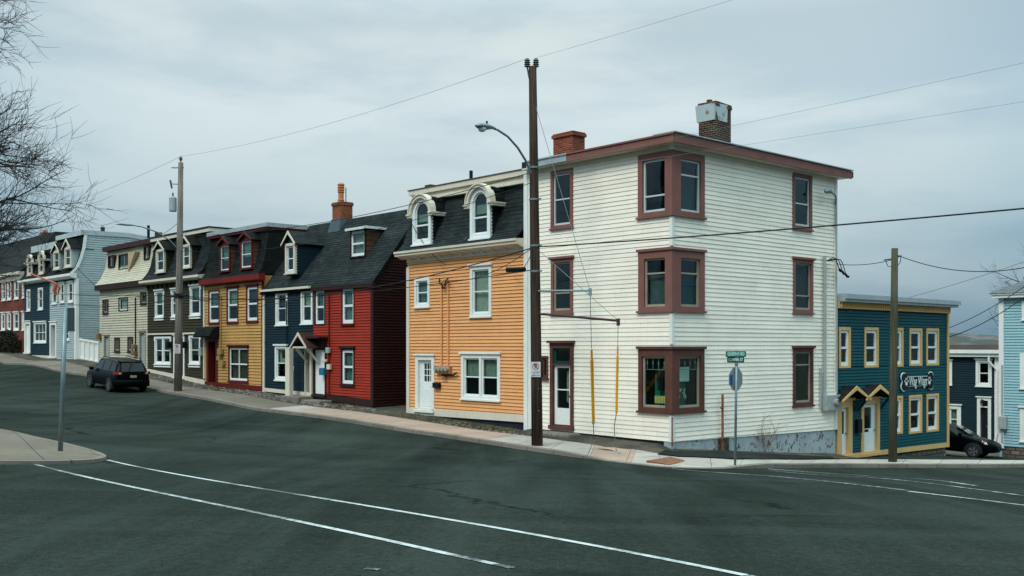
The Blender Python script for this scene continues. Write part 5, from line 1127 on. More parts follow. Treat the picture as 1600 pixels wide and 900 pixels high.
# ================================================================== LIGHT BLUE HOUSE WITH ITS TALL SIDE WALL
def gdorm(r, px, cf, trim): dormer(r, FR, px, cf, 1.4, 'gable', P_LBLUE, M_SHD, trim, SASHW, cw=.14, h=.5, ov=.22)
def H_lblue():
    a0, a1 = A(78, 0)[0], A(119, 0)[0]
    r = base_thing('mansard_house', FR, (a0+a1)/2, 'light grey-blue clapboard house with tall plain side wall beside a white fence'); hs = []
    w = lambda *k, **q: hs.append(window(r, FR, *k, **q))
    for q in ((81.7, 89.5, 443.5, 475), (94, 101.2, 442, 473.5), (106.7, 114.8, 440.5, 472.5)): w(q, P_WTRIM, SASHW, cw=.12, cap=True, curtain=(0, .5, (110, 90, 84)))
    w((100.5, 109, 510, 532), P_WTRIM, SASHW, cw=.12)
    hs.append(door(r, FR, (78.3, 88.8, 503, 558), P_WTRIM, flat('brown_door', (96, 84, 78), .5), cw=.22, rec=.25))
    clap(r, FR, P_LBLUE, a0, a1, -1.2, 4.4, hs, (), course=.15)
    prof = [(.40, 4.84), (.05, 5.2), (-.2, 5.8), (-.42, 6.6), (-.52, 7.4)]
    so = Frame(FR.P(a1, 0, 0), E_, -D)
    def lim(b):
        x0 = 0
        for (c, z), (c2, z2) in zip(prof, prof[1:]):
            if z <= b <= z2: x0 = -(c+(c2-c)*(b-z)/(z2-z))
        if b > prof[-1][1]: x0 = .52
        return (x0, 11)
    clap(r, so, P_LBLUE, 0, 11, -1.6, 7.45, (), [below((3.5, 7.46), (11, 6.6))], course=.15, lim=lim, lip=.022)
    m = MB(); m.box(FR, a0, a1, -2.5, -1.15, -.3, -.03); m.box(FR, a1-.3, a1-.01, -2.6, -1.55, -11, -.3); m.build('foundation', M_STONE, r)
    m = MB(); m.box(FR, a1-.2, a1+.03, -1.2, 4.5, -.02, .06); m.box(so, -.03, .16, -1.2, 4.5, -.02, .06); m.build('corner_board', P_WTRIM, r)
    m = MB(); m.prisma(FR, [(0, 4.5), (.35, 4.55), (.45, 4.66), (.45, 4.82), (0, 4.86)][::-1], a0, a1+.1); m.build('gutter', P_WTRIM, r)
    lapped(r, FR, M_SHD, prof, a0, a1+.03, .15)
    m = MB()
    for (c, z), (c2, z2) in zip(prof, prof[1:]): m.prisma(FR, [(c+.02, z), (c2+.02, z2), (c2-.18, z2), (c-.18, z)][::-1], a1+.022, a1+.06)
    m.build('bargeboard', P_WTRIM, r)
    m = MB(); m.prism(so, [(.35, 7.42), (3.5, 7.46), (11, 6.58), (11, 6.9), (3.5, 7.76), (.3, 7.74)], -.12, .06); m.box(FR, a0, a1-.01, 7.42, 7.74, -.7, -.38); m.build('parapet', paint('pale_fascia', (172, 184, 184)), r)
    m = MB(); m.prism(so, [(.5, 7.6), (3.5, 7.62), (11, 6.76), (11, 6.6), (.5, 7.4)], -4.7, -.13); m.build('roof', M_TAR, r)
    shell(r, planks('blue_siding_far', (120, 142, 152)), a0, a1, -2.4, 6.5, 11, right=False); core(r, FR, a0+.3, a1-.3, -1, 4.4, -1.0, -9)
    for q in ((84, 93.6, 392, 421), (101.5, 111.4, 386.5, 417.5)): gdorm(r, q, .25, P_CTRIM)
    for x, s in ((2.0, .14), (5.9, .26)): m = MB(); m.tube([so.P(x, 7.4, -.7), so.P(x, 8.15-x*.02, -.7)], s, 10); m.build('vent_pipe', flat('dark_metal', (50, 52, 52), .6), r)
    boxm(r, 'flood_lamp', P_WTRIM, so, 5.9, 6.25, 6.85, 7.05, .02, .25, bevel=.03)
H_lblue()
def H_fnavy():
    a0, a1 = A(38.5, 0)[0], A(78, 0)[0]-.02
    r = base_thing('mansard_house', FR, (a0+a1)/2, 'deep navy blue house with arched dormers and a wide three-part ground floor window'); hs = []
    w = lambda *k, **q: hs.append(window(r, FR, *k, **q))
    w((42.3, 48, 452, 486), P_WTRIM, SASHW, cw=.14, curtain=(0, 1, (120, 138, 140))); w((60, 67.8, 449.5, 484), P_WTRIM, SASHW, cw=.14, curtain=(.3, 1, (80, 96, 98)))
    w((53.7, 73, 503, 535.5), P_WTRIM, SASHW, cw=.14, cols=3, cap=True, curtain=(0, 1, (92, 80, 78)))
    hs.append(door(r, FR, (38.8, 48, 502, 551), P_WTRIM, P_WTRIM, cw=.2))
    clap(r, FR, P_DNAVY, a0, a1, -.9, 4.6, hs, (), course=.16)
    m = MB(); m.box(FR, a0, a1, -2.2, -.65, -.3, .05); m.build('foundation', P_CTRIM, r)
    m = MB(); m.prisma(FR, [(0, 4.55), (.35, 4.6), (.45, 4.70), (.45, 4.84), (0, 4.9)][::-1], a0-.2, a1); m.build('gutter', P_WTRIM, r)
    prof = [(.42, 4.86), (.1, 5.2), (-.2, 5.9), (-.5, 6.95)]; lapped(r, FR, M_SHD, prof, a0, a1, .16); mansard_side(r, FR, M_SHD, prof, a0, 8)
    m = MB(); m.box(FR, a0, a1, 6.93, 7.4, -8, -.45); m.build('parapet', paint('pale_fascia', (172, 184, 184)), r); boxm(r, 'roof', M_TAR, FR, a0, a1, 7.402, 7.42, -8, -.5)
    for q in ((43, 50, 400, 430), (61, 68.6, 394, 428)): dormer(r, FR, q, .15, 1.2, 'arch', M_SHD, M_SHD, P_CTRIM, P_CTRIM, cw=.14, hk=.5)
    shell(r, planks('far_navy_siding', (28, 44, 58)), a0, a1, -2, 4.8, 8); core(r, FR, a0+.3, a1-.3, -1, 4.4, -1.0, -7)
H_fnavy()
def H_brick():
    a1 = A(38.5, 0)[0]-.03; a0 = A(-62, 0)[0]
    r = base_thing('brick_house', FR, a1-3, 'red brick house with white windows at the far top of the street'); hs = []
    for x0, x1 in ((3.5, 9.5), (12, 18), (23, 29.5), (35.3, 38.2), (-20, -14), (-40, -33)): hs.append(window(r, FR, (x0, x1, 440-x0*.13, 470-x0*.12), P_WTRIM, SASHW, cw=.13, cap=True, curtain=(0, 1, (110, 118, 120))))
    for x0, x1 in ((2.5, 8.5), (11.5, 17.5), (22, 30), (35, 38), (-20, -14), (-40, -33)): hs.append(window(r, FR, (x0, x1, 489-x0*.05, 516), P_WTRIM, SASHW, cw=.14, cap=True, curtain=(0, 1, (96, 104, 106))))
    clap(r, FR, bricks('far_red_brick', (118, 48, 40), (96, 38, 34), (104, 84, 76), .21, .075), a0, a1, -2, 5.3, hs, (), course=1.0, lip=.0)
    m = MB(); m.prisma(FR, [(0, 4.95), (.15, 4.95), (.3, 5.3), (.42, 5.35), (.42, 5.55), (0, 5.6)][::-1], a0, a1); m.build('cornice', P_CTRIM, r)
    m = MB(); m.prisma(FR, [(.4, 5.56), (-3.5, 8.2), (-8, 8.3), (-8, 5.5)][::-1], a0, a1); m.build('roof', M_SHD, r)
    shell(r, planks('brick_far', (110, 52, 48)), a0, a1, -2, 5.3, 8); core(r, FR, a0+.3, a1-.3, -1, 5, -1.0, -7)
H_brick()
# dark roofed house up the hill behind
def H_dark():
    fr = Frame(UW(72, 26), -D, -E_); r = thing('hill_house', UW(72, 26, gzu(72, 26)), 'big house behind the brick one, only its dark roof and pot chimney showing', 'house')
    x0 = fr.px(-140, 0)[0]; x1 = fr.px(52, 0)[0]; zt = fr.px(40, 358)[1]; 
    m = MB(); m.box(fr, x0, x1-1, -3, zt-5.5, -12, 0); m.build('wall', planks('grey_siding_far', (90, 92, 92)), r)
    m = MB(); m.prisma(fr, [(.5, zt-5.6), (-4.5, zt), (-8, zt), (-12.5, zt-5.6)][::-1], x0-.5, x1-4)
    m.add([fr.P(x1-4, zt-5.6, .5), fr.P(x1, zt-5.6, .5), fr.P(x1-4, zt, -4.5), fr.P(x1-4, zt, -8), fr.P(x1, zt-5.6, -12.5), fr.P(x1-4, zt-5.6, -12.5)], [(0, 1, 2), (2, 1, 4, 3), (3, 4, 5)]); m.build('roof', M_SHD, r)
    p = fr.px(71, 366, -6)[0]; chimney(r, fr.P(p, zt-.3, -6), 1.5, 1.1, 1.0, BR_ORG, BR_RED, AN-math.pi/2, 3, flare=.05)
H_dark()
# ================================================================== TEAL SHOP
def H_teal():
    w0, w1_ = WR+.03, SD.px(1479, 0)[0]; am = (w0+w1_)/2; p = SD.P(am, 0, 0)
    r = thing('shop_building', (p.x, p.y, gz(p.x, p.y)), 'two storey teal clapboard shop with tan trim and a double gabled door porch', 'shop'); hs = []
    w = lambda *k, **q: hs.append(window(r, SD, *k, **q))
    for q in ((1309.8, 1328, 511, 575), (1349.6, 1371.6, 511.5, 574.3), (1390.5, 1410.3, 512, 573), (1420, 1439.8, 513, 571.6), (1446.4, 1466, 513, 571)): w(q, P_TAN, SASHW, cw=.11, sw=.10, sill=False, prj=.04, curtain=(.0, .4, (60, 62, 56)))
    for q in ((1389.3, 1409.5, 618.5, 678.5), (1419.4, 1439.6, 617, 677), (1446.8, 1465.8, 615, 674.3)): w(q, P_TAN, SASHW, cw=.11, sw=.10, sill=False, prj=.04, curtain=(.0, .3, (70, 60, 60)))
    d1 = SD.rect(1302, 1330.5, 625, 712.5); d2 = SD.rect(1344.5, 1373.3, 623, 708.5)
    hs.append(door(r, SD, (w0+.02, d1[1], d1[2], d1[3], 0), P_TAN, SASHW, cw=.28, glass=(.05, .72, .45, .92), rec=.06, panels=False))
    hs.append(door(r, SD, (*d2, 0), P_TAN, SASHW, cw=.19, glass=(.1, .72, .50, .93), rec=.06))
    bl, br = SD.px(1306, 712), SD.px(1479, 692)
    clap(r, SD, P_TEAL, w0, w1_, -4.9, 1.42, hs, [above(bl, br)], course=.115)
    sl = (br[1]-bl[1])/(br[0]-bl[0]); m = MB(); y0 = bl[1]+sl*(w0-bl[0]); y1 = bl[1]+sl*(w1_-bl[0])
    m.skew(SD, w0, w1_+.03, y0-.16, y1-.17, (.18, .19), -.05, .05); m.build('base_board', P_TAN, r)
    m = MB(); m.skew(SD, w0+.1, w1_, -5.6, -5.8, (y0-.15+5.6, y1-.15+5.8), -.3, -.04); m.build('foundation', M_STONE, r)
    m = MB(); m.box(SD, w1_-.02, w1_+.13, y1-.17, 1.5, -.12, .06); m.build('corner_board', P_TAN, r)
    m = MB(); m.box(SD, w0, w1_+.12, 1.36, 1.60, -.05, .12); m.build('frieze', P_TAN, r); m = MB()
    for i in range(60): x = w0+.1+i*(w1_-w0)/60; m.box(SD, x, x+.05, 1.42, 1.58, .12, .17)
    m.build('dentils', P_TAN, r)['kind'] = 'stuff'
    m = MB(); m.box(SD, w0, w1_+.35, 1.60, 1.70, -.2, .34); m.box(SD, w0, w1_+.42, 1.70, 1.86, -.2, .42); m.build('cornice', P_ROOFM, r)
    m = MB(); m.prism(SD, [(w0, 1.86), (w1_+.4, 1.86), (w1_+.4, 1.88), (w0, 1.88)], -9, .38); m.build('roof', P_ROOFM, r)
    m = MB(); q = SD.P(w0+1.4, 1.9, -1.5); m.tube([q, q+Z*.55], .09, 8); m.build('vent_pipe', GREYB, r)
    m = MB(); m.box(SD, w0, w1_, -5.6, 1.5, -9, -8.9); m.box(SD, w1_-.1, w1_, -5.8, 1.5, -8.9, -.1); m.build('wall', planks('teal_siding_far', (0, 70, 80)), r)
    core(r, SD, w0+.3, w1_-.3, -4.8, 1.3, -1, -8)
    # porch: two gables side by side
    pc = .5; g = [SD.px(1316, 620.5, pc), SD.px(1335.5, 605, pc), SD.px(1356.5, 620.5, pc), SD.px(1379, 603.5, pc), SD.px(1396, 617, pc)]
    x0, xm, x1 = g[0][0], g[2][0], g[4][0]; zb = g[2][1]; hgt = g[1][1]-zb
    ph = MB(); ph.box(SD, x0+.1, x1-.1, zb-.12, zb-.04, 0, .10); ph = ph.build('porch_hood', P_TAN, r)
    for k0, k1 in ((x0+.15, xm-.0), (xm+.0, x1-.15)): gable_roof(ph, SD, M_SHD, k0, k1, zb, hgt, 0.0, pc, ov=.15, trim=P_TAN)
    for x in (SD.px(1330, 0)[0]+.15, SD.px(1373, 0)[0]+.1, SD.px(1344, 0)[0]-.2):
        m = MB(); m.hexa([SD.P(x-.04, zb-.55, .04), SD.P(x+.04, zb-.55, .04), SD.P(x+.04, zb-.42, .04), SD.P(x-.04, zb-.42, .04), SD.P(x-.04, zb-.1, .42), SD.P(x+.04, zb-.1, .42), SD.P(x+.04, zb-.0, .38), SD.P(x-.04, zb, .38)]); m.build('bracket', P_TEAL, ph)
    k0, k1, b0, b1 = SD.rect(1335.5, 1342, 655, 676); boxm(r, 'letter_box', M_BLACK, SD, k0, k1, b0, b1, .03, .14)
    k0, k1, b0, b1 = SD.rect(1353, 1358.5, 671, 675); boxm(r, 'letter_slot', M_BLACK, SD, k0, k1, b0, b1, -.06, -.04)
    m = MB(); m.box(SD, w0+.1, d2[1]+.1, -4.4, -4.02, .05, .6) if False else m.box(SD, w0+.1, w0+1.7, -4.4, y0-.2, .05, .55); m.build('step', M_KERB, r)
    # bone-shaped sign
    k0, k1, b0, b1 = SD.rect(1405, 1455.6, 581, 610.5); W_, H_ = k1-k0, b1-b0
    sg = thing('shop_sign', SD.P((k0+k1)/2, b0, .03), 'black bone-shaped shop sign with white outline, white script lettering and paw prints', 'sign')
    def bone(s):
        cx, cy = (k0+k1)/2, (b0+b1)/2; hx, hy = W_/2, H_/2; rx, ry = W_*.082, H_*.255
        q = [(hx-rx+rx*math.cos(math.radians(a)), hy-ry+ry*math.sin(math.radians(a))) for a in range(-50, 186, 15)]
        q = [(hx-W_*.034, 0)]+q; ql = [(-x, y) for x, y in q][::-1]; up = q+ql[:-1] if False else q+ql
        dn = [(-x, -y) for x, y in q[1:]]+[(x, -y) for x, y in q[1:][::-1]]
        return [(cx+x*(1+s/hx), cy+y*(1+s/hy*1.0)) for x, y in up+dn]
    m = MB(); m.prism(SD, bone(.0), .05, .08); m.build('sign_rim', flat('sign_white', (205, 212, 208), .5), sg)
    bk = bone(-.04); m = MB(); m.prism(SD, bk, .04, .095); m.build('sign_board', flat('sign_black', (14, 18, 20), .5), sg)
    SW = flat('sign_white', (205, 212, 208), .5)
    txt('Wag Wags', 'lettering', SD, (k0+k1)/2, (b0+b1)/2, .097, .52, SW, sg, shear=.2, sx=.64, bold=.006)
    for cx in (k0+W_*.145, k1-W_*.145):
        m = MB()
        def disc(x, y, rx, ry, n=12): m.add([SD.P(x+rx*math.cos(2*math.pi*i/n), y+ry*math.sin(2*math.pi*i/n), .1) for i in range(n)], [tuple(range(n))])
        cy = (b0+b1)/2; disc(cx, cy-.07, .10, .08)
        for dx, dy in ((-.12, .03), (-.045, .12), (.045, .12), (.12, .03)): disc(cx+dx, cy+dy, .035, .05)
        m.build('paw_print', SW, sg)['kind'] = 'stuff'
    return w1_
H_teal()
# ================================================================== HOUSES DOWN THE SIDE STREET
def H_slate():
    O = Vector((25.9, 56, 0)); fr = Frame(O, -D, -E_)
    r = thing('terraced_house', (25.9, 56, gz(25.9, 56)), 'dark slate blue house between the teal shop and the pale blue house', 'house'); hs = []
    w = lambda *k, **q: hs.append(window(r, fr, *k, **q))
    q = lambda x0, x1, y0, y1: (x0, x1, y0, y1)
    w((1470, 1488, 563, 601), P_WTRIM, SASHW, cw=.14, cap=True); w((1525, 1550, 562, 603.5), P_WTRIM, SASHW, cw=.15, sw=.06, cap=True)
    w((1479, 1502, 633, 676), P_WTRIM, SASHW, cw=.2, cap=True, curtain=(0, 1, (150, 160, 145)))
    hs.append(door(r, fr, (1527, 1549, 621, 690), P_WTRIM, flat('black_door', (24, 28, 34), .5), cw=.17, transom=.17))
    a0, a1 = fr.px(1440, 0)[0], fr.px(1562, 0)[0]; zt = fr.px(1520, 556)[1]; zb = fr.px(1545, 693)[1]
    clap(r, fr, P_SLATE, a0, a1, zb, zt, hs, course=.13)
    m = MB(); m.box(fr, a0, a1, zb-1, zb, -.3, -.03); m.build('foundation', M_STONE, r)
    m = MB(); m.box(fr, a0, a1+.2, zt-.05, zt+.14, -.05, .3); m.box(fr, a0, a1+.2, zt+.14, zt+.34, -.05, .42); m.build('cornice', P_WTRIM, r)
    m = MB(); m.prisma(fr, [(.42, zt+.34), (-4, zt+.62), (-8, zt+.34)][::-1], a0, a1+.2); m.build('roof', shingles('rusty_shingles', (66, 50, 44), (54, 42, 38)), r)
    m = MB(); m.box(fr, a1-.25, a1, zb-.2, zt, -.02, .06); m.build('corner_board', P_WTRIM, r)
    conduit(r, [fr.P(a1-.45, zt, .3), fr.P(a1-.45, zt-.3, .3), fr.P(a1-.1, zt-.75, .12), fr.P(a1-.1, zb+.6, .12), fr.P(a1-.2, zb, .2)], .06, P_WTRIM, 'downpipe')
    x = fr.px(1538, 0)[0]; zl = fr.px(1538, 626)[1]; m = MB(); m.tube([fr.P(x, zl, .05), fr.P(x, zl+.05, .3), fr.P(x, zl-.15, .32)], [.03, .05, .1], 8); m.build('wall_lamp', M_BLACK, r)
    m = MB(); m.box(fr, a0, a0+.1, zb-1, zt, -8, -.1); m.box(fr, a1-.1, a1, zb-1, zt, -8, -.1); m.box(fr, a0+.1, a1-.1, zb-1, zt, -8, -7.9); m.build('wall', planks('slate_siding_far', (32, 44, 56)), r)
    core(r, fr, a0+.3, a1-.3, zb, zt-.1, -1, -7)
H_slate()
def H_sky():
    O = Vector((22.75, 47.6, 0)); R2 = Vector((math.sin(math.radians(150)), math.cos(math.radians(150)), 0)); fr = Frame(O, -D, -E_)
    r = thing('gable_house', (22.75, 47.6, gz(22.75, 47.6)), 'pale sky blue clapboard house at the right edge with white corner board', 'house'); hs = []
    w = lambda *k, **q: hs.append(window(r, fr, *k, **q))
    w((1597, 1617, 470, 499.5), P_WTRIM, SASHW, cw=.2); w((1594, 1617, 552, 607), P_WTRIM, SASHW, cw=.2, sw=.08); w((1594, 1617, 637, 690), P_WTRIM, SASHW, cw=.2, sw=.08, cap=True)
    a0, a1 = fr.px(1562, 0)[0], fr.px(1660, 0)[0]; zt = fr.px(1562, 466)[1]; zb = fr.px(1566, 697)[1]
    clap(r, fr, P_SKY, a0, a1, zb, zt, hs, course=.13)
    m = MB(); m.box(fr, a0, a1, zb-1.5, zb, -.3, -.03); m.build('foundation', M_STONE, r)
    m = MB(); m.box(fr, a0-.02, a0+.2, zb-.1, zt, -.02, .06); m.build('corner_board', P_WTRIM, r)
    m = MB(); m.box(fr, a0-.25, a1, zt, zt+.14, -.05, .3); m.box(fr, a0-.3, a1, zt+.14, zt+.2, -8.2, .36); m.build('gutter', P_WTRIM, r)
    so = Frame(fr.P(a0, 0, 0), E_, D); m = MB(); m.prism(so, [(0, zb-1.5), (8, zb-1.5), (8, zt), (0, zt)], -.1, -.0); m.box(fr, a0+.1, a1, zb-1, zt, -8, -7.9); m.box(fr, a1-.1, a1, zb-1, zt, -7.9, -.1); m.build('wall', planks('sky_siding_far', (130, 168, 176)), r)
    m = MB(); m.add([fr.P(a0-.35, zt+.21, .4), fr.P(a1, zt+.21, .4), fr.P(a1, zt+2.3, -4), fr.P(a0+3.2, zt+2.3, -4), fr.P(a0-.35, zt+.21, -8.3), fr.P(a1, zt+.21, -8.3)], [(0, 1, 2, 3), (0, 3, 4), (3, 2, 5, 4), (0, 4, 5, 1), (1, 5, 2)]); m.build('roof', shingles('grey_shingles', (84, 92, 94), (100, 106, 106)), r)
    core(r, fr, a0+.3, a1-.3, zb, zt-.1, -1, -7)
    x = fr.px(1567, 0)[0]; conduit(r, [fr.P(x, fr.px(1567, 570)[1], .08), fr.P(x, zb+.2, .08)], .04, GREYB)
    k = fr.px(1563, 660); boxm(r, 'meter', GREYB, fr, k[0], k[0]+.35, k[1]-.3, k[1]+.3, .05, .25, bevel=.03)
H_sky()
# ================================================================== FENCE, HEDGE
fc = Frame(UW(0, .25), -D, -E_); m = MB(); x0, x1 = fc.px(118.5, 0)[0], fc.px(155.5, 0)[0]
zb0, zb1 = fc.px(119, 561)[1], fc.px(155, 569)[1]; zt0, zt1 = fc.px(119, 530)[1], fc.px(155, 533)[1]
fth = thing('board_fence', UW(-(x0+x1)/2, .25, gzu(-(x0+x1)/2, .25)), 'white board fence closing the gap below the tall light blue side wall', 'fence')
n = 22
for i in range(n):
    a, b = x0+(x1-x0)*i/n, x0+(x1-x0)*(i+1)/n; m.skew(fc, a+.005, b-.005, zb0+(zb1-zb0)*i/n, zb0+(zb1-zb0)*(i+1)/n, (zt0-zb0, zt0-zb0), -.03, 0)
m.build('board_panel', P_WTRIM, fth)
m = MB(); m.skew(fc, x0, x1, zt0-.02, zt0-.02+zb1-zb0, .12, -.05, .07); m.build('top_rail', P_WTRIM, fth); m = MB(); m.skew(fc, x0, x1, zb0-.1, zb1-.1, .3, -.05, .05); m.build('bottom_rail', P_WTRIM, fth)
for i in range(6): x = x0+(x1-x0)*i/5; t = i/5; boxm(fth, 'fence_post', P_WTRIM, fc, x-.05, x+.05, zb0+(zb1-zb0)*t-.3, zt0+.1+(zb1-zb0)*t, .0, .09)
m = MB(); rnd = random.Random(4)
for i in range(5200):
    u = rnd.uniform(61.6, 72); w_ = rnd.uniform(-.9, -.0); hgt = 1.55+.25*math.sin(u*1.7)+.15*math.sin(u*4.1); z = rnd.random()**.6*hgt
    k = 1 if z < hgt*.85 else .6; p = UW(u, -.45+(w_+.45)*k, gzu(u, -.4)+z); s_ = rnd.uniform(.05, .1); d1 = Vector((rnd.gauss(0, 1), rnd.gauss(0, 1), rnd.gauss(0, 1))).normalized(); d2 = d1.orthogonal().normalized()
    m.add([p-d1*s_, p+d2*s_*.6, p+d1*s_, p-d2*s_*.6], [(0, 1, 2, 3)])
single(m, 'hedge', paint('dark_hedge_leaves', (40, 44, 32), .8, .4, .0), UW(66, -.4, gzu(66, -.4)), 'dark clipped hedge in front of the far red brick house', 'hedge')
# ================================================================== VEHICLES
def vehicle(name, label, origin, heading, paintm, L_, Wd, sections, wheels, wr, tail=True, seed=0, winrng=(), roof_z=0):
    """sections: x, half width at belt, sill z, belt z, roof z, half width at roof"""
    r = thing(name, origin, label, 'car'); r.rotation_euler = (0, 0, heading)
    p = Vector(origin); f = Vector((math.cos(heading), math.sin(heading), 0)); s_ = Vector((-f.y, f.x, 0))
    zf = gz(*(p+f*1.4).xy); zb = gz(*(p-f*1.4).xy); zl = gz(*(p+s_*.8).xy); zr = gz(*(p-s_*.8).xy)
    r.rotation_euler = (math.atan2(zl-zr, 1.6), -math.atan2(zf-zb, 2.8), heading)
    LF = Frame((0, 0, 0), Vector((1, 0, 0)), Vector((0, -1, 0)))
    def mk(mb, nm, mat, par=r, **k):
        me_off = r.location.copy()
        off = origin_of(par); mb.v = [v+off for v in mb.v]; return mb.build(nm, mat, par, **k)
    def ring(sec):
        x, hw, sz, bz, rz, rw = sec; half = [(0, sz), (hw*.8, sz), (hw*.97, sz+.08), (hw, sz+.25), (hw, (sz+bz)/2+.08), (hw*.975, bz-.05), (hw*.93, bz)]
        if rz > bz+.05: half += [(rw+(hw*.93-rw)*.45, bz+(rz-bz)*.55), (rw, rz-.05), (rw*.88, rz), (0, rz+.02)]
        else: half += [(hw*.85, bz+.01), (hw*.7, bz+.02), (hw*.4, bz+.03), (0, bz+.035)]
        return [Vector((x, y, z)) for y, z in half]
    mb = MB(); rings = [ring(s) for s in sections]; k = len(rings[0])
    for rg in rings:
        mb.v += rg+[Vector((v.x, -v.y, v.z)) for v in rg[1:-1][::-1]]
    nn = 2*k-2
    for i in range(len(rings)-1):
        for j in range(nn): a = i*nn+j; b = i*nn+(j+1) % nn; mb.f.append((a, b, b+nn, a+nn))
    mb.f.append(tuple(range(nn-1, -1, -1))); mb.f.append(tuple((len(rings)-1)*nn+j for j in range(nn)))
    body = mk(mb, 'body', paintm, smooth=True, subsurf=1)
    def interp(x):
        for s0, s1 in zip(sections, sections[1:]):
            if s0[0] <= x <= s1[0]:
                t = (x-s0[0])/max(1e-6, s1[0]-s0[0]); return [s0[i]+(s1[i]-s0[i])*t for i in range(6)]
        return sections[0] if x < sections[0][0] else sections[-1]
    def sidept(x, t, s, o=.012):
        _, hw, sz, bz, rz, rw = interp(x); y = hw*.93+(rw-hw*.93)*t; z = bz+(rz-.05-bz)*t; return Vector((x, s*(y+o), z+o*.3))
    for s in (-1, 1):
        for x0, x1, x2, x3 in winrng:      # bottom x0..x1, top x2..x3
            m = MB(); n = 8
            for i in range(n+1):
                t = i/n; m.v += [sidept(x0+(x1-x0)*t, .10, s), sidept((x0+x2)/2+((x1+x3)/2-(x0+x2)/2)*t, .5, s, .02), sidept(x2+(x3-x2)*t, .90, s)]
            for i in range(n):
                for j in (0, 1): a = 3*i+j; m.f.append((a, a+1, a+4, a+3)[::s])
            mk(m, 'side_window', CARGL, smooth=True)
    return r, mk, interp
def flatmat(name, rgb, rough, metal=0, coat=0):
    m, t, p = base_mat(name); p.inputs['Base Color'].default_value = (*rgb, 1); p.inputs['Roughness'].default_value = rough; p.inputs['Metallic'].default_value = metal; p.inputs['Coat Weight'].default_value = coat; p.inputs['Specular IOR Level'].default_value = .3 if rgb[0] > .0035 else .08; return m
CARGL = flatmat('car_glass', (.008, .012, .014), .05)
CARB = flatmat('dark_car_paint', (.0014, .0022, .0027), .3, .0, .0)
RIMM = flatmat('alloy_rim', (.28, .29, .30), .35, .8); TYRE = flatmat('tyre_rubber', (.012, .012, .013), .8)
LREDM = flatmat('red_lens', (.28, .03, .025), .15, 0, .5); LCLR = flatmat('clear_lens', (.5, .5, .5), .1, 0, .5); LORG = flatmat('amber_lens', (.5, .14, .02), .15, 0, .5)
def wheels_(mk, xs_, hw, wr):
    for x in xs_:
        for s in (-1, 1):
            c = Vector((x, s*(hw-.075), wr)); ax = Vector((0, s, 0)); m = MB(); n = 28
            prof = [(wr*.62, -.10), (wr*.95, -.10), (wr, -.06), (wr, .07), (wr*.95, .105), (wr*.68, .108), (wr*.62, .09)]
            m.lathe((0, 0, 0), prof, n); m.v = [c+Vector((v.x, s*v.z, v.y)) for v in m.v]; w = mk(m, 'wheel', TYRE, smooth=True)
            m = MB(); m.lathe((0, 0, 0), [(wr*.64, .04), (wr*.64, .085), (wr*.6, .095), (wr*.56, .07), (wr*.1, .08), (wr*.09, .09)], n)
            m.v = [Vector((v.x, s*v.z, v.y)) for v in m.v]
            r2 = MB()
            for q in range(5):
                a = q*2*math.pi/5; d = Vector((math.cos(a), 0, math.sin(a))); e = Vector((-math.sin(a), 0, math.cos(a))); o_ = Vector((0, s*.10, 0))
                r2.add([d*wr*.1+e*.035+o_, d*wr*.6+e*.05+o_, d*wr*.6-e*.05+o_, d*wr*.1-e*.035+o_]+[d*wr*.1+e*.035+o_*.5, d*wr*.6+e*.05+o_*.5, d*wr*.6-e*.05+o_*.5, d*wr*.1-e*.035+o_*.5], [(0, 1, 2, 3), (4, 7, 6, 5), (0, 4, 5, 1), (2, 6, 7, 3), (1, 5, 6, 2), (3, 7, 4, 0)])
            r2.lathe((0, 0, 0), [(.001, .1), (.001, .1)], 3) if False else None
            ring_ = MB(); ring_.lathe((0, 0, 0), [(wr*.58, .06), (wr*.58, .098), (wr*.65, .098), (wr*.65, .06)], n); r2.add([Vector((v.x, s*v.z, v.y)) for v in ring_.v], ring_.f[:-2])
            r2.v = [v+c for v in r2.v]; mk(r2, 'rim', RIMM, w)
            # wheel arch
            m = MB(); arc = [Vector((x+math.cos(math.pi*i/14)*(wr+.07), s*(hw+.004), wr+math.sin(math.pi*i/14)*(wr+.07))) for i in range(15)]; arc = [Vector((arc[0].x, arc[0].y, .22))]+arc+[Vector((arc[-1].x, arc[-1].y, .22))]
            m.v += arc+[Vector((v.x, v.y-s*.16, v.z)) for v in arc]; m.f.append(tuple(range(len(arc)))[::-s] if s else 0)
            for i in range(len(arc)-1): m.f.append((i, i+1, i+1+len(arc), i+len(arc)))
            mk(m, 'wheel_arch', TYRE)
            w.data.transform(Matrix.Identity(4))
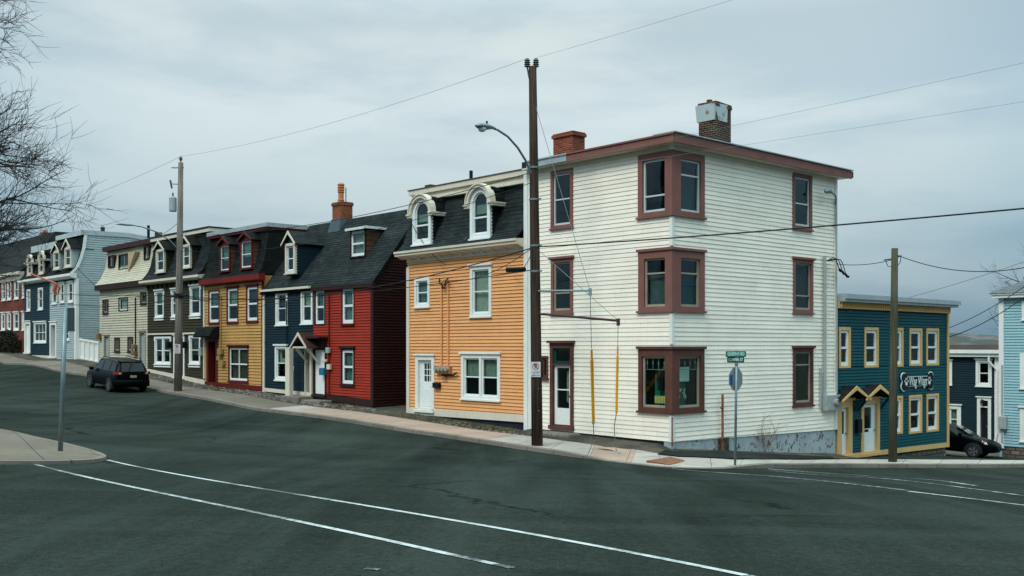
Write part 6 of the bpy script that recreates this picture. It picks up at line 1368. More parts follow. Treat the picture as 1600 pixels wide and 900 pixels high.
def SUV():
    q = pxg(181, 606); u, w = uwof(q.x, q.y); pos = UW(31.9, -4.35); pos.z = gz(pos.x, pos.y)
    head = math.atan2(D.y, D.x)    # nose pointing up the street
    sec = [(-2.30, .80, .42, 1.0, 1.0, .7), (-2.27, .88, .36, 1.06, 1.09, .72), (-2.10, .92, .30, 1.08, 1.50, .66), (-1.85, .935, .27, 1.08, 1.66, .66), (-1.0, .945, .25, 1.06, 1.74, .68), (0, .945, .25, 1.04, 1.74, .68), (.55, .945, .25, 1.02, 1.64, .67), (1.0, .94, .25, 1.02, 1.32, .70), (1.32, .93, .25, 1.02, 1.05, .8), (1.8, .91, .28, .98, .98, .7), (2.15, .86, .32, .88, .88, .7), (2.32, .72, .40, .76, .76, .6)]
    r, mk, itp = vehicle('parked_car', 'black SUV parked facing uphill outside the cream house', pos, head, CARB, 4.65, 1.89, sec, None, .36, winrng=((-2.0, -1.28, -1.85, -1.25), (-1.2, -.28, -1.18, -.25), (-.18, .95, -.18, .42)))
    wheels_(mk, (-1.38, 1.38), .945, .36); r.scale = (.92, .92, .92)
    # rear window, lamps, plate, bumper, spoiler
    m = MB(); B_ = [(-.62, 1.14), (.62, 1.14), (.56, 1.58), (-.56, 1.58)]
    m.add([Vector((-2.275+(z-1.14)*.50-.012, y, z)) for y, z in B_], [(0, 3, 2, 1)]); mk(m, 'rear_window', CARGL)
    m = MB(); m.add([Vector((-2.06, -.58, 1.66)), Vector((-2.06, .58, 1.66)), Vector((-1.75, .62, 1.72)), Vector((-1.75, -.62, 1.72)), Vector((-2.08, -.58, 1.62)), Vector((-2.08, .58, 1.62)), Vector((-1.75, .62, 1.64)), Vector((-1.75, -.62, 1.64))], [(0, 1, 2, 3), (4, 7, 6, 5), (0, 4, 5, 1), (1, 5, 6, 2), (2, 6, 7, 3), (3, 7, 4, 0)]); sp = mk(m, 'spoiler', CARB)
    m = MB(); m.add([Vector((-2.085, -.14, 1.625)), Vector((-2.085, .14, 1.625)), Vector((-2.083, .14, 1.655)), Vector((-2.083, -.14, 1.655))], [(0, 3, 2, 1)]); mk(m, 'brake_light', LREDM)
    for s in (-1, 1):
        m = MB(); n = 10; ps = []
        for i in range(n+1):
            t = i/n; x = -2.31+.36*t**1.6; y = s*(.60+.345*min(1, t*1.9)**.7); ps.append((x, y))
        for i, (x, y) in enumerate(ps): t = i/n; m.v += [Vector((x-.012, y+s*.008, .98+.05*t)), Vector((x-.012, y+s*.008, 1.13-.0*t))]
        for i in range(n): m.f.append((2*i, 2*i+2, 2*i+3, 2*i+1)[::-s])
        t_ = mk(m, 'tail_light', LREDM)
        m = MB(); m.tube([Vector((-2.30, s*.72, 1.055)), Vector((-2.325, s*.72, 1.055))], .05, 10); mk(m, 'reversing_light', LCLR, t_)
        m = MB(); m.add([Vector((-2.325, s*.62, .50)), Vector((-2.325, s*.80, .50)), Vector((-2.325, s*.80, .58)), Vector((-2.325, s*.62, .58))], [(0, 1, 2, 3)[::-s]]); mk(m, 'reflector', LORG)
        m = MB(); m.tube([Vector((.86, s*.92, 1.10)), Vector((.88, s*1.02, 1.12)), Vector((.86, s*1.14, 1.14))], [.05, .10, .09], 10); mk(m, 'mirror', CARB, smooth=True)
        for x in (-.62, .42):
            m = MB(); m.tube([Vector((x-.1, s*.96, .96)), Vector((x+.1, s*.96, .96))], .018, 6); mk(m, 'handle', CARB)
        m = MB(); m.tube([Vector((-1.7, s*.62, 1.76)), Vector((-1.6, s*.62, 1.80)), Vector((.2, s*.62, 1.80)), Vector((.35, s*.62, 1.76))], .02, 6); mk(m, 'roof_rail', CARB)
        m = MB(); m.add([Vector((2.26, s*.45, .78)), Vector((2.12, s*.80, .80)), Vector((2.05, s*.84, .88)), Vector((2.22, s*.5, .86))], [(0, 1, 2, 3)[::s]]); mk(m, 'headlight', LCLR)
    m = MB(); m.add([Vector((-2.325, -.17, .82)), Vector((-2.325, .17, .82)), Vector((-2.325, .17, .95)), Vector((-2.325, -.17, .95))], [(0, 3, 2, 1)]); mk(m, 'number_plate', flat('plate_white', (160, 156, 140), .5))
    m = MB(); pts = [(-2.20, -.93), (-2.36, -.80), (-2.40, -.4), (-2.40, .4), (-2.36, .80), (-2.20, .93)]; 
    m.v += [Vector((x, y, z)) for z in (.34, .40, .62, .70) for x, y in [(a+(.05 if z in (.34, .70) else 0), b) for a, b in pts]]
    for j in range(3):
        for i in range(5): a = j*6+i; m.f.append((a, a+6, a+7, a+1))
    mk(m, 'bumper', CARB, smooth=True)
    m = MB(); m.add([Vector((1.34, -.72, 1.07)), Vector((1.34, .72, 1.07)), Vector((.62, .60, 1.66)), Vector((.62, -.60, 1.66))], [(0, 1, 2, 3)]); mk(m, 'windscreen', CARGL)
SUV()
def SEDAN(name, label, pos, head):
    sec = [(-2.30, .75, .45, .86, .86, .6), (-2.2, .83, .36, .96, .96, .7), (-1.6, .87, .25, 1.0, 1.04, .75), (-1.1, .88, .22, 1.0, 1.30, .62), (-.6, .885, .2, .98, 1.42, .62), (.1, .885, .2, .96, 1.43, .62), (.5, .885, .2, .95, 1.36, .62), (1.0, .88, .2, .94, 1.08, .68), (1.25, .87, .22, .93, .95, .7), (1.8, .85, .25, .84, .84, .6), (2.12, .80, .28, .74, .74, .6), (2.32, .62, .34, .60, .60, .5)]
    r, mk, itp = vehicle(name, label, pos, head, CARB, 4.6, 1.77, sec, None, .32, winrng=((-1.2, -.42, -.95, -.40), (-.34, .98, -.34, .52)))
    wheels_(mk, (-1.35, 1.38), .885, .32)
    for s in (-1, 1):
        m = MB(); n = 8
        for i in range(n+1): t = i/n; m.v += [Vector((2.27-.55*t, s*(.50+.36*min(1, t*1.5)**.8), .60+.11*t)), Vector((2.20-.50*t, s*(.46+.36*min(1, t*1.5)**.8), .70+.11*t))]
        for i in range(n): m.f.append((2*i, 2*i+2, 2*i+3, 2*i+1)[::s])
        h = mk(m, 'headlight', LCLR); m = MB(); m.tube([Vector((1.82, s*.84, .73)), Vector((1.70, s*.88, .75))], .055, 8); mk(m, 'indicator', LREDM, h)
        m = MB(); m.tube([Vector((.80, s*.86, .99)), Vector((.82, s*.96, 1.02)), Vector((.80, s*1.06, 1.03))], [.04, .08, .07], 10); mk(m, 'mirror', CARB, smooth=True)
        m = MB(); m.add([Vector((-2.27, s*.45, .80)), Vector((-2.2, s*.84, .80)), Vector((-2.15, s*.84, .92)), Vector((-2.22, s*.45, .92))], [(0, 1, 2, 3)[::-s]]); mk(m, 'tail_light', LREDM)
        m = MB(); m.tube([Vector((-.1, s*.9, .86)), Vector((.1, s*.9, .86))], .016, 6); mk(m, 'handle', CARB)
    m = MB(); m.add([Vector((1.27, -.66, .975)), Vector((1.27, .66, .975)), Vector((.55, .55, 1.37)), Vector((.55, -.55, 1.37))], [(0, 1, 2, 3)]); mk(m, 'windscreen', flatmat('windscreen_glass', (.03, .045, .05), .05))
    m = MB(); m.add([Vector((-1.62, -.66, 1.06)), Vector((-1.62, .66, 1.06)), Vector((-1.0, .55, 1.36)), Vector((-1.0, -.55, 1.36))], [(0, 3, 2, 1)]); mk(m, 'rear_window', CARGL)
    m = MB(); m.tube([Vector((2.33, -.45, .48)), Vector((2.345, 0, .48)), Vector((2.33, .45, .48))], .05, 6); mk(m, 'grille', M_BLACK)
pos = Vector((20.05, 47.4, 0)); pos.z = gz(pos.x, pos.y)
SEDAN('parked_car', 'black sedan before the slate blue house, its rear hidden by the teal shop', pos, math.atan2(-.60, .80))
pos = UW(57.8, -4.4); pos.z = gz(pos.x, pos.y)
SEDAN('parked_car', 'dark car cut off by the left edge of the photo', pos, math.atan2(D.y, D.x))
# ================================================================== POLES
WD1 = woodpole('dark_creosoted_wood', (34, 29, 27), (78, 62, 52)); WD2 = woodpole('grey_weathered_wood', (88, 83, 78), (132, 124, 115)); WD3 = woodpole('mossy_wood', (62, 62, 50), (92, 88, 72))
INS = flat('glazed_insulator', (74, 86, 90), .2)
b1p = pxg(839.5, 696.5, .13); t1 = Vector((b1p.x-.14, b1p.y, (HY-104)*b1p.y/FPX))
print('pole1', b1p, uwof(b1p.x, b1p.y))
pole1 = thing('utility_pole', b1p, 'tall brown utility pole with street lamp arm, at the kerb before the white corner building', 'utility pole', 'wooden utility poles')
PP = lambda z: b1p.lerp(t1, (z-b1p.z)/(t1.z-b1p.z))
m = MB(); m.tube([b1p-Z*.3, PP(-1), PP(2), PP(5), t1], [.172, .165, .15, .135, .115], 18); m.build('pole_shaft', WD1, pole1, smooth=True)
YP = b1p.y; zp = lambda y, Y=YP: (HY-y)*Y/FPX
for dx in (-.16, .10):
    q = t1+Vector((dx, 0, -.02)); m = MB(); m.tube([q-Z*.35+Vector((-dx*.4, 0, 0)), q], .025, 6); m.lathe(q, [(.04, 0), (.10, .02), (.06, .06), (.10, .08), (.06, .12), (.10, .14), (.06, .18), (.09, .2), (.05, .26)], 12); m.build('insulator', INS, pole1)
# lamp
la = thing('x', (0, 0, 0), 'x', 'x'); bpy.data.objects.remove(la)
z0, z1 = zp(272), (HY-211)*(YP-1.4)/FPX; m = MB(); base = PP(z0)-E_*.1
arm = [base-Z*.55, base, base-E_*.25+Z*.38, base-E_*.55+Z*.70, base-E_*.95+Z*.98, base-E_*1.35+Z*1.12, base-E_*1.5+Z*1.14]
m.tube(arm, .035, 8); a_ = m.build('lamp_arm', M_STEEL, pole1, smooth=True)
h = base-E_*1.45+Z*1.14; m = MB(); m.tube([h, h-E_*.15+Z*.02, h-E_*.35+Z*.0, h-E_*.6-Z*.01, h-E_*.72-Z*.03], [.045, .09, .15, .13, .04], 12); m.v = [Vector((v.x, v.y, (h.z+(v.z-h.z)*.62))) for v in m.v]; m.build('lamp_head', M_STEEL, a_, smooth=True)
m = MB(); q = h-E_*.48-Z*.06; m.lathe(q-Z*.11, [(.02, 0), (.08, .02), (.11, .06), (.12, .12)], 14); m.build('lamp_lens', flatmat('lamp_lens', (.5, .55, .55), .1), a_, smooth=True)
m = MB(); m.tube([h-E_*.3+Z*.08, h-E_*.3+Z*.17], .03, 8); m.build('photocell', M_BLACK, a_)
# brackets
for y in (262, 312, 384, 424): z = zp(y); q = PP(z); m = MB(); m.tube([q-Z*.03, q+Z*.03], .158, 14); m.tube([q-D*.16, q-D*.3], .02, 6); m.build('pole_bracket', M_STEEL, pole1)
q = PP(zp(420)); m = MB(); m.tube([q+D*.30-Vector((.1, 0, 0)), q+D*.32-E_*.45+Vector((-.3, 0, -.04))], .075, 10); m.build('cable_splice', M_BLACK, pole1)
def parking_sign(par, c, w, hh, fr_n, yaw):
    R = Vector((math.cos(yaw), math.sin(yaw), 0)); Nn = Vector((math.sin(yaw), -math.cos(yaw), 0)); fr = Frame(c, R, Nn)
    m = MB(); m.box(fr, -w/2, w/2, -hh/2, hh/2, -.006, 0); sgn = m.build('parking_sign', flat('sign_white_plate', (200, 202, 204), .4), par)
    rr = flat('sign_red', (170, 40, 60), .5); m = MB(); r = w*.36; cy = hh*.20
    for i in range(24):
        a, b = 2*math.pi*i/24, 2*math.pi*(i+1)/24; m.add([fr.P(r*math.cos(a), cy+r*math.sin(a), .002), fr.P(r*math.cos(b), cy+r*math.sin(b), .002), fr.P(r*.8*math.cos(b), cy+r*.8*math.sin(b), .002), fr.P(r*.8*math.cos(a), cy+r*.8*math.sin(a), .002)], [(0, 1, 2, 3)])
    m.build('ban_ring', rr, sgn); m = MB(); d = r*.62; e = r*.1; m.add([fr.P(-d-e, cy+d-e, .0045), fr.P(-d+e, cy+d+e, .0045), fr.P(d+e, cy-d+e, .0045), fr.P(d-e, cy-d-e, .0045)], [(0, 3, 2, 1)]); m.build('ban_bar', rr, sgn)
    txt('P', 'letter', fr, 0, cy, .003, r*1.5, M_BLACK, sgn, ext=.0004, bold=.006)
    txt('NO PARKING', 'lettering', fr, 0, -hh*.17, .003, w*.15, INK, sgn, ext=.0004)
    txt('ANY TIME', 'lettering', fr, 0, -hh*.27, .003, w*.15, INK, sgn, ext=.0004)
    m = MB(); m.add([fr.P(-w*.42, -hh*.40, .003), fr.P(-w*.25, -hh*.34, .003), fr.P(-w*.25, -hh*.46, .003)], [(0, 2, 1)]); m.box(fr, -w*.25, w*.42, -hh*.42, -hh*.38, .001, .003); m.build('arrow', rr, sgn)
q = PP(zp(577)); parking_sign(pole1, q+Vector((-.02, -.19, 0)), .28, .45, None, 0)
m = MB()
for y in (607, 641): z = zp(y); q = PP(z); m.tube([q+Vector((.05, -.16, 0)), q+Vector((.05, -.18, 0))], .02, 6)
m.build('bolts', M_STEEL, pole1)['kind'] = 'stuff'
# sidewalk struts
tips = []
for y0, px, y1, mat, r_ in ((455, 922, 454, flat('pale_galvanised', (140, 158, 160), .4, .4), .032), (490.5, 966, 501, paint('maroon_strut', (70, 50, 56)), .036)):
    u, w = uwof(b1p.x, b1p.y); fr = Frame(b1p*1 - Z*b1p.z, -D, -E_); tip = fr.P(*fr.px(px, y1, 0), 0); q = PP(zp(y0))
    m = MB(); m.tube([q-D*.12, tip], r_, 8); m.tube([tip-Z*.14, tip+Z*.06], .05, 8); m.build('guy_strut', mat, pole1); tips.append(tip)
YG = paint('yellow_plastic_guard', (252, 176, 36), .45, .04, .05); WIRE = flat('steel_strand', (120, 128, 130), .5, .3)
def guy(label, top, tip, groundpx, gy0, gy1, lower):
    gw = 1.0 if lower else .72
    g = pxg(*groundpx, .14); d = tip-g
    at = lambda y: g+d*max(0, min(1, ((HY-y)/FPX*g.y-g.z)/d.z))
    r = thing('guy_wire', g, label, 'guy wire', 'braced guy wires of the tall pole')
    m = MB(); m.tube([top, tip], .008, 5); m.build('upper_wire', WIRE, r); m = MB(); m.tube([tip, at(gy0)], .009, 5); m.build('lower_wire', WIRE, r)
    m = MB(); m.tube([at(gy0), at(gy0+14), at(gy0+15), at(gy1)], [.034*gw, .034*gw, .05*gw, .05*gw], 10); m.build('yellow_guard', YG, r)
    e = at(gy1); m = MB()
    if lower: m.tube([e, e-Z*.1], .04, 6); m.tube([e-Z*.1, g], .014, 6)
    else: m.tube([e, e.lerp(g, .3)-Vector((.05, 0, 0)), e.lerp(g, .6)-Vector((.04, 0, 0)), g+Vector((.02, 0, .02)), g+Vector((.12, -.2, -.02))], .012, 6)
    m.build('anchor_rod', M_STEEL, r)
guy('vertical guy wire with thick yellow guard, nearer the white shop door', PP(zp(152)), tips[0], (928, 690), 545, 656, True)
guy('slanting guy wire with thin yellow guard and bent rod at its foot', PP(zp(386)), tips[1], (962, 706), 541, 644, False)
# left pole
b2p = pxg(278, 611, .13); YP2 = b2p.y; print('pole2', b2p, uwof(b2p.x, b2p.y)); t2 = Vector((b2p.x+.14, b2p.y, (HY-254)*YP2/FPX))
pole2 = thing('utility_pole', b2p, 'grey wooden utility pole with transformer and lamp arm in front of the olive house', 'utility pole', 'wooden utility poles')
P2 = lambda y: b2p.lerp(t2, (((HY-y)*YP2/FPX)-b2p.z)/(t2.z-b2p.z))
m = MB(); m.tube([b2p-Z*.3, P2(500), P2(380), t2], [.20, .18, .15, .12], 16); m.build('pole_shaft', WD2, pole2, smooth=True)
q = P2(319)-D*0+Vector((-.36, 0, 0)); m = MB(); m.lathe(q-Z*.36, [(.16, 0), (.18, .03), (.18, .66), (.15, .7), (.04, .74)], 16); tr = m.build('transformer', flat('transformer_grey', (150, 162, 164), .5), pole2, smooth=False)
m = MB(); m.tube([q+Z*.36, q+Z*.55], .04, 8); m.build('bushing', INS, tr)
q = P2(288); m = MB(); m.tube([q, q+Vector((-.5, 0, .02))], .02, 6); m.tube([q+Vector((-.5, 0, .2)), q+Vector((-.42, 0, -.2))], .045, 8); m.build('fuse_cutout', INS, pole2)
m = MB(); q = t2; m.tube([q, q+Z*.15], .03, 6); m.lathe(q+Z*.1, [(.05, 0), (.10, .03), (.06, .08), (.10, .1), (.06, .15), (.04, .2)], 12); m.build('insulator', INS, pole2)
m = MB(); q = P2(262); m.tube([q-Vector((.45, 0, 0)), q+Vector((.15, 0, .0))], .03, 6); m.build('bracket', M_STEEL, pole2)
base = P2(388)-E_*.12; m = MB(); S2 = 1.15; m.tube([base-Z*.3, base, base-E_*.35*S2+Z*.32*S2, base-E_*.9*S2+Z*.62*S2, base-E_*1.5*S2+Z*.78*S2, base-E_*1.9*S2+Z*.82*S2], .03, 8); a_ = m.build('lamp_arm', M_STEEL, pole2, smooth=True)
h = base-E_*1.85*S2+Z*.82*S2; m = MB(); m.tube([h, h-E_*.3, h-E_*.65, h-E_*.85-Z*.02], [.04, .09, .08, .03], 10); m.v = [Vector((v.x, v.y, (h.z+(v.z-h.z)*.6))) for v in m.v]; m.build('lamp_head', M_STEEL, a_, smooth=True)
m = MB(); q = P2(462); m.tube([q-Z*.1, q+Z*.1], .21, 14); m.tube([q-D*.1, q-D*.9-Z*.02], .07, 8); m.tube([q+D*.1, q+D*.9], .05, 8); m.build('cable_clamp', M_BLACK, pole2)
q = P2(545); parking_sign(pole2, q+Vector((0, -.22, 0)), .32, .45, None, 0)
# right pole
b3p = pxg(1394.5, 722, .13); YP3 = b3p.y; t3 = Vector((1398/1600*0+(1398-800)/FPX*YP3, YP3, (HY-388)*YP3/FPX)); P3 = lambda y: b3p.lerp(t3, (((HY-y)*YP3/FPX)-b3p.z)/(t3.z-b3p.z))
pole3 = thing('utility_pole', b3p, 'shorter mossy wooden pole on the sidewalk in front of the teal shop', 'utility pole', 'wooden utility poles')
m = MB(); m.tube([b3p-Z*.3, P3(600), P3(480), t3], [.14, .13, .115, .105], 16); m.build('pole_shaft', WD3, pole3, smooth=True)
m = MB(); q = P3(404); m.tube([q+Vector((-.35, 0, -.05)), q, q+Vector((.22, 0, .1))], .02, 6); m.tube([q+Vector((-.3, 0, -.05)), q+Vector((-.22, 0, -.26)), q+Vector((0, 0, -.28))], .012, 5); m.tube([q+Vector((.2, 0, .1)), q+Vector((.2, 0, -.1)), q+Vector((.05, 0, -.3))], .012, 5); m.build('cable_bracket', M_BLACK, pole3)
# street name sign post
b4 = pxg(1148.5, 723.5, .12); Y4 = b4.y; t4 = Vector(((1151-800)/FPX*Y4, Y4, (HY-548)*Y4/FPX)); P4 = lambda y: b4.lerp(t4, (((HY-y)*Y4/FPX)-b4.z)/(t4.z-b4.z))
sp = thing('street_sign', b4, 'steel post with two green street name plates and the back of a stop sign', 'street sign')
m = MB(); m.tube([b4-Z*.1, t4], .034, 10); m.build('post', M_STEEL, sp, smooth=True)
GRN = flat('sign_green', (0, 108, 88), .4); WHT = flat('sign_letter_white', (205, 222, 215), .4)
def nameplate(yc, hw, hh, s, yaw, size, sx, px, mat=GRN):
    q = P4(yc); q = Vector(((px-800)/FPX*Y4, Y4-.03, q.z)); R = Vector((math.cos(yaw), math.sin(yaw), 0)); Nn = Vector((math.sin(yaw), -math.cos(yaw), 0)); fr = Frame(q, R, Nn)
    m = MB(); m.box(fr, -hw, hw, -hh, hh, -.006, .006); pl = m.build('name_plate', mat, sp, bevel=.004); txt(s, 'lettering', fr, 0, 0, .008, size, WHT, pl, sx=sx, bold=.002)
nameplate(553.2, .275, .078, "QUEEN'S RD", math.radians(3), .118, .70, 1149.5)
nameplate(562, .235, .075, "GOWER ST", math.radians(-32), .112, .74, 1149, flat('sign_dark_green', (0, 74, 66), .4))
m = MB(); m.tube([P4(557.5)-Z*.02, P4(557.5)+Z*.02], .05, 8); m.tube([P4(568), P4(571)], .05, 8); m.build('sign_clamp', M_STEEL, sp)
q = P4(592.5); yaw = math.radians(42); R = Vector((math.cos(yaw), math.sin(yaw), 0)); fr = Frame(q+Vector((0, .06, 0)), R, Vector((R.y, -R.x, 0)))
m = MB(); ro = .33; m.prism(fr, [(ro*math.cos(math.pi/8+i*math.pi/4), ro*math.sin(math.pi/8+i*math.pi/4)) for i in range(8)], -.004, .0); st = m.build('stop_sign_back', flat('aluminium', (138, 152, 150), .45, .3), sp)
m = MB(); rn = random.Random(3); x, y = -.2, -.12; pts = []
for i in range(26): pts.append(fr.P(-.2+.055*math.sin(i*2.1)+.02*math.sin(i*.8), -.14+i*.0105, .006))
m.tube(pts, .012, 5); m.build('graffiti', flat('blue_marker', (20, 80, 150), .5), st)
# left sign post
b5 = pxg(94, 704, .08); Y5 = b5.y; t5 = Vector(((102.5-800)/FPX*Y5, Y5, (HY-480)*Y5/FPX)); sp5 = thing('sign_post', b5, 'leaning grey steel sign post on the near left corner, its plate seen from behind', 'sign post')
m = MB(); m.tube([b5-Z*.1, t5], [.045, .042], 10); m.build('post', M_STEEL, sp5, smooth=True)
q = b5.lerp(t5, .92); yaw = math.radians(55); R = Vector((math.cos(yaw), math.sin(yaw), 0)); fr = Frame(q+Vector((.07, .02, 0)), R, Vector((R.y, -R.x, 0))); m = MB(); m.box(fr, -.04, .11, -.24, .2, -.004, 0); m.build('sign_plate', flat('dull_grey_plate', (72, 80, 80), .5), sp5, bevel=.002)
# ================================================================== WIRES
BLK = flat('black_cable', (26, 28, 30), .6)
def wire(label, p0, p1, sag, r, cat='wire', group='overhead wires', mat=None, name='overhead_wire', n=28):
    p0, p1 = Vector(p0), Vector(p1); m = MB(); m.tube([p0.lerp(p1, i/n)-Z*sag*4*(i/n)*(1-i/n) for i in range(n+1)], r, 5); return single(m, name, mat or BLK, p0, label, cat, group)
at = lambda px, py, Y: Vector(((px-800)/FPX*Y, Y, (HY-py)/FPX*Y))
topL, topR = t1+Vector((-.16, 0, .24)), t1+Vector((.1, 0, .26))
wire('thin wire from the tall pole top up to the top edge', topR, topR+(at(1130, 1, 25.4)-topR)*2.2, .05, .004, mat=WIRE)
wire('thin high wire between the tops of the tall pole and the left pole', topL, t2+Z*.3, .35, .0055, mat=WIRE)
wire('thin high wire running left from the transformer pole top', t2+Z*.3, at(40, 337, 74), .3, .008, mat=WIRE)
e = at(1600, 318, 22); q = PP(zp(386)); wire('thick black cable crossing the white building to the right edge', q, q+(e-q)*1.5, .12, .020)
e = at(1600, 96, 19.4); q = PP(zp(262)); wire('upper thin service wire from the tall pole to the right edge', q, q+(e-q)*1.4, .03, .0032, mat=WIRE)
e = at(1600, 157, 21.4); q = PP(zp(276)); wire('lower thin service wire from the tall pole to the right edge', q, q+(e-q)*1.4, .03, .0032, mat=WIRE)
wire('black cable from the lamp bracket left along the orange parapet', PP(zp(268)), P2(368), .5, .012)
wire('second black cable below the lamp bracket', PP(zp(284)), P2(392), .7, .010)
wire('thick telephone cable between the two poles', PP(zp(386)), P2(461), .75, .018)
wire('lower telephone cable between the two poles', PP(zp(421)), P2(466), .35, .014)
wire('telephone cable running left past the light blue house', P2(461), at(-30, 448, 80), .25, .016)
wire('lower telephone cable running left across the far houses', P2(467), at(-30, 437, 66), .9, .014)
wire('sagging wire from the white building to the mossy pole', SD.P(8.7, SD.px(1303, 414)[1], .3), P3(405), .10, .012)
wire('long sagging wire from the mossy pole to the right edge', P3(397), at(1640, 409, 30), .42, .014)
wire('thin slanting wire rising from behind the teal shop', at(1400, 470, 60), at(1640, 395, 50), .1, .014, mat=WIRE)
wire('upper of two dark wires slanting up from the teal shop to the pale blue house', at(1470, 517, 44), at(1640, 418, 40), .25, .015)
wire('lower of two dark wires slanting up from the teal shop to the pale blue house', at(1470, 530, 44), at(1640, 432, 40), .35, .018)
q = PP(zp(384)); wire('service drop from the tall pole to the orange wall meters', q, FR.P(*A(693, 438, .12), .12), .35, .012, 'cable', 'service drops')
wire('service drop from the tall pole to the right of the orange upper window', q, FR.P(*A(800, 424, .12), .12), .3, .012, 'cable', 'service drops')
wire('service drop hanging to the left dormer of the orange house', FR.P(*A(641, 345, .4), .4), FR.P(*A(697, 414, .2), .2), .25, .012, 'cable', 'service drops')
wire('service drop from the left pole to the yellow house front', P2(455), FR.P(*A(346, 462, .1), .1), .35, .012, 'cable', 'service drops')
wire('service drop from the left pole to the navy house', P2(455), FR.P(*A(449, 470, .1), .1), .5, .012, 'cable', 'service drops')
wire('service drop from the left pole to the cream house', P2(458), FR.P(*A(213, 462, .1), .1), .4, .012, 'cable', 'service drops')
wire('diagonal cable down the light blue side wall to the cream corner', FR.P(*A(120, 418, .1), .1), FR.P(*A(156, 452, .1), .1), .05, .02, 'cable', 'service drops')
wire('cable from the left pole top along the olive roof', P2(345), FR.P(*A(232, 372, .2), .2), .2, .012, 'cable', 'service drops')
m = MB(); p0, p1 = at(48, 428, 60), at(88, 443, 52); m.tube([p0, p1], .055, 6); m.tube([p1, p1+Vector((-.1, 0, -.35)), p1+Vector((-.02, 0, -.6))], [.07, .11, .06], 6); m.tube([p1, p1+Vector((.16, 0, -.2)), p1+Vector((.1, 0, -.5))], [.05, .06, .04], 6)
single(m, 'cable_cover', paint('faded_orange_plastic', (158, 82, 60), .6), p0, 'faded orange cover on the telephone cable in front of the far houses', 'cable cover')
# ================================================================== TREES
def branch(m, p, d, L_, r, lvl, rnd, maxl, up=.12, segs=5):
    pts = [p]; R = [r]; q = p; dd = d.normalized()
    for i in range(segs):
        dd = (dd+Vector((rnd.gauss(0, .11), rnd.gauss(0, .11), rnd.gauss(0, .09)+up*.3))).normalized(); q = q+dd*L_/segs; pts.append(q); R.append(r*(1-.62*(i+1)/segs))
    m.tube(pts, R, 7 if lvl < 2 else (5 if lvl < 3 else 3), cap=False)
    if lvl >= maxl: return
    nb = (7, 6, 6, 5, 4)[min(lvl, 4)]
    for k in range(nb):
        t = rnd.uniform(.25, 1.0); i = min(segs-1, int(t*segs)); a = pts[i].lerp(pts[i+1], t*segs-i); ax = (pts[i+1]-pts[i]).normalized()
        side = ax.cross(Vector((rnd.gauss(0, 1), rnd.gauss(0, 1), rnd.gauss(0, 1)))).normalized(); nd = (ax*rnd.uniform(.6, 1.0)+side*rnd.uniform(.5, .95)+Z*up*.5)
        branch(m, a, nd, L_*rnd.uniform(.42, .66), max(.007, R[i]*rnd.uniform(.45, .65)), lvl+1, rnd, maxl, up)
BARK = woodpole('dark_bark', (38, 36, 36), (66, 62, 58))
tp = Vector((-17.4, 28.0, 0)); tp.z = gz(tp.x, tp.y)
tree = thing('bare_tree', tp, 'large leafless tree reaching in from the left edge', 'tree')
m = MB(); m.tube([tp-Z*.3, tp+Z*1.2, tp+Z*3.4+Vector((.1, 0, 0)), tp+Z*5.8+Vector((.0, .1, 0)), tp+Z*8.2+Vector((.25, 0, 0)), tp+Z*11+Vector((.3, 0, 0))], [.36, .28, .25, .2, .13, .05], 12); m.build('trunk', BARK, tree, smooth=True)
rnd = random.Random(11); m = MB()
for k in range(27):
    z = 2.6+k*.255; az = math.radians(rnd.choice([rnd.uniform(-60, 60), rnd.uniform(0, 360), rnd.uniform(-35, 45)])); tilt = rnd.uniform(.02, .5)+(k/36)*.45
    d = Vector((math.cos(az), math.sin(az), tilt)); branch(m, tp+Z*z+Vector((.1, 0, 0)), d, (3.9-.03*k)*rnd.uniform(.8, 1.05), .09-.0016*k, 1, rnd, 4, .12)
cr_ = m.build('crown', BARK, tree)
print('tree faces', len(m.f))
for px, py, Y, lab in ((1606, 520, 62, 'bare tree top showing behind the pale blue house roof'),):
    q = at(px, py, Y); g = Vector((q.x, q.y, gz(q.x, q.y))); tr2 = thing('bare_tree', g, lab, 'tree'); m = MB(); m.tube([g-Z*.2, Vector((q.x, q.y, 2.2)), Vector((q.x-.2, q.y, 4.2))], [.2, .12, .06], 8); m.build('trunk', BARK, tr2)
    m = MB(); rnd = random.Random(5)
    for k in range(12): az = rnd.uniform(0, 6.28); branch(m, Vector((q.x, q.y, -.5+k*.42)), Vector((math.cos(az), math.sin(az), .45)), 1.9, .04, 2, rnd, 4)
    m.build('crown', BARK, tr2)
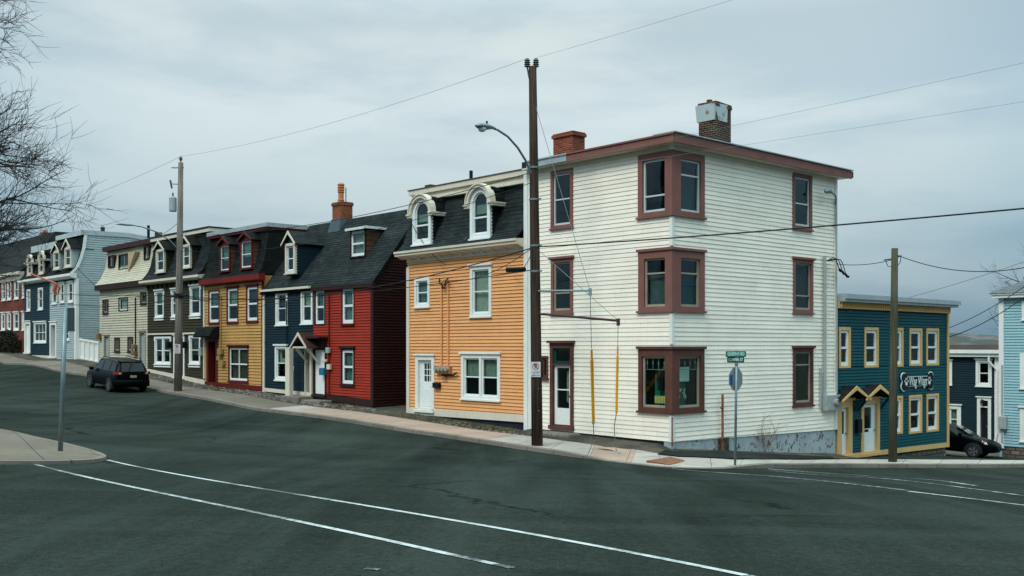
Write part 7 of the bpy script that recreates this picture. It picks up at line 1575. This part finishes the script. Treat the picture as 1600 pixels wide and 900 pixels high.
# twiggy shrub at the blue foundation
q = SD.P(SD.px(1196, 700, .25)[0], 0, .25); q.z = gz(q.x, q.y)+.1; m = MB(); rnd = random.Random(2)
for k in range(9): branch(m, q+Vector((rnd.uniform(-.15, .15), 0, 0)), Vector((rnd.uniform(-.35, .35), rnd.uniform(-.2, .2), 1)), rnd.uniform(.5, 1.25), .008, 3, rnd, 4, .1)
single(m, 'bare_shrub', flat('dry_twigs', (110, 84, 66), .9), q, 'small leafless shrub against the peeling blue foundation', 'shrub')
# rubble and tufts along the house fronts
m = MB(); rnd = random.Random(9)
for k in range(420):
    u = rnd.choice([rnd.uniform(4.2, 10.5), rnd.uniform(15.5, 37), rnd.uniform(14, 25)]); w_ = rnd.uniform(-1.15, -.15); p = UW(u, w_); p.z = gz(p.x, p.y)+.13; s_ = rnd.uniform(.02, .09)*(1.3 if u > 15 else .8)
    a = rnd.uniform(0, 3); R = Vector((math.cos(a), math.sin(a), 0)); Y_ = Vector((-R.y, R.x, 0)); v = []
    for dz_, k_ in ((-.3, 1), (.25, .9), (.6, .5)):
        for i in range(5): b = i*1.257+dz_; v.append(p+(R*math.cos(b)*1.3+Y_*math.sin(b))*s_*k_*rnd.uniform(.75, 1.2)+Z*s_*dz_)
    m.add(v, [(i, (i+1) % 5, (i+1) % 5+5, i+5) for i in range(5)]+[(i+5, (i+1) % 5+5, (i+1) % 5+10, i+10) for i in range(5)]+[tuple(range(10, 15))])
o = m.build('rubble', M_KERB, None); tag(o, 'loose stones and broken concrete along the house fronts', 'rubble', kind='stuff')
m = MB()
for k in range(2600):
    cl = rnd.choice([5.2, 6.6, 7.4, 8.3, 9.1, 4.5, 10.2, 12, 17, 21, 28, 33]); u = cl+rnd.gauss(0, .5); w_ = rnd.uniform(-1.1, -.08)
    p = UW(u, w_); p.z = gz(p.x, p.y)+.12; a = rnd.uniform(0, 6.28); h_ = rnd.uniform(.04, .13); R = Vector((math.cos(a), math.sin(a), 0))*.012; l = Vector((rnd.gauss(0, .03), rnd.gauss(0, .03), h_)); m.add([p-R, p+R, p+l], [(0, 1, 2)])
o = m.build('grass', paint('dry_grass', (88, 84, 52), .9, .4), None); tag(o, 'dry grass tufts in the dirt along the house fronts', 'grass', kind='stuff')
